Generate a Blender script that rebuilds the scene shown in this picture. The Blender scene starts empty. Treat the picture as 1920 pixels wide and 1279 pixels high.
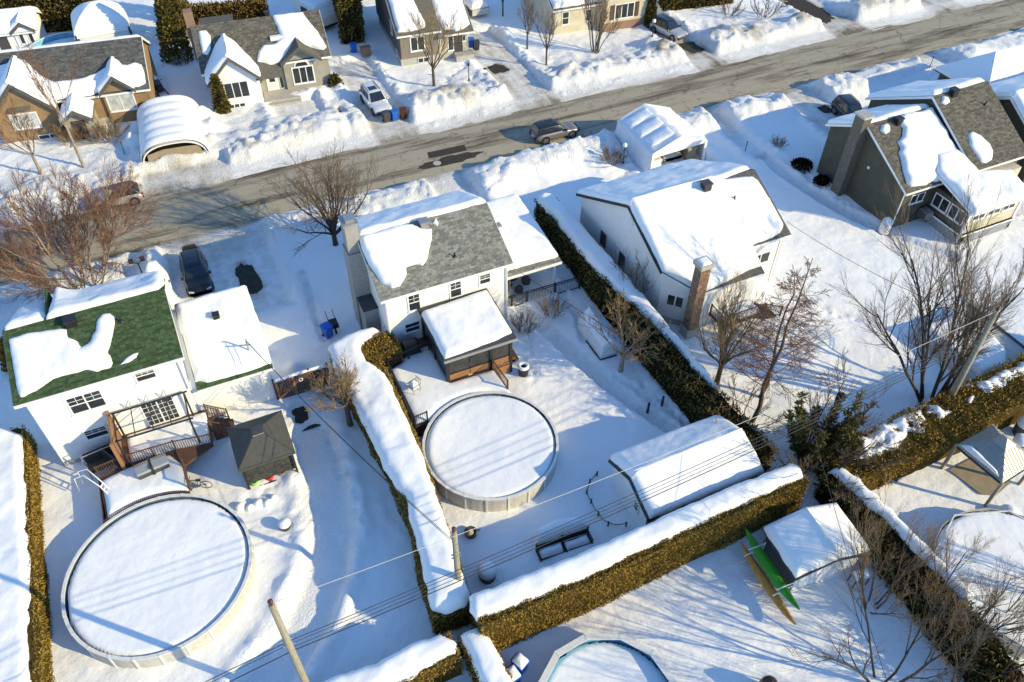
import bpy, math, random
import numpy as np
from mathutils import Vector
R = math.radians
SC = bpy.context.scene
COL = SC.collection

# ------------------------------------------------------------------ camera, sky, sun, exposure
cam_data = bpy.data.cameras.new('camera')
cam_data.sensor_width = 36.0
cam_data.lens = 28.5
cam_data.clip_start = 0.5
cam_data.clip_end = 2000.0
cam = bpy.data.objects.new('camera', cam_data)
COL.objects.link(cam)
cam.location = (0.0, 0.0, 40.0)
cam.rotation_mode = 'XYZ'
from mathutils import Matrix
cam.rotation_euler = (Matrix.Rotation(R(-24.9), 3, 'Z') @ Matrix.Rotation(R(90 - 45.3), 3, 'X') @ Matrix.Rotation(R(0.33), 3, 'Z')).to_euler('XYZ')
SC.camera = cam

SUN_EL = 23.5
SUN_TO = Vector((0.72 * math.cos(R(SUN_EL)), -0.694 * math.cos(R(SUN_EL)), math.sin(R(SUN_EL)))).normalized()
world = bpy.data.worlds.new('World')
SC.world = world
world.use_nodes = True
wn = world.node_tree.nodes
wn.clear()
wo = wn.new('ShaderNodeOutputWorld')
wb = wn.new('ShaderNodeBackground')
ws = wn.new('ShaderNodeTexSky')
ws.sky_type = 'NISHITA'
ws.sun_disc = False
ws.sun_elevation = R(SUN_EL)
ws.sun_rotation = math.atan2(SUN_TO.x, SUN_TO.y)
ws.air_density = 1.15
ws.dust_density = 0.0
ws.ozone_density = 6.0
wb.inputs['Strength'].default_value = 0.15
world.node_tree.links.new(ws.outputs[0], wb.inputs[0])
world.node_tree.links.new(wb.outputs[0], wo.inputs[0])
sl = bpy.data.lights.new('sun', 'SUN')
sl.energy = 3.2
sl.angle = R(0.53)
sl.color = (1.0, 0.83, 0.46)
sun = bpy.data.objects.new('sun', sl)
COL.objects.link(sun)
sun.location = (60, -60, 60)
sun.rotation_euler = SUN_TO.to_track_quat('Z', 'Y').to_euler()
SC.view_settings.view_transform = 'Standard'
SC.view_settings.look = 'None'
SC.view_settings.gamma = 1.0
SC.view_settings.use_curve_mapping = False
SC.view_settings.exposure = 0.86

# ------------------------------------------------------------------ mesh helpers
class MB:
    """collects polygons; build() links them as ONE mesh object"""
    def __init__(s):
        s.v = []; s.n = 0; s.f = []
    def verts(s, a):
        a = np.asarray(a, float).reshape(-1, 3)
        o = s.n
        s.v.append(a); s.n += len(a)
        return o
    def faces(s, fs):
        s.f.append(np.asarray(fs, np.int64))
    def poly(s, pts):
        o = s.verts(pts)
        s.faces([[o + i for i in range(len(pts))]])
    def box(s, x0, x1, y0, y1, z0, z1):
        o = s.verts([(x0, y0, z0), (x1, y0, z0), (x1, y1, z0), (x0, y1, z0), (x0, y0, z1), (x1, y0, z1), (x1, y1, z1), (x0, y1, z1)])
        s.faces(np.array([[3, 2, 1, 0], [4, 5, 6, 7], [0, 1, 5, 4], [1, 2, 6, 5], [2, 3, 7, 6], [3, 0, 4, 7]]) + o)
    def bar(s, a, b, w, h=None, up=(0, 0, 1)):
        """square bar between two points"""
        h = w if h is None else h
        a = np.array(a, float); b = np.array(b, float)
        t = b - a; t /= np.linalg.norm(t)
        u = np.array(up, float)
        if abs(t @ u) > 0.95: u = np.array((1.0, 0, 0))
        r = np.cross(t, u); r /= np.linalg.norm(r)
        u = np.cross(r, t)
        c = [a + sx * r * w / 2 + sy * u * h / 2 for sx, sy in ((-1, -1), (1, -1), (1, 1), (-1, 1))]
        d = [p + (b - a) for p in c]
        o = s.verts(c + d)
        s.faces(np.array([[3, 2, 1, 0], [4, 5, 6, 7], [0, 1, 5, 4], [1, 2, 6, 5], [2, 3, 7, 6], [3, 0, 4, 7]]) + o)
    def slab(s, pts, t):
        """flat polygon thickened by vector t"""
        pts = np.array(pts, float); t = np.array(t, float)
        k = len(pts)
        o = s.verts(np.vstack([pts, pts + t]))
        s.faces([[o + k + i for i in range(k)]])
        s.faces([[o + k - 1 - i for i in range(k)]])
        s.faces([[o + i, o + (i + 1) % k, o + k + (i + 1) % k, o + k + i] for i in range(k)])
    def prism(s, prof, x0, x1):
        """closed (y,z) profile extruded along x"""
        s.slab([(x0, y, z) for y, z in prof], (x1 - x0, 0, 0))
    def tube(s, pts, rad, k=6, cap=True):
        pts = np.asarray(pts, float)
        n = len(pts)
        rad = np.full(n, rad) if np.isscalar(rad) else np.asarray(rad, float)
        t = np.empty_like(pts)
        t[1:-1] = pts[2:] - pts[:-2]; t[0] = pts[1] - pts[0]; t[-1] = pts[-1] - pts[-2]
        t /= np.linalg.norm(t, axis=1)[:, None] + 1e-12
        m = t.mean(0)
        ax = np.array((0, 0, 1.0)) if abs(m[2]) < 0.8 * np.linalg.norm(m) else np.array((1.0, 0.1, 0))
        u = np.cross(t, ax); u /= np.linalg.norm(u, axis=1)[:, None] + 1e-12
        w = np.cross(t, u)
        a = np.arange(k) * 2 * math.pi / k
        ring = pts[:, None, :] + rad[:, None, None] * (np.cos(a)[None, :, None] * u[:, None, :] + np.sin(a)[None, :, None] * w[:, None, :])
        o = s.verts(ring.reshape(-1, 3))
        i = np.arange(n - 1)[:, None] * k; j = np.arange(k)[None, :]; j2 = (j + 1) % k
        q = np.stack([i + j, i + j2, i + k + j2, i + k + j], -1).reshape(-1, 4) + o
        s.faces(q[:, ::-1])
        if cap:
            s.faces([[o + x for x in range(k)]])
            s.faces([[o + (n - 1) * k + k - 1 - x for x in range(k)]])
    def lathe(s, cx, cy, prof, k=16):
        """(r,z) profile round a vertical axis"""
        n = len(prof); a = np.arange(k) * 2 * math.pi / k
        p = np.array([[(cx + r * c, cy + r * d, z) for c, d in zip(np.cos(a), np.sin(a))] for r, z in prof])
        o = s.verts(p.reshape(-1, 3))
        i = np.arange(n - 1)[:, None] * k; j = np.arange(k)[None, :]; j2 = (j + 1) % k
        s.faces(np.stack([i + j, i + j2, i + k + j2, i + k + j], -1).reshape(-1, 4) + o)
    def grid(s, P):
        """(n,m,3) array of points as quads"""
        n, m, _ = P.shape
        o = s.verts(P.reshape(-1, 3))
        i = np.arange(n - 1)[:, None] * m; j = np.arange(m - 1)[None, :]
        s.faces(np.stack([i + j, i + m + j, i + m + j + 1, i + j + 1], -1).reshape(-1, 4) + o)
    def mesh(s, name, base=(0, 0, 0), smooth=False):
        me = bpy.data.meshes.new(name)
        V = np.vstack(s.v) - np.asarray(base, float)
        tot = []; loops = []
        for f in s.f:
            f = f.reshape(-1, f.shape[-1])
            tot.append(np.full(len(f), f.shape[1])); loops.append(f.ravel())
        tot = np.concatenate(tot); loops = np.concatenate(loops)
        me.vertices.add(len(V)); me.vertices.foreach_set('co', V.ravel())
        me.loops.add(len(loops)); me.loops.foreach_set('vertex_index', loops.astype(np.int32))
        me.polygons.add(len(tot))
        st = np.concatenate([[0], np.cumsum(tot)[:-1]])
        me.polygons.foreach_set('loop_start', st.astype(np.int32))
        me.polygons.foreach_set('use_smooth', np.full(len(tot), bool(smooth)))
        me.update(calc_edges=True)
        me.validate()
        return me
    def build(s, name, mat, parent=None, smooth=False, base=None, label=None):
        b = base if base is not None else (BASE[parent.name] if parent else (0, 0, 0))
        me = s.mesh(name, b, smooth)
        return link(name, me, mat, parent, b, label)

BASE = {}
def link(name, me, mat, parent=None, base=(0, 0, 0), label=None):
    o = bpy.data.objects.new(name, me)
    COL.objects.link(o)
    if mat is not None and not len(me.materials):
        me.materials.append(mat)
    if parent is not None:
        o.parent = parent
    else:
        o.location = base
    BASE[o.name] = tuple(base)
    if label: o['label'] = label
    return o
def tag(o, label, cat, group=None):
    o['label'] = label; o['category'] = cat
    if group: o['group'] = group
    return o
def thing(name, label, cat, loc=(0, 0, 0), rz=0.0, group=None):
    """an Empty at the thing's base; parts are written in unrotated place coordinates"""
    o = bpy.data.objects.new(name, None)
    o.empty_display_size = 0.3
    COL.objects.link(o)
    o.location = loc; o.rotation_euler = (0, 0, rz)
    BASE[o.name] = tuple(loc)
    return tag(o, label, cat, group)
def clone(src, loc, rz, label, scale=None, group=None):
    c = src.copy(); COL.objects.link(c)
    c.location = loc; c.rotation_euler = (0, 0, rz)
    if scale: c.scale = (scale, scale, scale)
    c['label'] = label
    if group: c['group'] = group
    BASE[c.name] = BASE[src.name]
    for ch in [o for o in src.children]:
        d = ch.copy(); COL.objects.link(d); d.parent = c
        for g in [o for o in ch.children]:
            e = g.copy(); COL.objects.link(e); e.parent = d
    return c
def struct(o, kind='structure'):
    o['kind'] = kind
    return o

# ------------------------------------------------------------------ noise
_rs = np.random.RandomState(7)
_tab = _rs.rand(512, 512) * 2 - 1
def vn(x, y, s=0):
    x = np.asarray(x, float) + 37.13 * s + 1000; y = np.asarray(y, float) + 91.7 * s + 1000
    xi = np.floor(x).astype(int); yi = np.floor(y).astype(int)
    fx = x - xi; fy = y - yi
    fx = fx * fx * (3 - 2 * fx); fy = fy * fy * (3 - 2 * fy)
    a = _tab[xi % 512, yi % 512]; b = _tab[(xi + 1) % 512, yi % 512]
    c = _tab[xi % 512, (yi + 1) % 512]; d = _tab[(xi + 1) % 512, (yi + 1) % 512]
    return (a * (1 - fx) + b * fx) * (1 - fy) + (c * (1 - fx) + d * fx) * fy
def fbm(x, y, f, o=4, s=0):
    r = 0; a = 1.0; t = 0
    for i in range(o):
        r = r + a * vn(np.asarray(x) * f, np.asarray(y) * f, s + i); t += a
        a *= 0.5; f *= 2.03
    return r / t
def sst(a, b, x):
    t = np.clip((x - a) / (b - a), 0, 1)
    return t * t * (3 - 2 * t)

# ------------------------------------------------------------------ materials
def mat(name, col, rough=0.8, metal=0.0, spec=0.3, var=0.0, vscale=6.0, bump=0.0, bscale=30.0, col2=None, island=0.0, wave=None, stretch=None, thr=(0.35, 0.65), coat=0.0):
    m = bpy.data.materials.new(name)
    m.use_nodes = True
    nt = m.node_tree; N = nt.nodes; L = nt.links
    b = N['Principled BSDF']
    b.inputs['Roughness'].default_value = rough
    b.inputs['Metallic'].default_value = metal
    b.inputs['Specular IOR Level'].default_value = spec
    if coat: b.inputs['Coat Weight'].default_value = coat
    c = (*col, 1)
    tc = N.new('ShaderNodeTexCoord')
    src = tc.outputs['Object']
    if stretch:
        mp = N.new('ShaderNodeMapping'); mp.inputs['Scale'].default_value = stretch
        L.new(src, mp.inputs[0]); vec = mp.outputs[0]
    else:
        vec = src
    out = None
    if var or col2:
        nz = N.new('ShaderNodeTexNoise'); nz.inputs['Scale'].default_value = vscale; nz.inputs['Detail'].default_value = 6
        nz.inputs['Roughness'].default_value = 0.62
        L.new(vec, nz.inputs['Vector'])
        cr = N.new('ShaderNodeValToRGB')
        cr.color_ramp.elements[0].position = thr[0]; cr.color_ramp.elements[1].position = thr[1]
        a = col2 if col2 else tuple(x * (1 - var) for x in col)
        d = col if col2 else tuple(min(1, x * (1 + var)) for x in col)
        cr.color_ramp.elements[0].color = (*a, 1); cr.color_ramp.elements[1].color = (*d, 1)
        L.new(nz.outputs['Fac'], cr.inputs[0]); out = cr.outputs[0]
    if island:
        ge = N.new('ShaderNodeNewGeometry')
        mr = N.new('ShaderNodeMapRange'); mr.inputs['To Min'].default_value = 1 - island; mr.inputs['To Max'].default_value = 1 + island
        L.new(ge.outputs['Random Per Island'], mr.inputs[0])
        mx = N.new('ShaderNodeMix'); mx.data_type = 'RGBA'; mx.blend_type = 'MULTIPLY'; mx.inputs[0].default_value = 1
        if out is not None: L.new(out, mx.inputs[6])
        else: mx.inputs[6].default_value = c
        L.new(mr.outputs[0], mx.inputs[7]); out = mx.outputs[2]
    if out is not None: L.new(out, b.inputs['Base Color'])
    else: b.inputs['Base Color'].default_value = c
    h = None
    if bump:
        bn = N.new('ShaderNodeTexNoise'); bn.inputs['Scale'].default_value = bscale; bn.inputs['Detail'].default_value = 5
        L.new(vec, bn.inputs['Vector']); h = bn.outputs['Fac']
    if wave:   # (axis, period m, strength): lap siding, ribs
        sx = N.new('ShaderNodeSeparateXYZ'); L.new(src, sx.inputs[0])
        md = N.new('ShaderNodeMath'); md.operation = 'MULTIPLY'; md.inputs[1].default_value = 1.0 / wave[1]
        L.new(sx.outputs[wave[0]], md.inputs[0])
        fr = N.new('ShaderNodeMath'); fr.operation = 'FRACT'; L.new(md.outputs[0], fr.inputs[0])
        h = fr.outputs[0]; bump = wave[2]
    if h is not None:
        bp = N.new('ShaderNodeBump'); bp.inputs['Strength'].default_value = bump; bp.inputs['Distance'].default_value = 0.03
        L.new(h, bp.inputs['Height']); L.new(bp.outputs[0], b.inputs['Normal'])
    return m

def snow_mat(name, dirt=False):
    m = bpy.data.materials.new(name); m.use_nodes = True
    nt = m.node_tree; N = nt.nodes; L = nt.links
    b = N['Principled BSDF']
    b.inputs['Roughness'].default_value = 0.75
    b.inputs['Specular IOR Level'].default_value = 0.15
    tc = N.new('ShaderNodeTexCoord')
    n1 = N.new('ShaderNodeTexNoise'); n1.inputs['Scale'].default_value = 2.2; n1.inputs['Detail'].default_value = 6
    n2 = N.new('ShaderNodeTexNoise'); n2.inputs['Scale'].default_value = 22; n2.inputs['Detail'].default_value = 4
    L.new(tc.outputs['Object'], n1.inputs['Vector']); L.new(tc.outputs['Object'], n2.inputs['Vector'])
    ad = N.new('ShaderNodeMath'); ad.operation = 'MULTIPLY_ADD'; ad.inputs[1].default_value = 0.25
    L.new(n2.outputs['Fac'], ad.inputs[0]); L.new(n1.outputs['Fac'], ad.inputs[2])
    bp = N.new('ShaderNodeBump'); bp.inputs['Strength'].default_value = 0.75 if dirt else 0.5; bp.inputs['Distance'].default_value = 0.07
    L.new(ad.outputs[0], bp.inputs['Height']); L.new(bp.outputs[0], b.inputs['Normal'])
    white = (0.86, 0.855, 0.84, 1)
    if dirt:   # crumbly relief only where snow was ploughed or trodden
        n4 = N.new('ShaderNodeTexNoise'); n4.inputs['Scale'].default_value = 6.5; n4.inputs['Detail'].default_value = 7; n4.inputs['Roughness'].default_value = 0.68
        L.new(tc.outputs['Object'], n4.inputs['Vector'])
        ar = N.new('ShaderNodeAttribute'); ar.attribute_name = 'rough'
        b2 = N.new('ShaderNodeBump'); b2.inputs['Distance'].default_value = 0.22
        L.new(ar.outputs['Fac'], b2.inputs['Strength']); L.new(n4.outputs['Fac'], b2.inputs['Height'])
        L.new(bp.outputs[0], b2.inputs['Normal']); L.new(b2.outputs[0], b.inputs['Normal'])
    if dirt:
        at = N.new('ShaderNodeAttribute'); at.attribute_name = 'dirt'
        n3 = N.new('ShaderNodeTexNoise'); n3.inputs['Scale'].default_value = 1.6; n3.inputs['Detail'].default_value = 9; n3.inputs['Roughness'].default_value = 0.7
        mp = N.new('ShaderNodeMapping'); mp.inputs['Scale'].default_value = (0.55, 1, 1)
        L.new(tc.outputs['Object'], mp.inputs[0]); L.new(mp.outputs[0], n3.inputs['Vector'])
        mm = N.new('ShaderNodeMath'); mm.operation = 'ADD'; L.new(at.outputs['Fac'], mm.inputs[0]); L.new(n3.outputs['Fac'], mm.inputs[1])
        rp = N.new('ShaderNodeMapRange'); rp.inputs['From Min'].default_value = 0.62; rp.inputs['From Max'].default_value = 1.45
        L.new(mm.outputs[0], rp.inputs[0])
        cr = N.new('ShaderNodeValToRGB')
        cr.color_ramp.elements[0].position = 0.0; cr.color_ramp.elements[0].color = white
        cr.color_ramp.elements[1].position = 1.0; cr.color_ramp.elements[1].color = (0.2, 0.165, 0.115, 1)
        e = cr.color_ramp.elements.new(0.45); e.color = (0.62, 0.585, 0.53, 1)
        L.new(rp.outputs[0], cr.inputs[0]); L.new(cr.outputs[0], b.inputs['Base Color'])
    else:
        b.inputs['Base Color'].default_value = white
    return m

M = {}
M['snow'] = snow_mat('snow')
M['snow_ground'] = snow_mat('ground_snow', True)
M['white'] = mat('white_siding', (0.8, 0.79, 0.77), 0.6, var=0.04, vscale=1.5, wave=(2, 0.2, 0.12))
M['trim'] = mat('white_trim', (0.78, 0.78, 0.76), 0.5, var=0.05, vscale=3)
M['darkgreen'] = mat('olive_siding', (0.07, 0.067, 0.049), 0.7, var=0.14, vscale=1.2, wave=(2, 0.2, 0.25))
M['brown_siding'] = mat('brown_siding', (0.29, 0.19, 0.10), 0.7, var=0.12, vscale=1.4, wave=(2, 0.2, 0.2))
M['grey_siding'] = mat('grey_siding', (0.33, 0.31, 0.26), 0.7, var=0.1, vscale=1.5, wave=(2, 0.2, 0.2))
M['dark_siding'] = mat('charcoal_siding', (0.1, 0.1, 0.095), 0.7, var=0.12, vscale=1.5, wave=(2, 0.2, 0.2))
M['beige'] = mat('beige_siding', (0.56, 0.5, 0.38), 0.7, var=0.1, vscale=1.5, wave=(2, 0.2, 0.2))
M['brick_grey'] = mat('grey_brick_wall', (0.22, 0.19, 0.155), 0.85, var=0.25, vscale=9, bump=0.4, bscale=12, stretch=(1, 1, 3))
M['brick_red'] = mat('red_brick', (0.27, 0.17, 0.12), 0.9, var=0.25, vscale=14, bump=0.4, bscale=16, stretch=(1, 1, 3))
M['concrete'] = mat('concrete', (0.42, 0.4, 0.36), 0.9, var=0.15, vscale=4, bump=0.2)
M['stone_dark'] = mat('dark_stone', (0.12, 0.108, 0.088), 0.9, var=0.3, vscale=8, bump=0.4, bscale=14)
M['stucco'] = mat('grey_stucco', (0.31, 0.3, 0.28), 0.9, var=0.12, vscale=7, bump=0.3)
def shingle(name, a, b): return mat(name, a, 0.92, spec=0.1, col2=b, vscale=5, island=0.32, bump=0.3, bscale=60)
M['sh_grey'] = shingle('grey_shingle', (0.255, 0.255, 0.225), (0.185, 0.185, 0.165))
M['sh_green'] = shingle('green_shingle', (0.082, 0.122, 0.056), (0.048, 0.08, 0.036))
M['sh_brown'] = shingle('brown_shingle', (0.16, 0.148, 0.122), (0.1, 0.092, 0.076))
M['sh_char'] = shingle('charcoal_shingle', (0.13, 0.13, 0.125), (0.08, 0.08, 0.08))
M['glass'] = mat('window_glass', (0.025, 0.03, 0.035), 0.06, spec=0.6)
M['glass_pale'] = mat('pale_glass', (0.5, 0.51, 0.5), 0.12, spec=0.6, var=0.25, vscale=1.5)  # pale glass with a mottled tone
M['glass_blue'] = mat('car_glass', (0.015, 0.02, 0.028), 0.05, spec=0.7)
M['black'] = mat('black_metal', (0.02, 0.02, 0.022), 0.45, spec=0.4)
M['dark'] = mat('dark_grey', (0.06, 0.06, 0.062), 0.55, var=0.15)
M['greymetal'] = mat('grey_metal', (0.4, 0.4, 0.39), 0.4, metal=0.6, var=0.08)
M['pool_wall'] = mat('pool_wall', (0.5, 0.48, 0.43), 0.6, var=0.1, vscale=5)
M['pool_rail'] = mat('pool_rail', (0.7, 0.685, 0.64), 0.5, var=0.08, vscale=5)
M['liner'] = mat('pool_liner', (0.13, 0.17, 0.22), 0.4, var=0.2, vscale=3)
M['liner_blue'] = mat('blue_liner', (0.16, 0.42, 0.6), 0.35, var=0.2, vscale=2)
M['wood'] = mat('stained_wood', (0.1, 0.055, 0.038), 0.75, var=0.3, vscale=8, stretch=(1, 1, 0.3))
M['wood_or'] = mat('orange_wood', (0.3, 0.15, 0.068), 0.7, var=0.3, vscale=8, stretch=(0.2, 1, 3))
M['wood_grey'] = mat('weathered_wood', (0.33, 0.27, 0.19), 0.9, var=0.3, vscale=10, stretch=(4, 4, 0.3), bump=0.4)
M['pole'] = mat('pole_wood', (0.3, 0.27, 0.2), 0.9, var=0.3, vscale=9, stretch=(4, 4, 0.25), bump=0.5)
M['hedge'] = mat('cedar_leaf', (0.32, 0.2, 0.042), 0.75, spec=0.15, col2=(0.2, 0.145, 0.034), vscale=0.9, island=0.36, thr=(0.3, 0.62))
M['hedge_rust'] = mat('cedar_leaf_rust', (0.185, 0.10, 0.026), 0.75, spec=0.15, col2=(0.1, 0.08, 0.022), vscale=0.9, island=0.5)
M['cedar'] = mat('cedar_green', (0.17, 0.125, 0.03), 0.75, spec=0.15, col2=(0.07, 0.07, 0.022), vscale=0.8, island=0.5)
M['core'] = mat('hedge_core_shade', (0.016, 0.012, 0.006), 0.95, spec=0.02)  # near-black: shade inside the hedges put into the colour
M['core_gold'] = mat('hedge_core_gold', (0.07, 0.048, 0.014), 0.95, spec=0.02)  # paler copy: softens the shade between golden leaves by colour
M['bark'] = mat('bark_brown', (0.11, 0.08, 0.055), 0.9, var=0.35, vscale=9, bump=0.4)
M['bark_dark'] = mat('bark_dark', (0.06, 0.047, 0.036), 0.9, var=0.35, vscale=9, bump=0.4)
M['twig'] = mat('twig_brown', (0.15, 0.107, 0.074), 0.9, var=0.3, vscale=2)
M['twig_red'] = mat('twig_russet', (0.2, 0.105, 0.065), 0.9, var=0.3, vscale=2)
M['twig_gold'] = mat('twig_tan', (0.25, 0.17, 0.09), 0.9, var=0.3, vscale=2)
M['birch'] = mat('birch_bark', (0.45, 0.36, 0.28), 0.8, col2=(0.15, 0.1, 0.07), vscale=7, stretch=(1, 1, 2.5))
M['tarp'] = mat('white_tarp', (0.74, 0.75, 0.77), 0.5, var=0.05, vscale=2, bump=0.5, bscale=3, stretch=(1, 3, 1))
M['gz_roof'] = mat('dark_canopy', (0.08, 0.078, 0.066), 0.7, var=0.12, vscale=3, bump=0.2, bscale=6)
M['metal_roof'] = mat('grey_metal_roof', (0.36, 0.35, 0.31), 0.45, metal=0.3, var=0.06)
M['blue_bin'] = mat('blue_plastic', (0.02, 0.12, 0.5), 0.45, var=0.1)
M['brown_bin'] = mat('brown_plastic', (0.1, 0.028, 0.015), 0.5, var=0.1)
M['green_plastic'] = mat('green_plastic', (0.05, 0.3, 0.02), 0.35, var=0.12)
M['yellow_plastic'] = mat('yellow_plastic', (0.6, 0.27, 0.05), 0.45, var=0.2)
M['red'] = mat('red_plastic', (0.5, 0.03, 0.03), 0.4)
M['lime'] = mat('lime_plastic', (0.25, 0.55, 0.08), 0.4)
M['rubber'] = mat('tyre_rubber', (0.015, 0.015, 0.015), 0.9)
M['rim'] = mat('wheel_rim', (0.35, 0.35, 0.36), 0.35, metal=0.7)
M['tan_mat'] = mat('tan_paving', (0.3, 0.25, 0.17), 0.9, var=0.12, vscale=2)
M['wire'] = mat('wire', (0.03, 0.03, 0.03), 0.6)
M['wire_sunlit'] = mat('sunlit_wire', (0.5, 0.47, 0.42), 0.5)  # sunlight on the top wire put into a pale colour
M['globe'] = mat('lamp_globe', (0.85, 0.85, 0.82), 0.3)
M['lamp_red'] = mat('tail_lamp', (0.35, 0.02, 0.015), 0.25)
M['lamp_clear'] = mat('head_lamp', (0.6, 0.62, 0.65), 0.15)
# ------------------------------------------------------------------ the ground: one snow sheet, the street
ROAD_Z = -0.30
# cleared drives and paths: x0, x1, y0, y1
DRIVES = [(-4.0, 3.9, 46.0, 60, 0.35), (17.9, 21.7, 39.6, 60, 0.2), (35.9, 42.5, 49.0, 60, 0.25), (45.9, 47.9, 47.5, 60, 0.3),
          (54.8, 59.6, 46.5, 60, 0.42), (72.5, 77.0, 45, 60, 0.25), (-4.6, 3.2, 60, 68.2, 0.4), (16.2, 20.4, 60, 81, 0.4),
          (30.6, 35.2, 60, 82, 0.45), (51.2, 55.0, 60, 79, 0.5), (69.5, 74.5, 60, 80, 0.6), (8.6, 13.4, 71.5, 75.2, 0.3), (84, 89, 60, 80, 0.4), (92, 97, 40, 60, 0.4)]
PATHS = [  # polyline, half width, depth
    ([(18.6, 38.6), (19.4, 36.0), (19.9, 33.2), (20.7, 30.0), (21.6, 27.0), (22.6, 24.8)], 0.45, 0.22),
    ([(22.0, 39.0), (22.2, 36.5), (21.4, 34.0)], 0.35, 0.18),
    ([(47.0, 48), (47.1, 45), (47.4, 42), (48.1, 38.5), (49.0, 35.5), (49.8, 33.0), (51.5, 30.3)], 0.6, 0.3),
    ([(1.9, 33.6), (1.85, 32.0), (1.6, 29.5), (1.1, 26.5), (0.0, 23.8), (-1.8, 21.4), (-4.5, 19.3)], 1.2, 0.42, 0.2),
    ([(15.9, 40.0), (17.6, 38.2)], 0.3, 0.1), ([(60, 33.4), (64, 30.5), (69, 29)], 0.5, 0.2), ([(4.9, 41.5), (5.0, 45), (5.2, 49)], 0.25, 0.12),
]
PILES = [  # x, y, radius, height, dirt
    (27.5, 55.2, 3.0, 0.55, 0.0), (31.0, 55.0, 2.2, 0.5, 0.0), (24.3, 54.6, 2.2, 0.45, 0.0), (44.4, 54.5, 1.5, 0.7, 0.0), (50.5, 54.8, 2.4, 0.8, 0.0), (62.5, 54.5, 3.0, 0.6, 0.05), (53.0, 53.2, 1.6, 0.55, 0), (67, 54.8, 2.5, .5, 0.1), (79.5, 54.5, 2.2, .7, 0.0),
    (8.9, 69.8, 3.2, 0.55, 0.06), (12.8, 69.4, 2.6, 0.6, 0.02), (22.8, 69.2, 2.4, 0.75, 0.18), (26.3, 68.9, 2.6, 0.65, 0.28), (5.2, 67.9, 1.3, 0.5, 0.35), (38.0, 68.6, 1.8, 0.65, 0.25), (41, 68.4, 2, 0.35, 0.05), (49.2, 68.8, 1.7, 0.6, 0.42), (57.4, 69.2, 2.0, 0.75, 0.2), (61.5, 68.8, 2.5, 0.6, 0.22), (67.3, 68.4, 1.6, 0.7, 0.3), (76.5, 68.5, 2.0, 0.7, 0.3), (80, 68, 2.6, .6, .15),
    (9.6, 46.9, 1.2, 1.35, 0.0), (11.8, 49.2, 2.2, 0.9, 0.0), (14.2, 48.6, 2.4, 0.9, 0.0), (-4.9, 52.4, 1.2, 1.5, 0.0), (-5.2, 50.2, 1.1, 1.5, 0), (-4.8, 54.2, 1.0, 0.9, 0), (-6.0, 47.6, 0.9, 1.1, 0), (4.3, 53.5, 0.8, 0.25, 0), (4.5, 47.0, 0.6, 0.35, 0),
    (33.0, 52.8, 2.0, 0.25, 0), (-3.9, 70.6, 1.0, 1.0, 0.05), (-4.0, 73.0, 1.1, 1.2, 0), (-3.8, 75.4, 1.1, 1.1, 0), (2.3, 70.2, 0.9, 0.8, 0.1), (2.6, 72.8, 1.2, 1.2, 0), (2.6, 75.4, 1.2, 1.1, 0), (4.4, 69.6, 1.4, 0.5, 0.05), (-0.8, 67.9, 1.2, 0.45, 0.15), (48.9, 70.6, 1.4, 1.1, 0), (2.3, 39.5, 0.7, 0.7, 0), (0.8, 41.5, 0.5, 0.4, 0), (36.0, 79.6, 1.4, 0.7, 0.03), (16.4, 75.4, 1.0, 0.5, 0), (13.0, 75.0, 1.6, 0.5, 0.06), (-8.9, 38.9, 1.0, 0.2, 0),
]
BARE = [(1.35, 50.3, 1.7, 3.8), (53.4, 69.0, 2.0, 2.6), (58.0, 52.4, 1.3, 1.6), (71.4, 71.5, 3.6, 7.0), (32.2, 73.2, 1.9, 1.9), (14.6, 70.6, 0.55, 2.6), (1.75, 35.7, 1.1, 1.7), (-2.0, 55.6, 1.2, 1.6)]
def seg_dist(x, y, pl):
    d = np.full(np.shape(x), 1e9)
    for (ax, ay), (bx, by) in zip(pl[:-1], pl[1:]):
        vx, vy = bx - ax, by - ay
        t = np.clip(((x - ax) * vx + (y - ay) * vy) / (vx * vx + vy * vy), 0, 1)
        d = np.minimum(d, np.hypot(x - ax - t * vx, y - ay - t * vy))
    return d
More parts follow.
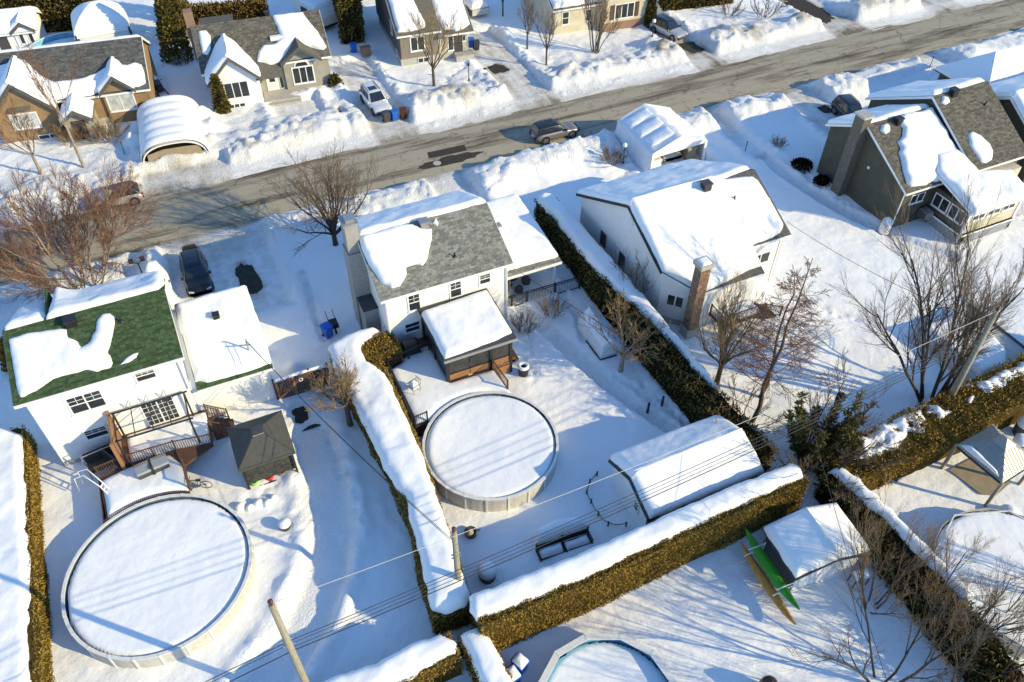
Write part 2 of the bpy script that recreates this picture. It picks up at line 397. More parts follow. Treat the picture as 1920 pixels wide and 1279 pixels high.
def ground(x, y):
    x = np.asarray(x, float); y = np.asarray(y, float)
    h = 0.10 * fbm(x, y, 0.13, 3, 1) + 0.075 * fbm(x, y, 0.6, 4, 2) + 0.035 * fbm(x * 0.5 + y * 0.3, y - x * 0.2, 1.1, 3, 6)
    dirt = np.zeros_like(h)
    rough = fbm(x, y, 1.1, 4, 3); lump = np.abs(fbm(x, y, 0.75, 4, 5))
    en = 0.55 * fbm(x, y, 0.35, 4, 9)
    ss = 57.9 - y + en * 0.9                       # metres south of the south road edge
    sn = y - 63.9 + en                             # metres north of the north road edge
    bs = sst(0.9, 2.2, ss) * (1 - sst(3.2, 6.5, ss)); bn = sst(2.3, 3.4, sn) * (1 - sst(4.2, 8.0, sn))
    h = h + bs * (0.42 + 0.4 * fbm(x, y, 0.22, 3, 11) + 0.35 * lump) + bn * (0.42 + 0.35 * fbm(x, y, 0.2, 3, 12) + 0.4 * lump)
    ry = sst(64.5, 67, y) * (1 - sst(72, 78, y))
    h = h + 0.16 * ry * rough
    fine = fbm(x, y, 2.2, 3, 21)
    for px, py, pr, ph, pd in PILES:
        near = (np.abs(x - px) < 2.2 * pr) & (np.abs(y - py) < 2.2 * pr)
        if not near.any(): continue
        g = np.exp(-(((x - px) / pr) ** 2 + ((y - py) / pr) ** 2) * 1.6)
        h = h + g * ph * (1 + 0.35 * rough) + 0.12 * (g > 0.2) * g * fine
        dirt = dirt + 1.7 * pd * sst(0.1, 0.6, g) * (0.7 + 1.0 * rough)
    w = 0.35 + 0.22 * fbm(x, y, 0.8, 3, 15)
    ph = 2 * fbm(x, y, 0.2, 2, 17); dn = 0.45 + 0.8 * np.clip(fbm(x * 3, y * 0.6, 0.5, 4, 18) + 0.35, 0, 1)
    for x0, x1, y0, y1, dd in DRIVES:
        dx = np.maximum(x0 - x, x - x1); dy = np.maximum(y0 - y, y - y1)
        d = np.maximum(dx, dy) + w * 0.7
        m = 1 - sst(-0.15, 0.45, d)
        rim = np.exp(-((d - 0.9) / 0.6) ** 2) * (d > 0)
        h = h + 0.22 * rim * (0.6 + 0.8 * lump)
        tr = 0.03 * np.sin((x - x0) * 2 * math.pi / 0.9 + ph) * 0.5 + 0.035 * rough
        h = h * (1 - m) + m * (-0.24 + tr)
        dirt = dirt + m * dd * dn
    for pl, hw, dp, *rm in PATHS:
        d = seg_dist(x, y, pl) + 0.12 * rough
        m = 1 - sst(hw * 0.75, hw * 1.25, d)
        rim = np.exp(-((d - hw * 1.5) / (hw * 0.4)) ** 2)
        h = h - dp * m + (rm[0] if rm else 0.05) * rim * (1 + 1.4 * rough) + m * 0.07 * rough
    for px, py, w_, l_ in BARE:
        near = (np.abs(x - px) < w_ * 1.6) & (np.abs(y - py) < l_ * 1.6)
        if not near.any(): continue
        q = ((np.abs(x - px) / (w_ / 2)) ** 4 + (np.abs(y - py) / (l_ / 2)) ** 4) ** 0.25 + 0.22 * rough + 0.12 * fbm(x * 2.5, y * 0.7, 1.2, 3, 71)
        m = 1 - sst(0.75, 1.15, q)
        h = h * (1 - m) + m * (-0.315 + 0.045 * fbm(x * 2, y * 0.6, 1.3, 4, 72))
        dirt = dirt + 0.35 * (1 - sst(0.8, 1.5, q))
    # trampled patches
    tn = fbm(x, y, 1.7, 3, 31)
    for cx, cy, r, a in ((22.6, 27.2, 2.6, 0.16), (19.8, 31.5, 2.0, 0.12), (13.5, 79.0, 4, 0.08), (-1.5, 31.0, 1.6, 0.12), (37, 52.6, 2.2, 0.15), (2.8, 26.5, 2.5, 0.1), (44, 21, 5, 0.06)):
        g = np.exp(-(((x - cx) / r) ** 2 + ((y - cy) / r) ** 2))
        h = h + g * a * tn
    # street bed
    dirt = dirt + bn * 0.22 * np.clip(fbm(x, y, 0.3, 4, 61) + .15, 0, 1) * 2 + bs * 0.1 * np.clip(fbm(x, y, 0.4, 4, 62), 0, 1)
    s = np.minimum(np.maximum(ss, sn), 9)
    shoulder = -0.335 + 0.075 * np.clip(s, -3, 3) + 0.05 * fbm(x * 0.35, y * 1.6, 0.9, 5, 41)
    wn = sst(2.0, 3.2, sn); wsth = sst(0.7, 1.8, ss)
    k = np.maximum(wn * (sn > ss), wsth * (ss >= sn))
    h = h * k + shoulder * (1 - k)
    dirt = dirt + (1 - sst(0.2, 2.2, s)) * (0.32 + 0.3 * fbm(x * 0.3, y, 0.7, 4, 42)) + 0.12 * (1 - sst(1.0, 3.6, s))
    global ROUGH
    ROUGH = np.clip(0.9 * (bs + bn) + 0.75 * ry + (1 - k) * 0.5 + dirt * 0.6, 0, 1)
    return h, np.clip(dirt, 0, 1.2)
def stamps(H_):
    """footprints and ploughed chunks pressed into or heaped on the sheet"""
    rs = np.random.RandomState(77)
    def stamp(x, y, r, dz, asp=1.0, ang=0.0, pw=2.0):
        i0, i1 = np.searchsorted(gx, (x - 2 * r, x + 2 * r)); j0, j1 = np.searchsorted(gy, (y - 2 * r, y + 2 * r))
        if i1 <= i0 or j1 <= j0: return
        A, B = np.meshgrid(gx[i0:i1] - x, gy[j0:j1] - y, indexing='ij')
        c, s = math.cos(ang), math.sin(ang); u = (A * c + B * s) / asp; v = -A * s + B * c
        H_[i0:i1, j0:j1] += dz * np.exp(-((u * u + v * v) / (r * r)) ** (pw / 2) * 1.2)
    walks = [[(18.4, 38.2), (19.5, 35.6), (19.8, 33), (20.6, 30), (21.8, 27), (23.0, 25.0)], [(19.0, 37.5), (20.3, 34.0), (20.9, 31.0), (22.2, 28.2), (23.3, 27.0), (23.6, 24.0)], [(23.2, 28.5), (22.4, 26.4), (23.6, 25.6), (23.9, 24.0)], [(16.3, 32.2), (17.2, 34.5), (18.0, 36.8)], [(1.2, 36.5), (0.9, 34.6), (0.6, 33)], [(2.9, 33), (3.0, 29), (2.6, 25.5)], [(47.0, 44), (47.3, 40.5), (48.4, 37), (49.4, 34)], [(48.6, 44.5), (48.4, 41), (49.0, 38)],
             [(36.0, 51.5), (34.5, 50.6), (33, 50.5)], [(25.8, 72.0), (27.0, 73.5), (28.6, 74.5), (29.8, 75.5)], [(27.5, 70), (28.9, 72.5), (31, 74.2)], [(-6.5, 74.8), (-5.0, 72.5), (-4.2, 70.5)], [(13.5, 73.9), (15.2, 73.4), (16.5, 72.8)], [(0.2, 80), (0.0, 84), (0.3, 88)], [(20.3, 80), (21.2, 84), (22.0, 89)], [(-0.9, 31.2), (-2.0, 30.3), (-3.2, 30.6)], [(4.9, 48), (4.8, 45), (5.1, 42.5)], [(36.6, 32.5), (38.5, 30), (40, 27.5)], [(12.5, 56), (13.2, 53), (12.8, 50)], [(60, 32), (62.5, 30.5), (66, 29.6)]]
    for w in walks:
        for (ax, ay), (bx, by) in zip(w[:-1], w[1:]):
            L = math.hypot(bx - ax, by - ay); an = math.atan2(by - ay, bx - ax)
            for k in range(int(L / 0.36)):
                t = (k + rs.rand() * .4) * .36 / L; sd = .17 if k % 2 else -.17
                stamp(ax + (bx - ax) * t - math.sin(an) * sd + rs.normal(0, .06), ay + (by - ay) * t + math.cos(an) * sd + rs.normal(0, .06), .2, -rs.uniform(.1, .2), 1.5, an, 3)
    # chunks thrown by the plough along both banks and beside the drives
    for k in range(1500):
        x = rs.uniform(-17, 96); north = rs.rand() < .58
        y = rs.normal(67.6, .9) if north else rs.normal(55.5, .8)
        if any(a - .1 < x < b + .1 for a, b, c, d, e in DRIVES if (d > 62) == north): continue
        stamp(x, y, rs.uniform(.16, .36), rs.uniform(.03, .13), rs.uniform(1, 1.6), rs.uniform(0, 3.1), 4)
    for x0, x1, y0, y1, dd in DRIVES:
        for k in range(int((y1 - y0) * 5)):
            y = rs.uniform(y0, y1)
            if 56.5 < y < 66.4: continue
            sd = rs.rand() < .5
            stamp((x0 - rs.uniform(.1, .9)) if sd else (x1 + rs.uniform(.1, .9)), y, rs.uniform(.14, .32), rs.uniform(.04, .16), rs.uniform(1, 1.5), rs.uniform(0, 3.1), 4)
    return H_
def gz(x, y):
    return float(ground(np.array([x]), np.array([y]))[0][0])

def axis(segs):
    out = []
    for a, b, st in segs:
        out += list(np.arange(a, b, st))
    return np.array(out + [segs[-1][1]])
gx = axis([(-420, -120, 30), (-120, -40, 8), (-40, -17, 0.8), (-17, 62, 0.19), (62, 105, 0.32), (105, 150, 2.5), (150, 480, 30)])
gy = axis([(-180, -20, 20), (-20, 4, 1.5), (4, 83, 0.19), (83, 108, 0.45), (108, 160, 3), (160, 700, 45)])
X, Y = np.meshgrid(gx, gy, indexing='ij')
HH, DD = ground(X, Y)
ROUGH0 = ROUGH.copy()
for pl_, hw_, *_ in PATHS: ROUGH0 = np.maximum(ROUGH0, 0.7 * (1 - sst(hw_, hw_ * 2.2, seg_dist(X, Y, pl_))))
for d0, d1, e0, e1, _ in DRIVES: ROUGH0 = np.maximum(ROUGH0, 0.45 * (1 - sst(0.2, 1.4, np.maximum(np.maximum(d0 - X, X - d1), np.maximum(e0 - Y, Y - e1)))))
HH = stamps(HH)
mb = MB(); mb.grid(np.stack([X, Y, HH], -1))
me = mb.mesh('snow_ground', smooth=True)
ar_ = me.attributes.new('rough', 'FLOAT', 'POINT'); ar_.data.foreach_set('value', ROUGH0.ravel().astype(np.float32))
at = me.attributes.new('dirt', 'FLOAT', 'POINT'); at.data.foreach_set('value', DD.ravel().astype(np.float32))
struct(link('ground', me, M['snow_ground']))

# asphalt: salt-bleached tan with dark wheel marks and cracks
def road_mat():
    m = bpy.data.materials.new('asphalt'); m.use_nodes = True
    nt = m.node_tree; N = nt.nodes; L = nt.links; b = N['Principled BSDF']
    b.inputs['Roughness'].default_value = 0.9; b.inputs['Specular IOR Level'].default_value = 0.15
    tc = N.new('ShaderNodeTexCoord')
    mp = N.new('ShaderNodeMapping'); mp.inputs['Scale'].default_value = (0.09, 0.9, 1)
    L.new(tc.outputs['Object'], mp.inputs[0])
    a = N.new('ShaderNodeTexNoise'); a.inputs['Scale'].default_value = 1.0; a.inputs['Detail'].default_value = 9; a.inputs['Roughness'].default_value = 0.68
    L.new(mp.outputs[0], a.inputs['Vector'])
    cr = N.new('ShaderNodeValToRGB')
    for p, c in ((0.0, (0.05, 0.045, 0.035)), (1.0, (0.31, 0.28, 0.215))):
        pass
    cr.color_ramp.elements[0].position = 0.36; cr.color_ramp.elements[0].color = (0.11, 0.09, 0.064, 1)
    cr.color_ramp.elements[1].position = 0.52; cr.color_ramp.elements[1].color = (0.36, 0.318, 0.236, 1)
    L.new(a.outputs['Fac'], cr.inputs[0])
    v = N.new('ShaderNodeTexVoronoi'); v.feature = 'DISTANCE_TO_EDGE'; v.inputs['Scale'].default_value = 0.28
    nz = N.new('ShaderNodeTexNoise'); nz.inputs['Scale'].default_value = 1.3; nz.inputs['Detail'].default_value = 6
    L.new(tc.outputs['Object'], nz.inputs['Vector'])
    vm = N.new('ShaderNodeVectorMath'); vm.operation = 'MULTIPLY_ADD'; vm.inputs[1].default_value = (2.2, 2.2, 0)
    L.new(nz.outputs['Color'], vm.inputs[0]); L.new(tc.outputs['Object'], vm.inputs[2]); L.new(vm.outputs[0], v.inputs['Vector'])
    ck = N.new('ShaderNodeMapRange'); ck.inputs['From Min'].default_value = 0.006; ck.inputs['From Max'].default_value = 0.013; ck.inputs['To Min'].default_value = 0.62
    L.new(v.outputs['Distance'], ck.inputs[0])
    f = N.new('ShaderNodeTexNoise'); f.inputs['Scale'].default_value = 9; f.inputs['Detail'].default_value = 6
    L.new(tc.outputs['Object'], f.inputs['Vector'])
    fr = N.new('ShaderNodeMapRange'); fr.inputs['To Min'].default_value = 0.8; fr.inputs['To Max'].default_value = 1.2
    L.new(f.outputs['Fac'], fr.inputs[0])
    ml = N.new('ShaderNodeMath'); ml.operation = 'MULTIPLY'; L.new(ck.outputs[0], ml.inputs[0]); L.new(fr.outputs[0], ml.inputs[1])
    mx = N.new('ShaderNodeMix'); mx.data_type = 'RGBA'; mx.blend_type = 'MULTIPLY'; mx.inputs[0].default_value = 1
    L.new(cr.outputs[0], mx.inputs[6]); L.new(ml.outputs[0], mx.inputs[7])
    L.new(mx.outputs[2], b.inputs['Base Color'])
    bp = N.new('ShaderNodeBump'); bp.inputs['Strength'].default_value = 0.3; bp.inputs['Distance'].default_value = 0.02
    L.new(f.outputs['Fac'], bp.inputs['Height']); L.new(bp.outputs[0], b.inputs['Normal'])
    return m
M['asphalt'] = road_mat()
M['patch'] = mat('dark_asphalt', (0.045, 0.038, 0.03), 0.9, var=0.3, vscale=5, bump=0.3)
rx = np.arange(-120, 201, 4.0); ry_ = np.arange(56.0, 66.1, 1.0)
RX, RY = np.meshgrid(rx, ry_, indexing='ij')
mb = MB(); mb.grid(np.stack([RX, RY, ROAD_Z + 0.05 * (1 - ((RY - 60.9) / 3.2) ** 2).clip(-1, 1)], -1))
road = struct(mb.build('road', M['asphalt'], smooth=True))
def zroad(y): return ROAD_Z + 0.05 * max(-1, 1 - ((y - 60.9) / 3.2) ** 2)
mb = MB(); mb.slab([(19.6, 60.15, zroad(60.15)), (23.2, 60.0, zroad(60)), (23.4, 61.0, zroad(61)), (19.8, 61.15, zroad(61.1))], (0, 0, 0.006))
mb.build('asphalt_patch', M['patch'], road)
rsx = np.random.RandomState(4); mb = MB(); mb.slab([(21.2 + 2.6 * math.cos(t) * (1 + .3 * rsx.rand()) , 59.15 + .5 * math.sin(t) * (1 + .5 * rsx.rand()), zroad(59.15 + .5 * math.sin(t)) ) for t in np.linspace(0, 6.283, 40, endpoint=False)], (0, 0, 0.008))
mb.build('asphalt_patch', M['patch'], road)
mb = MB(); mb.lathe(20.0, 59.2, [(0.0, zroad(59.2) + 0.02), (0.3, zroad(59.2) + 0.022), (0.36, zroad(59.2) + 0.02), (0.38, zroad(59.2) - 0.02)], 20)
mb.build('manhole_cover', M['concrete'], road)
# bare asphalt showing in drives: sheets below the snow, laid open where the snow was scraped away
for px, py, w, l in BARE:
    zc = -0.275
    mb = MB(); mb.slab([(px - w * .8, py - l * .8, zc), (px + w * .8, py - l * .8, zc), (px + w * .8, py + l * .8, zc), (px - w * .8, py + l * .8, zc)], (0, 0, -0.02))
    mb.build('bare_asphalt', M['patch'], bpy.data.objects['ground'])

# ------------------------------------------------------------------ snow lying on things
def poly_sd(P, u, v):
    """signed distance (positive inside) and nearest boundary point"""
    P = np.asarray(P, float); n = len(P)
    best = np.full(u.shape, 1e9); bu = np.zeros_like(u); bv = np.zeros_like(u)
    inside = np.zeros(u.shape, bool)
    for i in range(n):
        ax, ay = P[i]; bx, by = P[(i + 1) % n]
        vx, vy = bx - ax, by - ay
        t = np.clip(((u - ax) * vx + (v - ay) * vy) / (vx * vx + vy * vy + 1e-12), 0, 1)
        qu, qv = ax + t * vx, ay + t * vy
        d = np.hypot(u - qu, v - qv)
        m = d < best
        best = np.where(m, d, best); bu = np.where(m, qu, bu); bv = np.where(m, qv, bv)
        c = (ay > v) != (by > v)
        with np.errstate(divide='ignore', invalid='ignore'):
            xi = ax + (v - ay) * vx / (vy if vy else 1e-12)
        inside ^= c & (u < xi)
    return np.where(inside, best, -best), bu, bv
def roughen(P, amp, step=0.25, seed=0, f=1.4, keep=()):
    Q = []; Nn = []; A = []
    n = len(P)
    for i in range(n):
        a = np.array(P[i], float); b = np.array(P[(i + 1) % n], float)
        L = np.linalg.norm(b - a); k = max(1, int(L / step))
        t = np.arange(k)[:, None] / k
        Q.append(a + (b - a) * t); Nn.append(np.tile((b[1] - a[1], a[0] - b[0]), (k, 1)) / (L + 1e-9)); A.append(np.full(k, 0.0 if i in keep else amp))
    Q = np.vstack(Q); Nn = np.vstack(Nn); A = np.concatenate(A)
    return Q + Nn * (A * fbm(Q[:, 0], Q[:, 1], f, 4, seed + 50) * 1.5)[:, None]
def snow_patch(name, parent, org, u, v, poly, thick=0.3, edge=0.35, step=0.16, amp=0.06, seed=0, rough_edge=0.05, keep=(), lift=0.0, sink=0.03, mat_=None, topfn=None, base=None, flat=()):
    """drift of snow on a plane org + a*u + b*v, outline poly in (a,b) metres"""
    org = np.array(org, float); u = np.array(u, float); v = np.array(v, float)
    u /= np.linalg.norm(u); v /= np.linalg.norm(v)
    n = np.cross(u, v); n /= np.linalg.norm(n)
    if n[2] < 0: n = -n
    P = np.array(roughen(poly, rough_edge, 0.22, seed, 1.6, tuple(keep) + tuple(flat))) if rough_edge else np.array(poly, float)
    lo = P.min(0) - step; hi = P.max(0) + step
    A, B = np.meshgrid(np.arange(lo[0], hi[0] + step, step), np.arange(lo[1], hi[1] + step, step), indexing='ij')
    d, bu, bv = poly_sd(P, A, B)
    ins = d > 0
    dr = d
    if flat:
        dr = np.full(A.shape, 1e9); n_ = len(poly)
        for i_ in range(n_):
            if i_ in flat: continue
            dr = np.minimum(dr, seg_dist(A, B, [poly[i_], poly[(i_ + 1) % n_]]))
        dr = np.where(ins, np.maximum(np.minimum(dr, 9), 0.0), d)
    t = np.clip(dr / edge, 0, 1)
    hgt = thick * np.power(np.clip(1 - (1 - t) ** 2, 0, 1), 0.68) * (1 + 0.25 * fbm(A, B, 0.35, 3, seed)) + amp * fbm(A, B, 0.8, 3, seed + 3) * t
    if topfn is not None: hgt = hgt + topfn(A, B) * t
    A2 = np.where(ins, A, bu); B2 = np.where(ins, B, bv)
    if flat:
        fl = np.full(A.shape, 1e9); rd = np.full(A.shape, 1e9)
        for i_ in range(len(poly)):
            e_ = seg_dist(A2, B2, [poly[i_], poly[(i_ + 1) % len(poly)]])
            if i_ in flat: fl = np.minimum(fl, e_)
            else: rd = np.minimum(rd, e_)
        on = (~ins) & (fl < rd)
        tf = np.clip(rd / edge, 0, 1); hf = thick * np.power(np.clip(1 - (1 - tf) ** 2, 0, 1), 0.68) * (1 + 0.25 * fbm(A2, B2, 0.35, 3, seed))
        hgt = np.where(ins, np.maximum(hgt, 0.0), np.where(on, hf, -sink)) + lift
    else:
        hgt = np.where(ins, np.maximum(hgt, 0.0), -sink) + lift
    c = ins[:-1, :-1] | ins[1:, :-1] | ins[:-1, 1:] | ins[1:, 1:]
    pts = org + A2[..., None] * u + B2[..., None] * v + hgt[..., None] * n
    m, k = A.shape
    idx = np.arange(m * k).reshape(m, k)
    q = np.stack([idx[:-1, :-1][c], idx[1:, :-1][c], idx[1:, 1:][c], idx[:-1, 1:][c]], -1)
    if np.cross(u, v)[2] < 0: q = q[:, ::-1]
    used = np.unique(q); mp = -np.ones(m * k, int); mp[used] = np.arange(len(used))
    mb = MB(); mb.verts(pts.reshape(-1, 3)[used]); mb.faces(mp[q])
    return mb.build(name, mat_ or M['snow'], parent, smooth=True, base=base)
def snow_flat(name, parent, poly, z, thick, **k):
    return snow_patch(name, parent, (0, 0, z), (1, 0, 0), (0, 1, 0), poly, thick, **k)
# ------------------------------------------------------------------ house pieces
def shingles(parent, org, u, v, W, Lv, mat_, tab=0.33, course=0.15, seed=0, name='shingles'):
    rs = np.random.RandomState(seed + 1)
    org = np.array(org, float); u = np.array(u, float); v = np.array(v, float)
    u /= np.linalg.norm(u); v /= np.linalg.norm(v); n = np.cross(u, v)
    if n[2] < 0: n = -n
    nc = int(Lv / course); mb = MB()
    V = []
    for c in range(nc):
        b0 = c * course; b1 = min(Lv, b0 + course * 1.06)
        a = -rs.rand() * tab
        edges = [a]
        while edges[-1] < W: edges.append(edges[-1] + tab * rs.uniform(0.75, 1.25))
        e = np.clip(np.array(edges), 0, W)
        for a0, a1 in zip(e[:-1], e[1:]):
            if a1 - a0 < 0.03: continue
            g = 0.008; t = rs.uniform(0.012, 0.026); j = rs.uniform(-0.012, 0.012)
            V.append((a0 + g, b0 + j, t, a1 - g, b1, 0.006))
    V = np.array(V)
    def P(a, b, h): return org + a[:, None] * u + b[:, None] * v + h[:, None] * n
    z = np.zeros(len(V))
    pts = np.stack([P(V[:, 0], V[:, 1], V[:, 2]), P(V[:, 3], V[:, 1], V[:, 2]), P(V[:, 3], V[:, 4], V[:, 5]), P(V[:, 0], V[:, 4], V[:, 5]), P(V[:, 0], V[:, 1], z), P(V[:, 3], V[:, 1], z)], 1)
    o = mb.verts(pts.reshape(-1, 3)); i = np.arange(len(V))[:, None] * 6 + o
    mb.faces(np.hstack([i, i + 1, i + 2, i + 3])); mb.faces(np.hstack([i + 4, i + 5, i + 1, i]))
    s = mb.build(name, mat_, parent)
    s['kind'] = 'stuff'
    return s
def WALL(side, c):
    """place function for a wall: (a along wall, z, depth outwards)"""
    if side == 'F': return lambda a, z, d: (a, c - d, z)
    if side == 'B': return lambda a, z, d: (-a, c + d, z)
    if side == 'L': return lambda a, z, d: (c - d, -a, z)
    if side == 'R': return lambda a, z, d: (c + d, a, z)
def obox(mb, f, a0, a1, z0, z1, d0, d1):
    p = [f(a, z, d) for d in (d0, d1) for a, z in ((a0, z0), (a1, z0), (a1, z1), (a0, z1))]
    o = mb.verts(p)
    mb.faces(np.array([[3, 2, 1, 0], [4, 5, 6, 7], [0, 1, 5, 4], [1, 2, 6, 5], [2, 3, 7, 6], [3, 0, 4, 7]]) + o)
def window(parent, side, c, a, z, w, h, cols=1, rows=1, fm='trim', gm='glass', fw=0.07, grid=None, name='window', sill=True):
    """a window: frame with sashes, a glass pane for each sash as sub-part; a = centre along the wall (place x for F, y for L and R)"""
    if side == 'L': a = -a
    if side == 'B': a = -a
    f = WALL(side, c); mb = MB()
    a0, a1, z0, z1 = a - w / 2, a + w / 2, z, z + h
    obox(mb, f, a0 - fw, a1 + fw, z1, z1 + fw, -0.02, 0.055); obox(mb, f, a0 - fw, a1 + fw, z0 - fw, z0, -0.02, 0.06)
    obox(mb, f, a0 - fw, a0, z0, z1, -0.02, 0.05); obox(mb, f, a1, a1 + fw, z0, z1, -0.02, 0.05)
    for i in range(1, cols):
        q = a0 + w * i / cols; obox(mb, f, q - 0.04, q + 0.04, z0, z1, -0.02, 0.045)
    for j in range(1, rows):
        q = z0 + h * j / rows; obox(mb, f, a0, a1, q - 0.03, q + 0.03, -0.02, 0.043)
    if grid:   # glazing bars: columns, rows, in the top part only when third item < 1
        gc, gr, fr = grid
        for ci in range(cols):
            b0 = a0 + w * ci / cols; bw = w / cols
            for i in range(1, gc):
                q = b0 + bw * i / gc; obox(mb, f, q - 0.012, q + 0.012, z1 - h * fr, z1, -0.01, 0.034)
            for j in range(1, gr + (1 if fr < 1 else 0)):
                q = z1 - h * fr * j / gr; obox(mb, f, b0, b0 + bw, q - 0.012, q + 0.012, -0.01, 0.034)
    if sill: obox(mb, f, a0 - fw - 0.04, a1 + fw + 0.04, z0 - fw - 0.05, z0 - fw, -0.02, 0.1)
    wo_ = mb.build(name, M[fm], parent)
    for ci in range(cols):
        for rj in range(rows):
            mb = MB(); obox(mb, f, a0 + w * ci / cols, a0 + w * (ci + 1) / cols, z0 + h * rj / rows, z0 + h * (rj + 1) / rows, -0.03, 0.015)
            mb.build('pane', M[gm], wo_)
    return wo_
def roof_gable(parent, x0, x1, yF, zF, yR, zR, yB, zB, m, t=0.16, trim='trim', name='roof'):
    """ridge along x; eave heights are the top faces"""
    mb = MB()
    mb.prism([(yF, zF), (yR, zR), (yB, zB), (yB, zB - t), (yR, zR - t * 1.15), (yF, zF - t)], x0, x1)
    r = mb.build(name, M[m], parent)
    if trim:
        mb = MB()
        for xx in (x0 - 0.025, x1):
            mb.prism([(yF, zF - 0.02), (yR, zR - 0.02), (yB, zB - 0.02), (yB, zB - t - 0.06), (yR, zR - t - 0.1), (yF, zF - t - 0.06)], xx, xx + 0.025)
        mb.box(x0, x1, yF - 0.03, yF - 0.001, zF - t - 0.06, zF - 0.03); mb.box(x0, x1, yB + 0.001, yB + 0.03, zB - t - 0.06, zB - 0.03)
        mb.build('fascia', M[trim], r)
    return r
def slope(yF, zF, yR, zR):
    L = math.hypot(yR - yF, zR - zF)
    return (0, (yR - yF) / L, (zR - zF) / L), L
def gutter_pipe(parent, x, y, z0, z1, m='trim', nm='downpipe'):
    mb = MB(); mb.tube([(x, y, z0), (x, y, z1)], 0.045, 8); mb.build(nm, M[m], parent)
def roof_vent(parent, x, y, z, s=0.5, h=0.42, m='black'):
    """square maximum-flow roof vent: curb, louvred body, cap"""
    mb = MB(); mb.box(x - s * .42, x + s * .42, y - s * .42, y + s * .42, z - 0.25, z + h * 0.7)
    o = mb.build('roof_vent', M[m], parent)
    mb = MB(); k = s * .52
    mb.slab([(x - k, y - k, z + h * .72), (x + k, y - k, z + h * .72), (x + k, y + k, z + h * .72), (x - k, y + k, z + h * .72)], (0, 0, 0.09))
    for i in range(3):
        q = z + h * (0.1 + 0.2 * i); mb.box(x - s * .46, x + s * .46, y - s * .46, y + s * .46, q, q + 0.025)
    mb.build('vent_cap', M[m], o)
def plumb_vent(parent, x, y, z):
    mb = MB(); mb.tube([(x, y, z - 0.1), (x, y, z + 0.3)], 0.055, 8); mb.lathe(x, y, [(0.16, z), (0.09, z + 0.08), (0.05, z + 0.1)], 10)
    mb.build('plumbing_vent', M['black'], parent)
def door(parent, side, c, a, z, w, h, m='trim', glass=True, name='door'):
    if side in 'LB': a = -a
    f = WALL(side, c); mb = MB()
    obox(mb, f, a - w / 2, a + w / 2, z, z + h, -0.02, 0.04)
    for q in (-1, 1): obox(mb, f, a + q * (w / 2 + 0.05) - 0.05, a + q * (w / 2 + 0.05) + 0.05, z, z + h + 0.1, -0.02, 0.06)
    obox(mb, f, a - w / 2, a + w / 2, z + h, z + h + 0.1, -0.02, 0.058)
    d = mb.build(name, M[m], parent)
    if glass:
        mb = MB(); obox(mb, f, a - w * .28, a + w * .28, z + h * .45, z + h * .92, 0, 0.052); mb.build('pane', M['glass'], d)
    mb = MB(); p = f(a + w * .38, z + h * .47, 0.08); mb.lathe(p[0], p[1], [(0, p[2] - .03), (.03, p[2] - .02), (.03, p[2] + .02), (0, p[2] + .03)], 8); mb.build('handle', M['greymetal'], d)
    return d

# ------------------------------------------------------------------ centre house (white, grey shingles)
H = thing('house', 'white two-storey house with grey shingle roof beside the round pool deck', 'house', (13, 42, 0))
CX0, CX1 = 8.6, 17.2
mb = MB(); mb.prism([(37.85, -0.5), (37.85, 5.42), (41.8, 7.35), (45.7, 5.45), (45.7, -0.5)], CX0, CX1); mb.build('wall', M['white'], H)
rf = roof_gable(H, 8.3, 17.46, 37.5, 5.55, 41.8, 7.62, 46.1, 5.55, 'sh_grey')
v, Lv = slope(37.5, 5.55, 41.8, 7.62)
shingles(rf, (8.3, 37.5, 5.55), (1, 0, 0), v, 9.16, Lv, M['sh_grey'], 0.33, 0.15, 1)
nb, Lb = slope(46.1, 5.55, 41.8, 7.62)
# snow: left patch on the camera-side slope, whole back slope, little crumbs by the ridge
snow_patch('roof_snow', rf, (8.3, 37.5, 5.55), (1, 0, 0), v, [(0.12, 4.75), (0.05, 3.2), (0.18, 2.2), (0.45, 1.25), (1.0, 0.55), (1.5, 0.6), (2.2, 1.3), (2.3, 1.75), (3.0, 1.75), (3.4, 1.5), (3.9, 2.0), (4.6, 3.1), (4.9, 3.9), (4.3, 4.1), (3.8, 4.55), (3.0, 4.75)], 0.36, 0.45, 0.11, 0.12, 4, 0.06)
snow_patch('roof_snow', rf, (8.3, 46.1, 5.55), (1, 0, 0), nb, [(0, -0.15), (9.16, -0.15), (9.16, Lb + 0.02), (4.9, Lb + 0.02), (4.6, Lb - 0.05), (0.2, Lb + 0.1)], 0.34, 0.35, 0.16, 0.06, 5, 0.03)
snow_patch('roof_snow', rf, (8.3, 37.5, 5.55), (1, 0, 0), v, [(5.05, 4.3), (5.3, 3.95), (5.45, 4.2), (5.4, 4.62)], 0.12, 0.2, 0.07, 0.02, 6, 0.03)
roof_vent(rf, 12.75, 41.3, 7.45, 0.62, 0.5, 'greymetal'); plumb_vent(rf, 13.9, 38.9, 6.25)
for (a, z, w, h) in ((10.55, 3.72, 0.72, 1.28), (13.45, 3.82, 0.72, 1.26), (15.55, 4.22, 0.72, 0.74)):
    window(H, 'F', 37.85, a, z, w, h, 1, 2, grid=(2, 2, 0.5) if h > 1 else (2, 2, 0.5), fw=0.09)
window(H, 'F', 37.85, 10.25, 1.9, 0.95, 0.72, 1, 2, fw=0.06)
gutter_pipe(H, 8.68, 37.75, 0, 5.4); gutter_pipe(H, 17.12, 37.75, 0, 5.4)
mb = MB(); mb.box(8.47, 8.6, 38.6, 38.8, 2.2, 2.4); mb.build('dryer_hood', M['trim'], H)
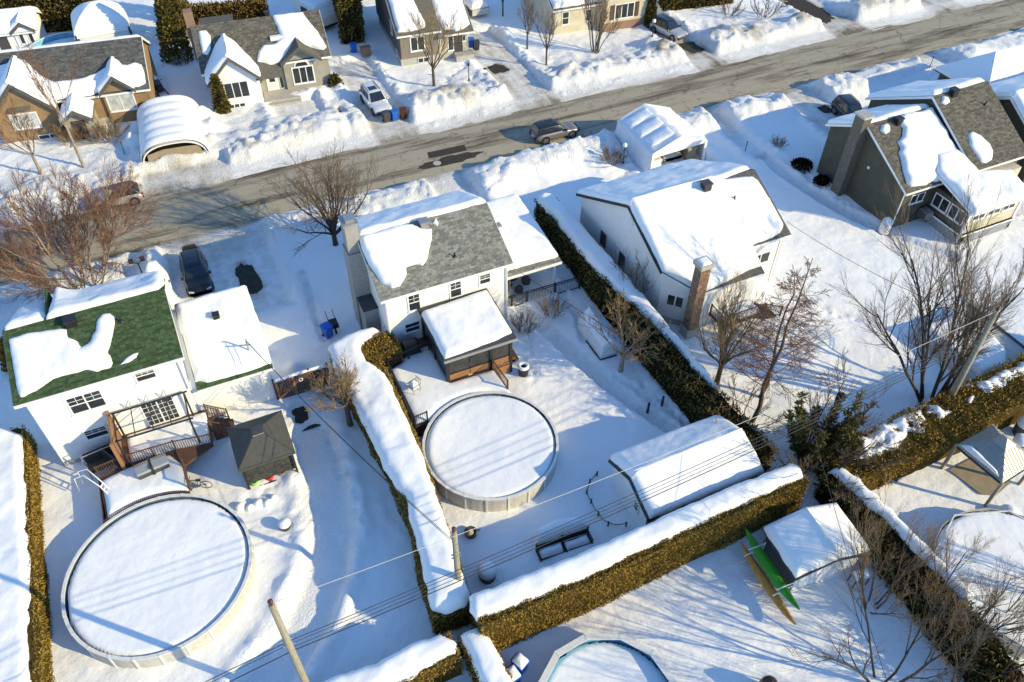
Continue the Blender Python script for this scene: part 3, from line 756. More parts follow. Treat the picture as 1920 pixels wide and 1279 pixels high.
mb = MB(); mb.box(11.15, 11.3, 37.78, 37.85, 1.75, 1.85); mb.build('outlet_box', M['dark'], H)
# stucco chimney on the left gable
mb = MB(); mb.box(7.5, 8.6, 41.35, 42.75, -0.4, 6.6); mb.box(7.6, 8.45, 41.5, 42.6, 6.6, 8.75)
mb.box(7.62, 8.598, 39.85, 41.35, -0.4, 2.9)
ch = mb.build('chimney', M['stucco'], H)
mb = MB(); mb.box(7.52, 8.53, 41.42, 42.68, 8.75, 8.9); mb.box(7.75, 8.3, 41.65, 42.45, 8.9, 9.1); mb.build('chimney_cap', M['greymetal'], ch)
mb = MB(); mb.box(7.56, 8.6, 39.8, 41.42, 2.9, 3.0); mb.build('chase_cap', M['dark'], ch)
# carport on the right side
mb = MB(); mb.prism([(39.3, 2.55), (39.3, 2.72), (47.0, 3.5), (47.0, 3.33)], 17.3, 22.15); cr = mb.build('carport_roof', M['sh_grey'], H)
v2, L2 = slope(39.3, 2.72, 47.0, 3.5)
shingles(cr, (17.3, 39.3, 2.72), (1, 0, 0), v2, 4.85, 1.6, M['sh_grey'], 0.33, 0.15, 3)
snow_patch('roof_snow', cr, (17.3, 39.3, 2.72), (1, 0, 0), v2, [(-0.05, 0.62), (1.2, 0.58), (3.0, 0.5), (4.6, 0.42), (4.85, 0.5), (4.9, 3.5), (4.85, L2), (0, L2)], 0.42, 0.4, 0.14, 0.08, 8, 0.05)
mb = MB(); mb.box(17.3, 22.15, 39.25, 39.3, 2.5, 2.72); mb.box(22.1, 22.15, 39.3, 47, 2.5, 2.6); mb.build('fascia', M['trim'], cr)
roof_vent(cr, 19.15, 43.9, 3.35, 0.5, 0.4, 'greymetal')
for px, py in ((21.75, 39.6), (21.75, 43.2), (21.75, 46.8)):
    mb = MB(); mb.box(px - .08, px + .08, py - .08, py + .08, -0.4, 2.6); mb.build('carport_post', M['trim'], H)
mb = MB(); mb.box(17.25, 18.7, 40.2, 46.5, -0.3, 0.55); mb.build('porch', M['concrete'], H)

# screened porch with dark frame, snow roof
S = thing('screened_porch', 'dark framed screened porch with snowy lean-to roof on the deck', 'screened porch', (13.2, 35.3, 1.0))
mb = MB(); mb.prism([(33.0, 3.22), (33.0, 3.38), (37.8, 3.75), (37.8, 3.59)], 10.7, 15.65); pr = mb.build('roof', M['dark'], S)
v3, L3 = slope(33.0, 3.38, 37.8, 3.75)
snow_patch('roof_snow', pr, (10.7, 33.0, 3.38), (1, 0, 0), v3, [(0.06, 0.1), (0.7, 0.12), (2.2, 0.22), (3.6, 0.3), (4.3, 0.42), (4.86, 0.5), (4.9, 4.2), (4.85, 4.62), (2, 4.52), (0.25, 4.45), (0.05, 4.2)], 0.36, 0.45, 0.12, 0.08, 11, 0.04)
mb = MB(); mb.box(10.68, 15.67, 32.95, 33.0, 3.16, 3.36); mb.build('gutter', M['greymetal'], S)
for px, py in ((10.95, 33.3), (15.35, 33.3), (13.95, 33.3), (10.95, 35.5), (15.35, 35.5), (10.95, 37.6), (15.35, 37.6)):
    mb = MB(); mb.box(px - .1, px + .1, py - .1, py + .1, 0.1 if px > 14.5 else 1.0, 3.25 + (py - 33) * .07); mb.build('post', M['black'], S)
M['screen'] = mat('dark_screen', (0.035, 0.034, 0.032), 0.3, spec=0.5, var=0.4, vscale=2.5)
for a0, a1 in ((11.05, 12.45), (12.5, 13.85), (14.05, 15.25)):
    mb = MB(); mb.box(a0, a1, 33.27, 33.31, 1.75, 3.2); f_ = mb.build('screen_panel', M['screen'], S)
    for z0, z1 in ((1.68, 1.75), (3.15, 3.2)):
        mb = MB(); mb.box(a0, a1, 33.24, 33.34, z0, z1); mb.build('frame_rail', M['black'], f_)
    mb = MB(); mb.box(a0, a1, 33.26, 33.33, 1.15, 1.68); mb.build('kick_panel', M['wood_or'], S)
for xx in (10.95, 15.35):
    for b0, b1 in ((33.4, 35.4), (35.6, 37.5)):
        mb = MB(); mb.box(xx - .02, xx + .02, b0, b1, 1.7, 3.28); mb.build('screen_panel', M['screen'], S)
        mb = MB(); mb.box(xx - .035, xx + .035, b0, b1, 1.1, 1.7); mb.build('kick_panel', M['black'], S)
mb = MB(); mb.box(14.05, 15.3, 33.22, 33.26, 0.2, 1.1); mb.build('skirt', M['wood_or'], S)

# ------------------------------------------------------------------ deck of the centre house, round pool
PX, PY, PRAD, PZ = 11.42, 27.55, 4.02, 1.22
D = thing('deck', 'snow covered wooden deck with black railing above the round pool', 'deck', (10.5, 33.2, 0))
arc = [(PX + (PRAD + .12) * math.cos(t), PY + (PRAD + .12) * math.sin(t)) for t in np.linspace(R(47), R(129), 14)]
outline = [(7.7, 30.7)] + [(8.72, 30.68)] + arc[::-1] + [(14.2, 33.2), (15.3, 33.2), (15.3, 33.28), (11.0, 33.28), (11.0, 37.8), (8.9, 37.8), (8.9, 36.3), (7.7, 35.9)]
mb = MB(); mb.slab([(x, y, 0.88) for x, y in outline], (0, 0, 0.14)); mb.build('deck_floor', M['wood'], D)
snow_flat('deck_snow', D, [(7.8, 30.75), (8.8, 30.8)] + [(a, b + .05) for a, b in arc[::-1]] + [(14.1, 33.1), (11.05, 33.2), (11.05, 36.9), (8.95, 36.9), (8.9, 36.2), (7.8, 35.8)], 1.02, 0.2, edge=0.5, step=0.13, amp=0.05, seed=13, rough_edge=0.03)
for i in range(26):
    t = i / 25; mb = MB(); mb.box(7.68, 7.71, 30.75 + 5.1 * t - .09, 30.75 + 5.1 * t + .09, -0.2, 0.88); mb.build('skirt_board', M['wood'], D)
for i in range(5):
    mb = MB(); mb.box(7.72 + .2 * i, 7.9 + .2 * i, 30.66, 30.69, -0.2, 0.88); mb.build('skirt_board', M['wood'], D)
def railing(parent, pts, z0, h=0.95, pitch=0.13, m='black', post=0.09, name='railing', closed=False, cap=True, pw=0.022):
    """top and bottom rail with balusters along a polyline; posts as sub-parts"""
    mb = MB(); posts = []
    for (a, b) in zip(pts[:-1], pts[1:]):
        a = np.array(a, float); b = np.array(b, float)
        za = z0 if len(a) < 3 else a[2]; zb = z0 if len(b) < 3 else b[2]
        A = np.array((a[0], a[1], za)); B = np.array((b[0], b[1], zb)); L = np.linalg.norm((B - A)[:2])
        up = np.array((0, 0, 1.0))
        mb.bar(A + up * h, B + up * h, 0.07, 0.045); mb.bar(A + up * 0.1, B + up * 0.1, 0.045, 0.045)
        for i in range(1, max(2, int(L / pitch))):
            q = A + (B - A) * i / max(2, int(L / pitch)); mb.bar(q + up * 0.12, q + up * (h - 0.02), pw)
        posts += [A, B]
    r = mb.build(name, M[m], parent)
    seen = set()
    for p in posts:
        k = (round(p[0], 2), round(p[1], 2))
        if k in seen: continue
        seen.add(k)
        q = MB(); q.box(p[0] - post / 2, p[0] + post / 2, p[1] - post / 2, p[1] + post / 2, p[2] - 0.15, p[2] + h + 0.06); q.build('post', M[m], r)
    return r
railing(D, [(8.6, 30.78), (7.78, 30.72), (7.78, 33.3), (7.78, 35.85), (9.3, 36.15), (10.8, 36.4)], 1.02)
railing(D, [(14.0, 33.1), (14.15, 31.1)], 1.02, 0.9, m='wood')
mb = MB()
for i in range(3): mb.box(15.5, 16.3 - .25 * i, 34.0, 35.2, -0.2, 0.25 + 0.25 * i)
mb.build('step', M['wood_or'], D)

def round_pool(name, label, cx, cy, r, z, n, wallm='pool_wall', railm='pool_rail', linerm='liner', snow_drop=0.03, rail_w=0.17, a0=0.0, wear=True, seed=0, zb=-0.4, snow_shift=(0, 0)):
    P = thing(name, label, 'pool', (cx, cy, 0))
    ang = [a0 + 2 * math.pi * i / n for i in range(n)]
    # one panel mesh shared by all panels, one rail mesh, one post mesh
    da = 2 * math.pi / n; k = 3
    t = np.linspace(-da / 2, da / 2, k + 1)
    def shell(r0, r1, z0, z1, tt):
        mb = MB()
        for q0, q1 in zip(tt[:-1], tt[1:]):
            c = [(rr * math.cos(q), rr * math.sin(q)) for rr in (r0, r1) for q in (q0, q1)]
            (ax, ay), (bx, by), (cx_, cy_), (dx, dy) = c
            o = mb.verts([(ax, ay, z0), (bx, by, z0), (dx, dy, z0), (cx_, cy_, z0), (ax, ay, z1), (bx, by, z1), (dx, dy, z1), (cx_, cy_, z1)])
            mb.faces(np.array([[3, 2, 1, 0], [4, 5, 6, 7], [0, 1, 5, 4], [1, 2, 6, 5], [2, 3, 7, 6], [3, 0, 4, 7]])[:, ::-1] + o)
        return mb
    pm = shell(r - 0.02, r + 0.02, zb, z - 0.03, t).mesh('panel'); rm = shell(r - rail_w * .55, r + rail_w * .45, z - 0.03, z + 0.02, np.array([-da / 2 * .985, 0, da / 2 * .985]) if n > 13 else np.array([-da / 2 * .985, da / 2 * .985])).mesh('top_rail')
    pb = MB(); pb.box(r + 0.02, r + 0.06, -0.055, 0.055, zb, z - 0.03); po = pb.mesh('post')
    cb = MB(); cb.box(r - rail_w * .56, r + rail_w * .47, -0.07, 0.07, z + 0.0, z + 0.032); cm = cb.mesh('rail_cap')
    for i, a in enumerate(ang):
        for nm, me_, m_, aa in (('panel', pm, wallm, a), ('top_rail', rm, railm, a), ('post', po, railm, a + da / 2), ('rail_cap', cm, railm, a + da / 2)):
            o = link(nm, me_, M[m_], P); o.rotation_euler = (0, 0, aa)
    mb = MB(); mb.lathe(cx, cy, [(r - 0.03, z - 0.05), (r - 0.05, z - 0.8)], 72); mb.build('liner', M[linerm], P, smooth=True)
    # snow lying on the frozen pool
    a = np.linspace(0, 2 * math.pi, 64, endpoint=False)
    rr = r - 0.07
    snow_patch('pool_snow', P, (cx, cy, z - snow_drop - 0.25), (1, 0, 0), (0, 1, 0), [(rr * math.cos(q), rr * math.sin(q)) for q in a], 0.25, 0.35, 0.16, 0.02, seed, 0.0, sink=0.3,
               topfn=lambda A, B: 0.14 * sst(0.4, 1.0, (A * snow_shift[0] + B * snow_shift[1]) / r))
    return P
round_pool('round_pool', 'round above-ground pool full of snow beside the snowy deck', PX, PY, PRAD, PZ, 20, snow_shift=(-0.7, 0.5), seed=3)
mb = MB()
M['bag'] = M['trim']
# ------------------------------------------------------------------ green-roofed house on the left
H = thing('house', 'white house with green shingle roof and attached garage by the big pool', 'house', (-6, 42, 0))
mb = MB(); mb.prism([(37.42, -0.5), (37.42, 6.0), (42.1, 7.12), (45.7, 5.3), (45.7, -0.5)], -12.2, -4.0); mb.build('wall', M['white'], H)
mb = MB(); mb.prism([(37.1, 5.95), (37.1, 6.1), (42.1, 7.3), (42.1, 7.1)], -12.62, -3.65); rf = mb.build('roof', M['sh_green'], H)
v, Lv = slope(37.1, 6.1, 42.1, 7.3)
shingles(rf, (-12.62, 37.1, 6.1), (1, 0, 0), v, 8.97, Lv, M['sh_green'], 0.33, 0.15, 5)
mb = MB(); mb.prism([(42.1, 7.3), (46.0, 5.3), (46.0, 5.15), (42.1, 7.1)], -12.62, -10.35); mb.build('back_roof', M['sh_green'], H)
mb = MB(); mb.prism([(42.1, 7.3), (46.0, 5.5), (46.0, 5.35), (42.1, 7.12)], -10.35, -3.65); br = mb.build('back_roof', M['sh_green'], H)
mb = MB(); mb.prism([(42.9, 6.9), (45.9, 6.75), (46.1, 5.4), (45.3, 5.6)], -10.42, -10.3); mb.build('dormer_cheek', M['sh_green'], br)
mb = MB(); mb.prism([(42.5, 7.0), (45.7, 5.4), (45.7, 4.5), (42.5, 4.5)], -10.3, -4.0); mb.build('dormer_wall', M['white'], H)
snow_patch('roof_snow', rf, (-12.62, 37.1, 6.1), (1, 0, 0), v, [(0.25, 4.5), (0.2, 3.6), (0.3, 1.4), (0.4, 0.45), (0.55, 0.35), (1.25, 0.5), (2.1, 0.95), (2.9, 1.0), (3.9, 0.95), (4.4, 0.6), (5.2, 0.65), (5.35, 0.95), (5.3, 1.5), (5.15, 1.7), (5.5, 2.4), (5.75, 3.2), (5.95, 4.0), (5.7, 4.45), (5.3, 4.5), (4.95, 4.2), (4.75, 3.4), (4.3, 2.75), (3.85, 2.6), (3.75, 3.1), (3.3, 3.5), (3.35, 4.1), (3.0, 4.3), (1.3, 4.6)], 0.22, 0.5, 0.1, 0.1, 17, 0.06)
snow_patch('roof_snow', rf, (-12.62, 37.1, 6.1), (1, 0, 0), v, [(5.5, 0.6), (6.1, 0.62), (6.55, 0.85), (6.75, 1.15), (6.5, 1.2), (6.0, 1.0)], 0.1, 0.2, 0.07, 0.02, 18, 0.04)
vb, Lb = slope(46.0, 5.5, 42.1, 7.3)
snow_patch('roof_snow', br, (-10.35, 46.0, 5.5), (1, 0, 0), vb, [(0.12, 0.0), (2.0, 0.05), (6.7, 0.0), (6.7, Lb - 0.9), (6.35, Lb - 0.1), (0.05, Lb - 0.03)], 0.36, 0.5, 0.14, 0.1, 19, 0.05, topfn=lambda A, B: 0.85 * np.exp(-(A / 1.1) ** 2) * sst(Lb, 0.4, B))
vc, Lc = slope(46.0, 5.3, 42.1, 7.3)
snow_patch('roof_snow', rf, (-12.62, 46.0, 5.3), (1, 0, 0), vc, [(0.1, 0.1), (1.3, -0.1), (2.2, 0.1), (2.24, 2.8), (2.2, Lc - .1), (0.05, Lc - .02)], 0.4, 0.6, 0.14, 0.14, 20, 0.05)
mb = MB(); mb.box(-12.62, -3.65, 37.05, 37.1, 5.88, 6.08); mb.slab([(-12.64, 37.1, 6.07), (-12.64, 42.1, 7.27), (-12.64, 42.1, 7.05), (-12.64, 37.1, 5.85)], (0.02, 0, 0)); mb.slab([(-3.65, 37.1, 6.07), (-3.65, 42.1, 7.27), (-3.65, 42.1, 7.05), (-3.65, 37.1, 5.85)], (0.02, 0, 0)); mb.build('fascia', M['trim'], rf)
roof_vent(rf, -9.0, 41.35, 7.12, 0.66, 0.5); plumb_vent(rf, -6.4, 40.6, 6.95)
window(H, 'F', 37.42, -9.4, 3.95, 1.75, 1.25, 2, 2, grid=(2, 2, 0.5), fw=0.1)
window(H, 'F', 37.42, -5.95, 4.95, 1.0, 0.72, 1, 2, grid=(3, 2, 0.5), fw=0.09)
window(H, 'F', 37.42, -9.75, 1.6, 1.15, 0.72, 1, 2, grid=(3, 2, 0.5), fw=0.09)
window(H, 'F', 37.42, -6.05, 1.15, 1.75, 1.95, 2, 1, grid=(3, 5, 1), fw=0.08, name='patio_door', sill=False)
window(H, 'F', 37.42, -11.3, -0.1, 0.5, 0.45, 1, 1, fw=0.05)
mb = MB(); mb.box(-12.22, -4.0, 37.39, 37.44, -0.5, 0.35); mb.build('foundation', M['concrete'], H)
gutter_pipe(H, -12.1, 37.33, 0.1, 5.9); gutter_pipe(H, -4.05, 37.33, 3.3, 5.9)
# garage
mb = MB(); mb.prism([(37.4, -0.5), (37.4, 3.05), (43.4, 4.3), (43.9, 4.1), (43.9, -0.5)], -3.98, 0.6); mb.build('garage_wall', M['white'], H)
rg = roof_gable(H, -3.64, 0.95, 37.05, 3.2, 43.4, 4.5, 44.1, 4.25, 'sh_green')
v4, L4 = slope(37.05, 3.2, 43.4, 4.5)
shingles(rg, (-3.64, 37.05, 3.2), (1, 0, 0), v4, 4.59, 1.2, M['sh_green'], 0.33, 0.15, 6)
snow_patch('roof_snow', rg, (-3.64, 37.05, 3.2), (1, 0, 0), v4, [(0.0, 0.55), (0.25, 0.62), (0.7, 0.32), (1.8, 0.22), (3.0, 0.25), (4.6, 0.28), (4.65, 3.0), (4.62, L4 + .3), (0, L4 + .3)], 0.48, 0.45, 0.13, 0.1, 22, 0.05)
roof_vent(rg, -1.35, 41.4, 4.55, 0.42, 0.4)
mb = MB(); mb.tube([(-0.1, 38.4, 3.5), (-0.1, 38.3, 4.9), (-0.1, 38.2, 5.0)], 0.05, 8); mb.bar((-0.55, 38.3, 4.6), (0.1, 38.25, 4.45), 0.06); mb.build('service_mast', M['greymetal'], H)

# ------------------------------------------------------------------ big white house right of the long hedge
H = thing('house', 'large white house under an unbroken snow roof with brick chimney', 'house', (32, 38, 0))
RYs = 38.5
def zf(y): return 6.8 - (RYs - y) * 0.46
pl = [(26.95, 45.3), (26.95, 33.7), (28.7, 31.85), (33.6, 31.85), (33.6, 33.75), (37.05, 33.75), (37.05, 45.3)]
mb = MB()
for (a, b) in zip(pl, pl[1:] + pl[:1]):
    zt = lambda p: min(zf(p[1]), 6.8 - (p[1] - RYs) * 0.5) - 0.16
    pts = [(a[0], a[1], -0.5), (b[0], b[1], -0.5), (b[0], b[1], zt(b))]
    if (a[1] - RYs) * (b[1] - RYs) < 0: pts.append((a[0], RYs, 6.64))
    pts.append((a[0], a[1], zt(a)))
    mb.poly(pts[::1])
mb.build('wall', M['white'], H)
def P3(x, y): return (x, y, min(zf(y), 6.8 - (y - RYs) * 0.5))
mb = MB()
mb.slab([P3(26.65, RYs), P3(26.65, 33.6), P3(28.55, 31.5), P3(33.85, 31.5), P3(33.85, 33.4), P3(37.35, 33.4), P3(37.35, RYs)], (0, 0, -0.16))
mb.slab([P3(26.65, RYs), P3(37.35, RYs), P3(37.35, 45.65), P3(26.65, 45.65)], (0, 0, -0.16))
rf = mb.build('roof', M['sh_char'], H)
mb = MB()
E_ = [P3(26.62, 45.65), P3(26.62, RYs), P3(26.62, 33.6)]
for a, b in zip(E_[:-1], E_[1:]): mb.slab([(a[0], a[1], a[2] + .01), (b[0], b[1], b[2] + .01), (b[0], b[1], b[2] - .24), (a[0], a[1], a[2] - .24)], (0.03, 0, 0))
mb.build('fascia', M['black'], rf)
mb = MB()
mb.bar((28.55, 31.47, zf(31.5) - .12), (33.85, 31.47, zf(31.5) - .12), 0.05, 0.2); mb.bar((33.9, 33.37, zf(33.4) - .12), (37.35, 33.37, zf(33.4) - .12), 0.05, 0.2); mb.bar((26.65, 33.57, zf(33.6) - .13), (28.53, 31.5, zf(31.5) - .13), 0.05, 0.2)
mb.build('gutter', M['trim'], rf)
k = 1 / math.cos(math.atan(0.46)); v = (0, 1, 0.46)
snow_patch('roof_snow', rf, (26.65, 31.5, zf(31.5)), (1, 0, 0), v, [(0.05, 2.15 * k), (1.9, 0.1 * k), (2.1, 0.02), (4.0, 0.22), (5.4, 0.4 * k), (7.2, 0.5 * k), (7.35, 1.98 * k), (9.0, 2.05 * k), (9.9, 2.2 * k), (10.45, 2.6 * k), (10.5, 4.2 * k), (10.4, 6.1 * k), (10.1, 6.55 * k), (9.3, 6.72 * k), (7.9, 6.9 * k), (7.2, 7.0 * k + .25), (0.05, 7.0 * k + .25)], 0.4, 0.4, 0.14, 0.1, 31, 0.05, flat=(15,))
k2 = math.hypot(1, 0.5)
snow_patch('roof_snow', rf, (26.65, 45.65, P3(0, 45.65)[2]), (1, 0, 0), (0, -1, 0.5), [(0, 0), (10.7, 0), (10.7, 6.7 * k2), (7.3, 7.15 * k2 + .25), (0, 7.15 * k2 + .25)], 0.36, 0.35, 0.16, 0.08, 32, 0.03, flat=(3,))
roof_vent(rf, 32.6, 37.85, 6.9, 0.66, 0.6, 'dark'); plumb_vent(rf, 34.3, 36.6, 6.25)
for a in (41.6, 38.8): door(H, 'L', 26.95, a, 0.9, 0.55, 1.15, 'dark', False, 'window')
window(H, 'F', 33.75, 35.4, 2.2, 1.5, 0.85, 2, 1, fw=0.07)
mb = MB(); mb.lathe(0, 0, [(0, 0)], 3) if 0 else mb.box(26.9, 26.95, 38.0, 38.4, 5.3, 5.7); mb.build('gable_vent', M['trim'], H)
# window on the angled corner wall
wn_ = MB(); da = np.array((1.75, -1.85, 0)); da /= np.linalg.norm(da); dn_ = np.array((-da[1], da[0], 0)) * -1
if dn_[0] > 0: dn_ = -dn_
c0 = np.array((26.95, 33.7, 0)) + da * 1.1
def ang_box(mb, a0, a1, z0, z1, d0, d1):
    p = [c0 + da * a + dn_ * d + np.array((0, 0, z)) for d in (d0, d1) for a, z in ((a0, z0), (a1, z0), (a1, z1), (a0, z1))]
    o = mb.verts(p); mb.faces(np.array([[3, 2, 1, 0], [4, 5, 6, 7], [0, 1, 5, 4], [1, 2, 6, 5], [2, 3, 7, 6], [3, 0, 4, 7]]) + o)
for a0, a1, z0, z1 in ((-.62, .62, 1.55, 1.65), (-.62, .62, 2.55, 2.65), (-.62, -.53, 1.65, 2.55), (.53, .62, 1.65, 2.55), (-.05, .05, 1.65, 2.55)): ang_box(wn_, a0, a1, z0, z1, 0, 0.05)
w_ = wn_.build('window', M['trim'], H)
for a0, a1 in ((-.53, -.05), (.05, .53)):
    mb = MB(); ang_box(mb, a0, a1, 1.65, 2.55, -0.02, 0.015); mb.build('pane', M['glass'], w_)
mb = MB(); ang_box(mb, -1.05, 1.4, -0.5, 0.45, 0.0, 0.04); mb.build('foundation', M['concrete'], H)
gutter_pipe(H, 36.95, 33.62, 0, 4.4)
# brick chimney: courses as pieces
mb = MB(); mb.box(27.85, 28.6, 31.1, 31.8, 0.75, 6.2); ch = mb.build('chimney', M['concrete'], H)
mb = MB(); mb.box(27.75, 28.7, 31.0, 31.9, -0.4, 0.75); mb.build('chimney_base', M['concrete'], ch)
mb = MB(); mb.box(27.72, 28.73, 30.97, 31.93, 6.2, 6.55); cc = mb.build('chimney_cap', M['concrete'], ch)
snow_flat('cap_snow', ch, [(27.85, 31.05), (28.6, 31.05), (28.6, 31.85), (27.85, 31.85)], 6.55, 0.12, edge=0.2, step=0.07, amp=0.02, rough_edge=0.0)
mb = MB(); rs = np.random.RandomState(3)
for c in range(66):
    z = 0.77 + c * 0.0825
    for side in range(4):
        off = 0.115 * (c % 2)
        L = 0.75 if side % 2 == 0 else 0.7
        a = -off
        while a < L - 0.02:
            a0, a1 = max(a, 0), min(a + 0.22, L); a += 0.233
            if a1 - a0 < 0.03: continue
            d = rs.uniform(0.008, 0.016)
            if side == 0: mb.box(27.85 + a0, 27.85 + a1, 31.1 - d, 31.11, z, z + 0.07)
            elif side == 2: mb.box(27.85 + a0, 27.85 + a1, 31.79, 31.8 + d, z, z + 0.07)
            elif side == 1: mb.box(28.59, 28.6 + d, 31.1 + a0, 31.1 + a1, z, z + 0.07)
            else: mb.box(27.85 - d, 27.86, 31.1 + a0, 31.1 + a1, z, z + 0.07)
M['brick_isl'] = mat('chimney_brick', (0.26, 0.165, 0.115), 0.9, var=0.15, vscale=10, island=0.4)
b_ = mb.build('bricks', M['brick_isl'], ch); b_['kind'] = 'stuff'
# back stairs and landing of dark wood under the trees
mb = MB(); mb.box(30.0, 33.5, 30.2, 31.8, 0.85, 0.98); dk = mb.build('landing', M['wood'], H)
railing(dk, [(30.0, 31.7), (30.0, 30.25), (33.45, 30.25)], 0.98, 0.9, m='wood')
mb = MB()
for i in range(5): mb.box(33.5 + 0.28 * i, 33.78 + 0.28 * i, 30.3, 31.5, 0.5 - 0.2 * i, 0.85 - 0.18 * i)
mb.build('step', M['wood'], dk)
snow_flat('landing_snow', dk, [(30.1, 30.35), (33.4, 30.35), (33.4, 31.8), (30.1, 31.8)], 0.98, 0.25, edge=0.3, step=0.12, seed=4)
railing(dk, [(33.5, 30.25, 0.9), (35.2, 30.25, 0.0)], 0.98, 0.9, m='wood')

# ------------------------------------------------------------------ olive house with sunroom
H = thing('house', 'dark olive house with tall stone chimney, sunroom and brown shingles', 'house', (55, 39, 0))
mb = MB(); mb.prism([(34.9, -0.5), (34.9, 3.62), (40.25, 6.42), (43.9, 4.5), (43.9, -0.5)], 49.75, 56.2); mb.build('wall', M['darkgreen'], H)
rf = roof_gable(H, 49.55, 56.2, 34.55, 3.65, 40.25, 6.6, 44.3, 4.5, 'sh_brown')
v, Lv = slope(34.55, 3.65, 40.25, 6.6)
shingles(rf, (49.55, 34.55, 3.65), (1, 0, 0), v, 4.0, Lv, M['sh_brown'], 0.34, 0.16, 8)
snow_patch('roof_snow', rf, (49.55, 34.55, 3.65), (1, 0, 0), v, [(0.42, 0.75), (0.75, 0.4), (1.5, 0.2), (2.6, 0.25), (6.6, 0.1), (6.6, 6.3), (3.5, 6.45), (3.2, 6.3), (2.75, 5.9), (2.9, 5.3), (2.3, 4.6), (1.65, 4.35), (1.7, 3.75), (1.2, 3.4), (1.15, 2.9), (1.0, 2.5), (0.6, 1.5)], 0.42, 0.45, 0.13, 0.12, 41, 0.08)
snow_patch('roof_snow', rf, (49.55, 34.55, 3.65), (1, 0, 0), v, [(0.75, 5.6), (1.1, 5.2), (1.6, 5.3), (1.85, 5.75), (1.7, 6.1), (1.1, 6.05)], 0.25, 0.3, 0.09, 0.03, 42, 0.04)
vb, Lb = slope(44.3, 4.5, 40.25, 6.6)
snow_patch('roof_snow', rf, (49.55, 44.3, 4.5), (1, 0, 0), vb, [(0, 0), (6.6, 0), (6.6, Lb), (2.5, Lb), (0.1, Lb - 0.06)], 0.34, 0.35, 0.16, 0.06, 43, 0.03)
roof_vent(rf, 52.3, 39.75, 6.35, 0.6, 0.55)
mb = MB(); mb.box(48.95, 49.75, 40.15, 41.15, -0.4, 7.2); ch = mb.build('chimney', M['stone_dark'], H)
mb = MB(); mb.box(48.85, 49.82, 40.05, 41.25, 7.2, 7.38); mb.build('chimney_cap', M['concrete'], ch)
mb = MB(); mb.box(49.68, 49.75, 38.75, 38.95, 3.3, 3.5); mb.build('dryer_hood', M['trim'], H)
mb = MB(); mb.box(49.66, 49.75, 36.2, 36.4, 2.6, 2.8); mb.build('wall_vent', M['dark'], H)
gutter_pipe(H, 49.7, 34.8, -0.2, 3.4)
window(H, 'F', 34.9, 51.5, 2.1, 1.3, 0.75, 2, 1, fw=0.06)
# higher block behind to the right
mb = MB(); mb.prism([(34.6, -0.5), (34.6, 4.15), (40.3, 7.35), (46.2, 4.4), (46.2, -0.5)], 56.2, 61.6); mb.build('wall', M['darkgreen'], H)
r2 = roof_gable(H, 56.0, 62.0, 34.2, 4.15, 40.3, 7.6, 46.6, 4.3, 'sh_brown')
v2, L2 = slope(34.2, 4.15, 40.3, 7.6)
shingles(r2, (56.0, 34.2, 4.15), (1, 0, 0), v2, 6.0, L2, M['sh_brown'], 0.34, 0.16, 9)
snow_patch('roof_snow', r2, (56.0, 34.2, 4.15), (1, 0, 0), v2, [(1.0, 0.55), (1.4, 0.3), (2.1, 0.45), (2.65, 1.05), (2.75, 1.8), (2.3, 2.7), (1.8, 3.2), (1.25, 3.1), (1.0, 2.5), (0.8, 2.1), (0.95, 1.3)], 0.2, 0.4, 0.11, 0.06, 44, 0.06)
snow_patch('roof_snow', r2, (56.0, 34.2, 4.15), (1, 0, 0), v2, [(0.3, 6.25), (0.65, 5.95), (1.2, 6.1), (1.25, 6.5), (0.8, 6.8)], 0.2, 0.25, 0.08, 0.03, 45, 0.03)
v3, L3 = slope(46.6, 4.3, 40.3, 7.6)
snow_patch('roof_snow', r2, (56.0, 46.6, 4.3), (1, 0, 0), v3, [(0, 0), (6, 0), (6, L3 - .3), (3.5, L3), (0.1, L3 - .05)], 0.36, 0.35, 0.18, 0.06, 46, 0.03)
roof_vent(r2, 57.9, 40.0, 7.45, 0.62, 0.6); plumb_vent(r2, 60.4, 38.6, 6.7)
mb = MB(); mb.box(57.0, 60.8, 33.6, 34.6, -0.5, 3.6); mb.build('bay_wall', M['beige'], H)
# sunroom on a lattice base
mb = MB(); mb.box(53.1, 58.6, 31.25, 34.9, 0.95, 3.1); sr = mb.build('sunroom', M['darkgreen'], H)
mb = MB(); mb.box(53.14, 58.62, 31.18, 31.25, 0.95, 3.0); mb.build('front_panel', M['beige'], sr)
for a in (33.85, 32.2): window(H, 'L', 53.1, a, 1.7, 1.35, 1.0, 2, 1, fw=0.08, name='sunroom_window')
for a in (54.2, 55.8, 57.4): window(H, 'F', 31.18, a, 2.15, 1.2, 0.62, 2, 1, fw=0.07, name='sunroom_window')
for px, py in ((53.08, 31.2), (58.62, 31.2)):
    mb = MB(); mb.box(px - .09, px + .09, py - .09, py + .09, 0.0, 3.05); mb.build('corner_post', M['trim'], sr)
P_ = [(52.75, 30.75, 3.15), (59.0, 30.75, 3.15), (59.0, 33.5, 3.9), (56.3, 34.2, 4.09), (56.1, 36.6, 4.75), (52.75, 36.6, 4.75)]
mb = MB(); mb.slab(P_, (0, 0, -0.16)); sroof = mb.build('sunroom_roof', M['trim'], H)
vs, Ls = slope(30.75, 3.15, 36.6, 4.75)
snow_patch('roof_snow', sroof, (52.75, 30.75, 3.15), (1, 0, 0), vs, [(0.1, 0.03), (3, -0.05), (6.2, -0.05), (6.25, 2.75), (3.5, 3.5), (3.35, Ls), (0.9, Ls), (0.1, Ls - 1.5)], 0.4, 0.4, 0.13, 0.12, 47, 0.05)
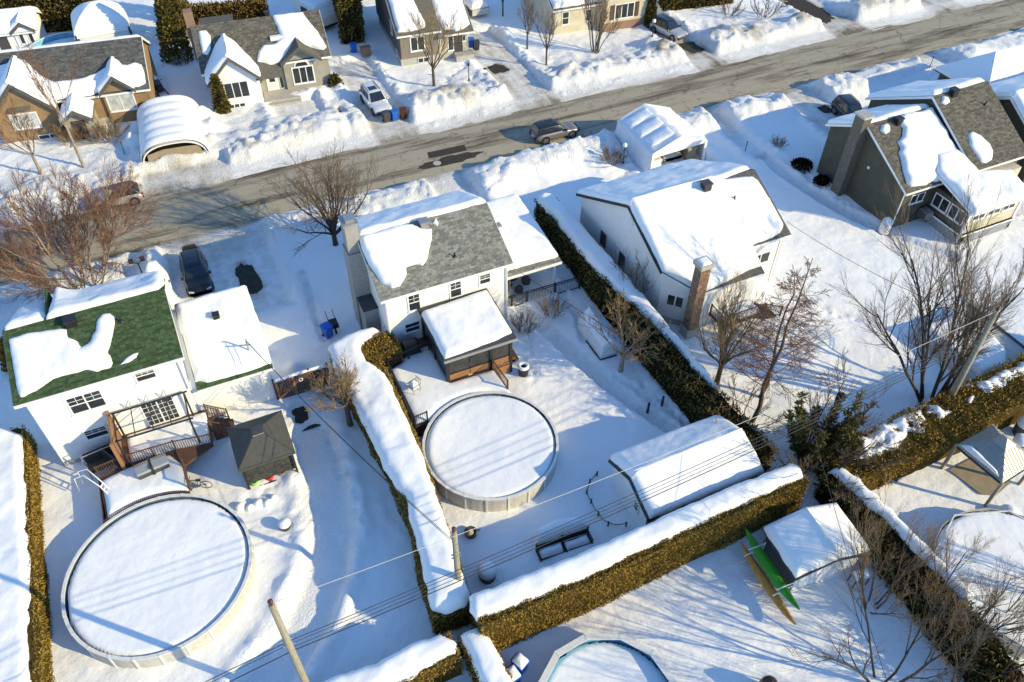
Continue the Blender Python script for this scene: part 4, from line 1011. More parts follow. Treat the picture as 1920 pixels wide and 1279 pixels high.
mb = MB(); mb.box(52.95, 53.0, 31.0, 34.9, 0.85, 0.97); mb.box(52.95, 58.7, 30.95, 31.0, 0.85, 0.97); mb.box(52.95, 53.0, 31.0, 34.9, -0.1, 0.02); mb.box(52.95, 58.7, 30.95, 31.0, -0.1, 0.02)
la = mb.build('lattice_frame', M['trim'], H)
mb = MB()
for i in range(26):
    y0 = 31.0 + 0.15 * i
    for s_ in (-1, 1):
        a = (52.97 - 0.004 * s_, y0, 0.0); b = (52.97 - 0.004 * s_, y0 + s_ * 0.86, 0.86)
        if 30.98 < b[1] < 34.92: mb.bar(a, b, 0.012, 0.04, (1, 0, 0))
for i in range(37):
    x0 = 53.05 + 0.15 * i
    for s_ in (-1, 1):
        b = (x0 + s_ * 0.86, 30.97, 0.86)
        if 52.98 < b[0] < 58.66: mb.bar((x0, 30.97 - 0.004 * s_, 0.0), b, 0.012, 0.04, (0, 1, 0))
l_ = mb.build('lattice', M['trim'], la); l_['kind'] = 'stuff'
mb = MB(); mb.box(53.05, 58.6, 31.05, 34.85, -0.3, 0.95); mb.build('crawl_space_shade', M['core'], H)  # solid near-black block: shade of the hollow put into its colour
mb = MB(); mb.box(52.15, 52.9, 33.9, 34.75, 0.75, 1.35); ac = mb.build('heat_pump', M['greymetal'], H)
mb = MB()
for i in range(6): mb.box(52.12, 52.15, 33.95, 34.7, 0.8 + .09 * i, 0.84 + .09 * i)
mb.build('grille', M['dark'], ac)

# ------------------------------------------------------------------ house at the right edge
H = thing('house', 'olive gabled house at the right edge with snowy roofs and round gable vent', 'house', (68, 40, 0))
mb = MB(); mb.prism([(34.5, -0.5), (34.5, 4.2), (38.6, 6.55), (43.2, 4.2), (43.2, -0.5)], 63.6, 78); mb.build('wall', M['darkgreen'], H)
rf = roof_gable(H, 63.3, 78.3, 34.1, 4.1, 38.6, 6.75, 43.6, 4.2, 'sh_char')
for (a, b, c_, d_, sd) in ((34.1, 4.1, 38.6, 6.75, 51), (43.6, 4.2, 38.6, 6.75, 52)):
    vv, LL = slope(a, b, c_, d_)
    snow_patch('roof_snow', rf, (63.3, a, b), (1, 0, 0), vv, [(0, 0), (15, 0), (15, LL + .28), (0, LL + .28)], 0.4, 0.4, 0.25, 0.1, sd, 0.04, flat=(2,))
mb = MB(); pts = [(63.55, 40.0 + 0.33 * math.cos(t), 5.3 + 0.33 * math.sin(t)) for t in np.linspace(0, 2 * math.pi, 20, endpoint=False)]; mb.slab(pts, (0.06, 0, 0)); mb.build('gable_vent', M['trim'], H)
mb = MB(); mb.box(68.6, 79, 44.2, 49.6, -0.5, 2.75); mb.build('garage_wall', M['darkgreen'], H)
hp = MB(); A_, B_ = (71.4, 46.9, 5.0), (79, 46.9, 5.0)
c1, c2, c3, c4 = (68.2, 43.8, 2.75), (79.3, 43.8, 2.75), (79.3, 50.0, 2.75), (68.2, 50.0, 2.75)
for q in ((c1, c2, B_, A_), (c3, c4, A_, B_), (c4, c1, A_)): hp.slab(q, (0, 0, 0.12))
hr = hp.build('hip_roof', M['sh_char'], H)
mb = MB()
for q in ((c1, c2, B_, A_), (c3, c4, A_, B_), (c4, c1, A_)): mb.slab([(x, y, z + 0.12) for x, y, z in q], (0, 0, 0.3))
mb.build('roof_snow', M['snow'], hr)
mb = MB(); mb.box(61.6, 63.6, 35.5, 43, -0.5, 3.2); mb.build('link_wall', M['darkgreen'], H)
mb = MB(); mb.slab([(61.6, 35.3, 3.2), (63.6, 35.3, 3.2), (63.6, 43, 3.6), (61.6, 43, 3.6)], (0, 0, 0.2)); mb.build('link_roof', M['snow'], H)
# ------------------------------------------------------------------ houses across the street
def front_gable(parent, x0, x1, yw, yo, z0, zp, depth, wallm, roofm, snow=True, seed=0, fas='sh_char', wall=True, snow_l=True):
    """small gable facing the street: rakes run along y, peak in the middle"""
    xm = (x0 + x1) / 2
    if wall:
        mb = MB(); mb.slab([(x0 + .2, yw, -0.4), (x1 - .2, yw, -0.4), (x1 - .2, yw, z0), (xm, yw, zp - .12), (x0 + .2, yw, z0)], (0, depth, 0)); mb.build('gable_wall', M[wallm], parent)
    mb = MB()
    for a, b in ((x0, xm), (xm, x1)):
        za, zb = (z0, zp) if a == x0 else (zp, z0)
        mb.slab([(a, yo, za), (b, yo, zb), (b, yw + depth, zb), (a, yw + depth, za)], (0, 0, 0.14))
    r = mb.build('gable_roof', M[roofm], parent)
    mb = MB(); mb.slab([(x0, yo, z0 + .02), (xm, yo, zp + .02), (x1, yo, z0 + .02), (x1, yo, z0 - .2), (xm, yo, zp - .22), (x0, yo, z0 - .2)], (0, -0.03, 0)); mb.build('fascia', M[fas], r)
    if snow:
        for a, sgn in ((x0, 1), (x1, -1)):
            L = math.hypot(xm - x0, zp - z0)
            u = (sgn * (xm - x0), 0, zp - z0)
            snow_patch('roof_snow', r, (a, yo + 0.05, z0 + .14), u, (0, 1, 0), [(0.05, 0), (L + .27, 0), (L + .27, yw - yo + depth), (0.05, yw - yo + depth)], 0.3, 0.4, 0.16, 0.08, seed + (sgn > 0), 0.05, flat=(1,))
    return r
RZ = R(-6)
# brown house, far left
H = thing('house', 'brown house with twin front gables and dark roof, top left', 'house', (-7.5, 80, 0), R(-8))
mb = MB(); mb.prism([(78.2, -0.5), (78.2, 3.1), (82.6, 5.6), (87, 3.1), (87, -0.5)], -14.8, -1.3); mb.build('wall', M['brown_siding'], H)
mb = MB(); mb.box(-14.82, -1.28, 78.17, 78.3, -0.5, 0.55); mb.build('foundation', M['concrete'], H)
rf = roof_gable(H, -15.1, -1.0, 77.8, 3.0, 82.6, 5.85, 87.4, 3.0, 'sh_char')
v, Lv = slope(77.8, 3.0, 82.6, 5.85)
shingles(rf, (-15.1, 77.8, 3.0), (1, 0, 0), v, 14.1, Lv, M['sh_char'], 0.35, 0.17, 60)
snow_patch('roof_snow', rf, (-15.1, 77.8, 3.0), (1, 0, 0), v, [(0.1, 0.1), (1.2, 0.1), (4.5, 0.1), (9.0, 0.0), (9.8, 0.3), (10.4, 0.35), (13.2, 0.3), (13.9, 0.6), (13.8, 2.6), (13.3, 2.9), (12.5, 2.7), (11.2, 3.0), (9.6, 2.2), (8.0, 1.9), (6.0, 2.0), (4.6, 3.2), (3.9, 4.6), (3.4, 4.6), (0.5, 4.0)], 0.4, 0.5, 0.18, 0.12, 61, 0.08)
vb, Lb = slope(87.4, 3.0, 82.6, 5.85)
snow_patch('roof_snow', rf, (-15.1, 87.4, 3.0), (1, 0, 0), vb, [(0, 0), (14.1, 0), (14.1, Lb), (0, Lb)], 0.3, 0.35, 0.3, 0.06, 62, 0.03)
front_gable(H, -14.7, -9.0, 77.0, 76.6, 2.7, 5.5, 4.5, 'brown_siding', 'sh_char', seed=63)
front_gable(H, -5.4, -2.2, 77.95, 77.5, 3.1, 4.6, 3.0, 'brown_siding', 'sh_char', seed=65)
front_gable(H, -8.9, -6.1, 75.6, 75.2, 2.0, 3.0, 2.6, 'grey_siding', 'sh_brown', seed=67)
window(H, 'F', 77.0, -12.0, 1.25, 2.1, 1.3, 2, 1, fw=0.12, gm='glass_pale'); window(H, 'F', 77.95, -3.8, 1.25, 2.2, 1.5, 2, 1, fw=0.12, gm='glass_pale')
window(H, 'F', 78.17, -2.9, 0.05, 1.9, 0.42, 2, 1, fw=0.06, sill=False); window(H, 'F', 77.0, -10.6, -0.15, 1.8, 0.45, 2, 1, fw=0.06, sill=False)
mb = MB(); mb.slab([(-12.9, 76.7, 3.0), (-11.1, 76.7, 3.0), (-11.1, 77, 3.2), (-12.9, 77, 3.2)], (0, 0, 0.1)); mb.build('window_hood', M['sh_brown'], H)
door(H, 'F', 75.6, -7.5, 0.1, 0.95, 1.75, 'wood')
mb = MB(); mb.box(-8.6, -6.3, 74.5, 75.6, -0.3, 0.1); mb.build('porch_step', M['concrete'], H)

# white and grey house
H = thing('house', 'white and taupe bungalow with brown roof and arched window across street', 'house', (9.7, 79, 0), RZ)
mb = MB(); mb.prism([(77.3, -0.5), (77.3, 3.2), (81.4, 5.6), (85.5, 3.2), (85.5, -0.5)], 4.0, 15.6); mb.build('wall', M['grey_siding'], H)
rf = roof_gable(H, 3.6, 15.9, 76.9, 3.1, 81.4, 5.85, 85.9, 3.1, 'sh_brown')
v, Lv = slope(76.9, 3.1, 81.4, 5.85)
shingles(rf, (3.6, 76.9, 3.1), (1, 0, 0), v, 12.3, Lv, M['sh_brown'], 0.35, 0.17, 70)
snow_patch('roof_snow', rf, (3.6, 76.9, 3.1), (1, 0, 0), v, [(5.3, 0.5), (6.4, -0.05), (7.6, 0.1), (8.9, 0.35), (9.4, 0.9), (10.6, 1.2), (11.7, 0.7), (12.1, 1.0), (11.9, 2.0), (11.3, 3.6), (10.8, 4.6), (10.7, 5.25), (7.7, 5.25), (7.9, 3.6), (8.0, 2.7), (7.5, 2.2), (6.2, 2.1), (5.6, 1.6)], 0.34, 0.5, 0.15, 0.1, 71, 0.07)
snow_patch('roof_snow', rf, (3.6, 76.9, 3.1), (1, 0, 0), v, [(0.5, 2.2), (0.9, 1.9), (1.4, 2.6), (1.6, 4.0), (1.3, 4.6), (0.6, 4.6)], 0.25, 0.4, 0.12, 0.05, 72, 0.06)
front_gable(H, 3.9, 8.9, 75.6, 75.2, 2.6, 5.0, 4.2, 'white', 'sh_brown', seed=73)
front_gable(H, 11.0, 14.9, 77.0, 76.4, 3.1, 4.5, 2.6, 'grey_siding', 'sh_brown', seed=75, snow=False)
mb = MB(); mb.prism([(75.5, 2.35), (75.5, 2.45), (77.5, 3.35), (77.5, 3.2)], 8.4, 11.0); pr_ = mb.build('porch_roof', M['sh_brown'], H)
window(H, 'F', 75.6, 6.45, 0.95, 2.1, 1.5, 3, 1, fw=0.12); window(H, 'F', 75.6, 6.1, -0.12, 1.5, 0.4, 3, 1, fw=0.05, sill=False)
window(H, 'F', 77.0, 12.95, 0.75, 1.9, 1.55, 3, 1, fw=0.12)
mb = MB(); pts = [(12.95 + 0.75 * math.cos(t), 77.0, 2.45 + 0.62 * math.sin(t)) for t in np.linspace(0, math.pi, 14)]; mb.slab(pts, (0, -0.05, 0)); aw = mb.build('arched_window', M['trim'], H)
mb = MB(); pts = [(12.95 + 0.58 * math.cos(t), 76.93, 2.5 + 0.45 * math.sin(t)) for t in np.linspace(0, math.pi, 14)]; mb.slab(pts, (0, -0.03, 0)); mb.build('pane', M['glass'], aw)
door(H, 'F', 77.3, 9.9, 0.25, 0.95, 1.95)
window(H, 'F', 77.3, 10.75, 0.35, 0.3, 1.7, 1, 1, fw=0.05, sill=False)
mb = MB(); mb.box(8.8, 12.2, 75.3, 77.3, -0.3, 0.22); mb.box(8.8, 12.2, 74.8, 75.3, -0.3, 0.02); mb.build('porch_step', M['concrete'], H)
mb = MB(); mb.box(10.6, 12.1, 79.0, 79.45, 4.3, 4.75); sky_ = mb.build('skylight', M['trim'], H)
mb = MB(); mb.box(3.2, 4.0, 82.0, 83.0, 2, 6.9); mb.build('chimney', M['brick_red'], H)
mb = MB(); mb.prism([(84, 4.6), (84, 4.75), (87, 4.2), (87, 4.05)], 4.3, 7.6); mb.build('rear_roof', M['sh_brown'], H)
roof_vent(rf, 10.9, 81.7, 5.75, 0.5, 0.5)

# grey brick house
H = thing('house', 'grey brick house with charcoal side wall behind a bare maple', 'house', (27, 79, 0), RZ)
mb = MB(); mb.prism([(77.0, 0.7), (77.0, 3.35), (83, 6.6), (89, 3.35), (89, 0.7)], 23.2, 27.3); mb.build('wall', M['dark_siding'], H)
mb = MB(); mb.box(23.3, 27.25, 76.94, 77.0, 0.7, 3.3); mb.build('brick_face', M['brick_grey'], H)
mb = MB(); mb.box(23.21, 30.5, 76.96, 88, -0.5, 0.7); mb.build('foundation', M['concrete'], H)
mb = MB(); mb.prism([(76.9, 0.7), (76.9, 3.0), (82, 5.2), (88, 3.0), (88, 0.7)], 27.3, 30.5); mb.build('wall', M['beige'], H)
rf = roof_gable(H, 22.95, 27.6, 76.6, 3.35, 83, 6.85, 89.4, 3.35, 'sh_brown')
v, Lv = slope(76.6, 3.35, 83, 6.85)
snow_patch('roof_snow', rf, (22.95, 76.6, 3.35), (1, 0, 0), v, [(0.2, 0.45), (1.5, 0.35), (3.0, 0.55), (3.3, 1.0), (2.9, 3.0), (2.6, 5.0), (2.4, Lv), (0.2, Lv)], 0.34, 0.4, 0.16, 0.08, 81, 0.06)
r2 = roof_gable(H, 27.6, 31.0, 76.3, 2.95, 82, 5.6, 88.4, 2.95, 'sh_brown')
v2, L2 = slope(76.3, 2.95, 82, 5.6)
snow_patch('roof_snow', r2, (27.6, 76.3, 2.95), (1, 0, 0), v2, [(0.4, 0.7), (1.3, 0.55), (1.5, 0.2), (2.3, 0.4), (3.2, 0.9), (3.3, 5.0), (0.1, 5.2), (0.0, 2.5)], 0.34, 0.4, 0.16, 0.08, 82, 0.06)
window(H, 'F', 76.94, 25.1, 1.5, 1.35, 1.35, 2, 1, fw=0.12); window(H, 'F', 76.94, 25.6, 0.1, 1.1, 0.45, 2, 1, fw=0.05, sill=False)
window(H, 'F', 76.9, 28.6, 1.0, 0.5, 1.6, 1, 1, fw=0.08); door(H, 'F', 76.9, 29.4, 0.7, 0.75, 1.7, 'dark'); window(H, 'F', 76.9, 30.05, 1.8, 0.3, 0.55, 1, 1, fw=0.05)
window(H, 'L', 23.2, 80.5, 2.0, 0.6, 1.3, 1, 1, fw=0.06); window(H, 'L', 23.2, 78.6, 0.5, 0.5, 0.5, 1, 1, fw=0.06)
mb = MB(); mb.box(28.9, 30.8, 75.9, 76.9, -0.3, 0.65); mb.build('porch_step', M['concrete'], H)

# beige house top centre
H = thing('house', 'beige house with snowy roof partly cut off at the top edge', 'house', (46, 79, 0), R(-4))
mb = MB(); mb.prism([(76.9, -0.5), (76.9, 3.0), (82, 5.6), (87, 3.0), (87, -0.5)], 40.9, 46.4); mb.build('wall', M['beige'], H)
rf = roof_gable(H, 40.5, 46.7, 76.5, 2.95, 82, 5.9, 87.4, 2.95, 'sh_brown')
v, Lv = slope(76.5, 2.95, 82, 5.9)
snow_patch('roof_snow', rf, (40.5, 76.5, 2.95), (1, 0, 0), v, [(0.1, 0.2), (6, 0.25), (6.1, Lv), (0.1, Lv)], 0.36, 0.4, 0.2, 0.1, 91, 0.05)
mb = MB(); mb.box(46.4, 51.6, 75.8, 87, -0.5, 4.2); mb.build('wall', M['beige'], H)
mb = MB(); mb.box(46.42, 51.58, 75.72, 75.8, -0.5, 0.9); mb.build('brick_base', M['brick_red'], H)
rf2 = roof_gable(H, 46.1, 52.0, 75.4, 4.2, 81.5, 7.3, 87.4, 4.2, 'sh_brown')
v, Lv = slope(75.4, 4.2, 81.5, 7.3)
snow_patch('roof_snow', rf2, (46.1, 75.4, 4.2), (1, 0, 0), v, [(0.1, 0.2), (5.8, 0.25), (5.8, Lv), (0.1, Lv)], 0.36, 0.4, 0.25, 0.1, 92, 0.05)
window(H, 'F', 76.9, 42.2, 1.1, 0.7, 1.3, 1, 2, fw=0.08); window(H, 'F', 76.9, 45.0, 1.1, 0.55, 1.2, 1, 1, fw=0.08)
window(H, 'F', 75.8, 48.8, 1.3, 2.2, 1.5, 3, 1, fw=0.1, sill=False)
for a in (47.3, 50.3):
    mb = MB(); mb.box(a - .25, a + .25, 75.74, 75.8, 1.25, 2.85); mb.build('shutter', M['wood'], H)
for i in range(2):
    pass

# little white garden shed, pool and covered gazebo behind the brown house
H = thing('garden_shed', 'little white garden shed with snowy roof behind the brown house', 'shed', (-12.5, 98, 0), R(-8))
mb = MB(); mb.prism([(97, -0.4), (97, 2.3), (99, 3.2), (101, 2.3), (101, -0.4)], -15.2, -10.6); mb.build('wall', M['white'], H)
rf = roof_gable(H, -15.5, -10.3, 96.6, 2.2, 99, 3.4, 101.4, 2.2, 'sh_char')
for a, b, sd in ((96.6, 2.2, 1), (101.4, 2.2, 2)):
    vv, LL = slope(a, b, 99, 3.4); snow_patch('roof_snow', rf, (-15.5, a, b), (1, 0, 0), vv, [(0, 0), (5.2, 0), (5.2, LL), (0, LL)], 0.45, 0.4, 0.2, 0.1, sd, 0.04)
front_gable(H, -12.9, -10.5, 96.9, 96.5, 2.2, 3.1, 1.8, 'white', 'sh_char', seed=95)
for a in (-12.1, -11.2): window(H, 'F', 96.9, a, 0.9, 0.35, 1.0, 1, 1, fw=0.08)
door(H, 'F', 97, -14.0, 0.1, 0.8, 1.9, 'dark', False)
round_pool('round_pool', 'far round pool with blue liner behind the brown house roof', -8.4, 93.3, 3.6, 1.3, 14, linerm='liner_blue', snow_drop=0.5)
H = thing('gazebo', 'snow buried hip roofed gazebo between brown house and cedars', 'gazebo', (-4.2, 94.5, 0))
mb = MB(); ap = (-4.2, 94.8, 4.2)
cs = [(-7.0, 92.4, 2.6), (-1.6, 92.4, 2.6), (-1.6, 97.2, 2.6), (-7.0, 97.2, 2.6)]
for a, b in zip(cs, cs[1:] + cs[:1]): mb.slab([a, b, ap], (0, 0, -0.1))
gr_ = mb.build('roof', M['gz_roof'], H)
n_ = 40; Gm = []
for i in range(n_ + 1):
    row = []
    for j in range(n_ + 1):
        a = -1 + 2 * i / n_; b = -1 + 2 * j / n_; q = max(abs(a), abs(b))
        z = 2.6 + (1 - q ** 1.6) * 1.75 + 0.4 * (1 - q ** 8) - (0.35 if q > 0.99 else 0)
        row.append((-4.3 + a * 2.8, 94.8 + b * 2.5, z))
    Gm.append(row)
mb = MB(); mb.grid(np.array(Gm)); mb.build('roof_snow', M['snow'], gr_, smooth=True)
for x, y, _ in cs:
    mb = MB(); mb.box(x * .97 - .12 - .1, x * .97 - .12 + .1, y - .1, y + .1, -0.3, 2.6); mb.build('post', M['dark'], H)
for x0, x1 in ((-6.6, -1.9),):
    mb = MB(); mb.box(x0, x1, 92.4, 92.44, 0, 2.5); mb.build('curtain', M['tarp'], H)
# ------------------------------------------------------------------ hedges
def leaf_quads(mb, P, Nn, size, rs, asp=0.45, up=0.35):
    """small leaf-spray faces at points P with outward normals Nn"""
    k = len(P)
    d = Nn * 0.55 + rs.normal(0, 0.55, (k, 3)); d[:, 2] += up
    d /= np.linalg.norm(d, axis=1)[:, None]
    r = rs.normal(0, 1, (k, 3)); s = np.cross(d, r); s /= np.linalg.norm(s, axis=1)[:, None]
    sz = size * rs.uniform(0.6, 1.4, k)[:, None]
    a = P - s * sz * asp * 0.5; b = P + s * sz * asp * 0.5
    c = P + d * sz + s * sz * asp * 0.3; e = P + d * sz - s * sz * asp * 0.3
    o = mb.verts(np.stack([a, b, c, e], 1).reshape(-1, 3))
    i = np.arange(k)[:, None] * 4 + o
    mb.faces(np.hstack([i, i + 1, i + 2, i + 3]))
def hedge(name, label, path, w, h, dens=85, size=0.17, m='hedge', seed=0, lump=0.14, base_taper=0.0, top=True, z0=-0.3):
    """clipped cedar hedge along a polyline of (x, y[, width, height])"""
    rs = np.random.RandomState(seed + 100)
    p = np.array([(q[0], q[1], q[2] if len(q) > 2 else w, q[3] if len(q) > 3 else h) for q in path], float)
    # resample
    out = []
    for a, b in zip(p[:-1], p[1:]):
        n = max(1, int(np.linalg.norm((b - a)[:2]) / 0.4))
        out += [a + (b - a) * i / n for i in range(n)]
    out.append(p[-1]); q = np.array(out)
    t = np.gradient(q[:, :2], axis=0); t /= np.linalg.norm(t, axis=1)[:, None]
    nn = np.stack([t[:, 1], -t[:, 0]], 1)        # right-hand side
    mid = q[:, :2].mean(0)
    T = thing(name, label, 'hedge', (float(mid[0]), float(mid[1]), 0))
    mb = MB()
    rings = []
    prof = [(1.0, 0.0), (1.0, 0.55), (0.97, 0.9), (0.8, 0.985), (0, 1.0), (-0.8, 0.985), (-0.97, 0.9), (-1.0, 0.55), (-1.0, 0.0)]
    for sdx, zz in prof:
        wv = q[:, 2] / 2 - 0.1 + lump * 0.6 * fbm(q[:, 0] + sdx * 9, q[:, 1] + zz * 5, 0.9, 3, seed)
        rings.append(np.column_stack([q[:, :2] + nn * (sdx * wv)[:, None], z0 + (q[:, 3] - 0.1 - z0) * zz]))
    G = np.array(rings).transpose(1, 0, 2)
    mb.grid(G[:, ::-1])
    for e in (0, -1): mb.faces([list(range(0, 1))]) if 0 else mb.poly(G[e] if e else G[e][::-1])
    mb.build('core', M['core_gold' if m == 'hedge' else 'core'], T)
    fb = MB()
    L = np.concatenate([[0], np.cumsum(np.linalg.norm(np.diff(q[:, :2], axis=0), axis=1))])
    def samp(n):
        s = rs.uniform(0, L[-1], n)
        return [np.interp(s, L, c) for c in (q[:, 0], q[:, 1], q[:, 2], q[:, 3], nn[:, 0], nn[:, 1])]
    for side in (1, -1):
        n = int(L[-1] * q[:, 3].mean() * dens)
        x, y, wv, hv, nx, ny = samp(n)
        f = rs.uniform(0, 1, n); z = z0 + (hv - z0) * f
        off = wv / 2 + lump * fbm(x * 1.0 + side * 31, y + z * 1.3, 0.8, 3, seed) - 0.12 * (f > 0.93) + base_taper * (f - 1) * 0.3
        P = np.column_stack([x + side * nx * off, y + side * ny * off, z]); Nv = np.column_stack([side * nx, side * ny, np.zeros(n)])
        leaf_quads(fb, P - Nv * 0.06, Nv, size, rs)
    if top:
        n = int(L[-1] * q[:, 2].mean() * dens)
        x, y, wv, hv, nx, ny = samp(n); f = rs.uniform(-1, 1, n)
        P = np.column_stack([x + nx * f * wv / 2, y + ny * f * wv / 2, hv - 0.08 + lump * fbm(x, y, 0.9, 3, seed + 5)])
        leaf_quads(fb, P, np.tile((0, 0, 1.0), (n, 1)), size, rs)
    for e, sg in ((0, -1), (-1, 1)):
        n = int(q[e, 2] * q[e, 3] * dens)
        f = rs.uniform(-1, 1, n); z = rs.uniform(z0, q[e, 3], n)
        P = np.column_stack([q[e, 0] + nn[e, 0] * f * q[e, 2] / 2 + sg * t[e, 0] * 0.04, q[e, 1] + nn[e, 1] * f * q[e, 2] / 2 + sg * t[e, 1] * 0.04, z])
        leaf_quads(fb, P, np.tile((sg * t[e, 0], sg * t[e, 1], 0), (n, 1)), size, rs)
    fb.build('foliage', M[m], T)
    return T
def cap(T, poly, z, thick=0.42, seed=0, rough=0.12, edge=0.4, amp=0.1, step=0.15):
    return snow_flat('snow_cap', T, poly, z, thick, edge=edge, step=step, amp=amp, seed=seed, rough_edge=rough, sink=0.12)

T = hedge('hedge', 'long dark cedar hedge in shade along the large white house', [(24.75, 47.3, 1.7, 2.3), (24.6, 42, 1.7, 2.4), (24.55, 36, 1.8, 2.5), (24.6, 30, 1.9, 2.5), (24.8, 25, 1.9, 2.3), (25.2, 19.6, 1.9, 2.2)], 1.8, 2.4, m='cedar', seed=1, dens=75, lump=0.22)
cap(T, [(24.0, 47.3), (24.15, 44), (23.95, 41), (23.95, 38), (24.1, 35.5), (24.6, 33.2), (24.9, 31), (25.1, 28.5), (25.25, 26), (25.6, 24.6), (25.75, 27), (25.75, 31), (25.8, 34), (25.75, 38), (25.7, 43), (25.5, 47.3), (24.8, 47.7)], 2.28, 0.5, 101, 0.12, 0.5)
T = hedge('hedge', 'wide snow-topped cedar hedge between the two pools', [(6.0, 37.6, 3.0, 2.35), (6.1, 33, 2.8, 2.3), (6.2, 28, 2.4, 2.2), (6.0, 24, 1.9, 2.2), (5.6, 21, 2.3, 2.2), (5.3, 18.2, 2.2, 2.1)], 2.6, 2.3, m='hedge', seed=2, dens=140, size=0.11)
cap(T, [(4.55, 38.3), (4.5, 36), (4.7, 33), (4.85, 30), (4.95, 27), (5.35, 25.3), (5.1, 24.0), (4.75, 21), (4.35, 18.6), (4.9, 18.1), (5.9, 18.1), (6.45, 18.6), (6.5, 20), (6.75, 22), (7.0, 25), (7.2, 28), (7.3, 31), (7.3, 34), (6.95, 35.3), (6.55, 36.0), (6.5, 37.2), (7.4, 37.95), (8.3, 38.3), (7.9, 38.8), (6.2, 38.9)], 2.2, 0.48, 102, 0.1, 0.55)
hedge('hedge', 'short golden hedge block at the corner of the centre house', [(6.6, 37.15), (8.8, 37.1)], 2.1, 2.42, seed=3, dens=220, size=0.1)
T = hedge('hedge', 'straight golden cedar hedge with snow ridge along the shed yard', [(6.2, 17.0), (12, 16.9), (18, 17.1), (25.6, 17.25)], 1.6, 3.2, m='hedge', seed=4, dens=330, size=0.095, lump=0.16)
cap(T, [(6.0, 16.75), (8, 16.6), (12, 16.55), (16, 16.65), (20, 16.8), (25.5, 16.85), (25.8, 17.4), (25.4, 18.0), (21, 18.05), (17, 18.0), (12, 17.85), (8, 18.0), (6.2, 18.1), (5.9, 17.4)], 3.06, 0.42, 104, 0.08, 0.4)
T = hedge('hedge', 'golden hedge along the left edge beside the big pool', [(-15.2, 39.8, 3.2), (-15.1, 34, 3.2), (-15.1, 28, 3.3), (-15.1, 22, 3.3), (-15.1, 8, 3.3)], 3.2, 1.95, m='hedge', seed=5, dens=170, size=0.1, top=False)
cap(T, [(-17.2, 40), (-14.9, 40.2), (-13.75, 39.2), (-13.8, 34), (-13.75, 30), (-13.85, 26), (-13.8, 20), (-13.75, 8), (-17.2, 8)], 1.85, 0.3, 105, 0.12, 0.4)
T = hedge('hedge', 'low golden hedge with snow hump at the bottom edge by utility pole', [(-2.5, 16.5), (1, 16.5), (4.7, 16.6)], 1.5, 2.1, seed=6, dens=170, size=0.1, lump=0.2)
cap(T, [(-2.6, 16.1), (0, 15.95), (2.5, 16.0), (4.6, 16.15), (4.9, 16.7), (4.3, 17.3), (2.8, 17.5), (1.0, 17.25), (-0.6, 17.4), (-2.6, 17.4)], 2.0, 0.45, 106, 0.1, 0.45)
T = hedge('hedge', 'narrow snow-covered hedge stub beside the blue recycling bins', [(5.75, 16.9), (5.95, 13), (6.2, 8.5)], 1.4, 1.9, seed=7)
cap(T, [(5.1, 16.9), (5.2, 15), (5.15, 13), (5.4, 8.5), (6.9, 8.5), (6.75, 12), (6.55, 14.5), (6.45, 16.2), (6.2, 17.1)], 1.8, 0.42, 107, 0.1, 0.4)
T = hedge('hedge', 'bushy golden hedge with broken snow clumps behind the metal gazebo', [(28.6, 17.1, 2.6, 2.1), (33, 17.2, 2.9, 2.2), (38, 17.3, 3.0, 2.3), (44, 17.6, 3.0, 2.3), (52, 17.8, 3, 2.3)], 2.8, 2.2, seed=8, dens=130, lump=0.4, size=0.14, base_taper=1.0)
for i, pg in enumerate(([(29.4, 16.9), (31.5, 16.7), (33.8, 17.0), (35.8, 16.9), (37.8, 17.3), (38.2, 18.2), (36.0, 18.7), (33.0, 18.5), (30.6, 18.3)], [(38.6, 17.4), (41.0, 17.2), (43.5, 17.6), (46.0, 17.6), (46.2, 18.5), (43.0, 18.8), (40.0, 18.6)])):
    snow_flat('snow_clump', T, pg, 1.93, 0.3, edge=0.5, step=0.1, amp=0.12, seed=200 + i, rough_edge=0.3, sink=0.25, topfn=lambda A, B: 0.85 * fbm(A, B, 0.75, 4, 207) + 0.13)
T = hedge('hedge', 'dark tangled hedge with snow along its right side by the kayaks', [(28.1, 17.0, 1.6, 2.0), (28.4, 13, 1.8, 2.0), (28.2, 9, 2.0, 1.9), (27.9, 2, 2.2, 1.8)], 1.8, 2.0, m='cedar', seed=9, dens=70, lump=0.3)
cap(T, [(28.0, 17.2), (28.3, 15), (28.6, 13), (28.7, 11), (28.9, 9), (28.9, 8.0), (29.5, 8.0), (29.5, 10), (29.4, 13), (29.2, 15.5), (28.9, 17.2)], 1.9, 0.4, 109, 0.15, 0.4)
hedge('hedge', 'tall golden cedar hedge behind the garden shed, top left', [(-24, 104.5), (-14, 103), (-3.5, 100.5)], 2.4, 5.0, m='cedar', seed=10, dens=40, size=0.34, lump=0.4)
hedge('hedge', 'tall cedar hedge between taupe bungalow and grey brick house', [(20.0, 84.5), (21.3, 90), (22.6, 99)], 2.2, 5.2, m='cedar', seed=11, dens=45, size=0.32, lump=0.4)
hedge('hedge', 'dark green hedge at the top right behind the silver car', [(55.3, 78.3), (64, 77.0)], 1.6, 1.7, m='cedar', seed=12, dens=50, size=0.25, lump=0.3)
hedge('hedge', 'brown hedge behind taupe bungalow at top edge', [(4.5, 96.5), (13, 95.0)], 1.8, 1.9, m='hedge_rust', seed=13, dens=50, size=0.25, lump=0.3)

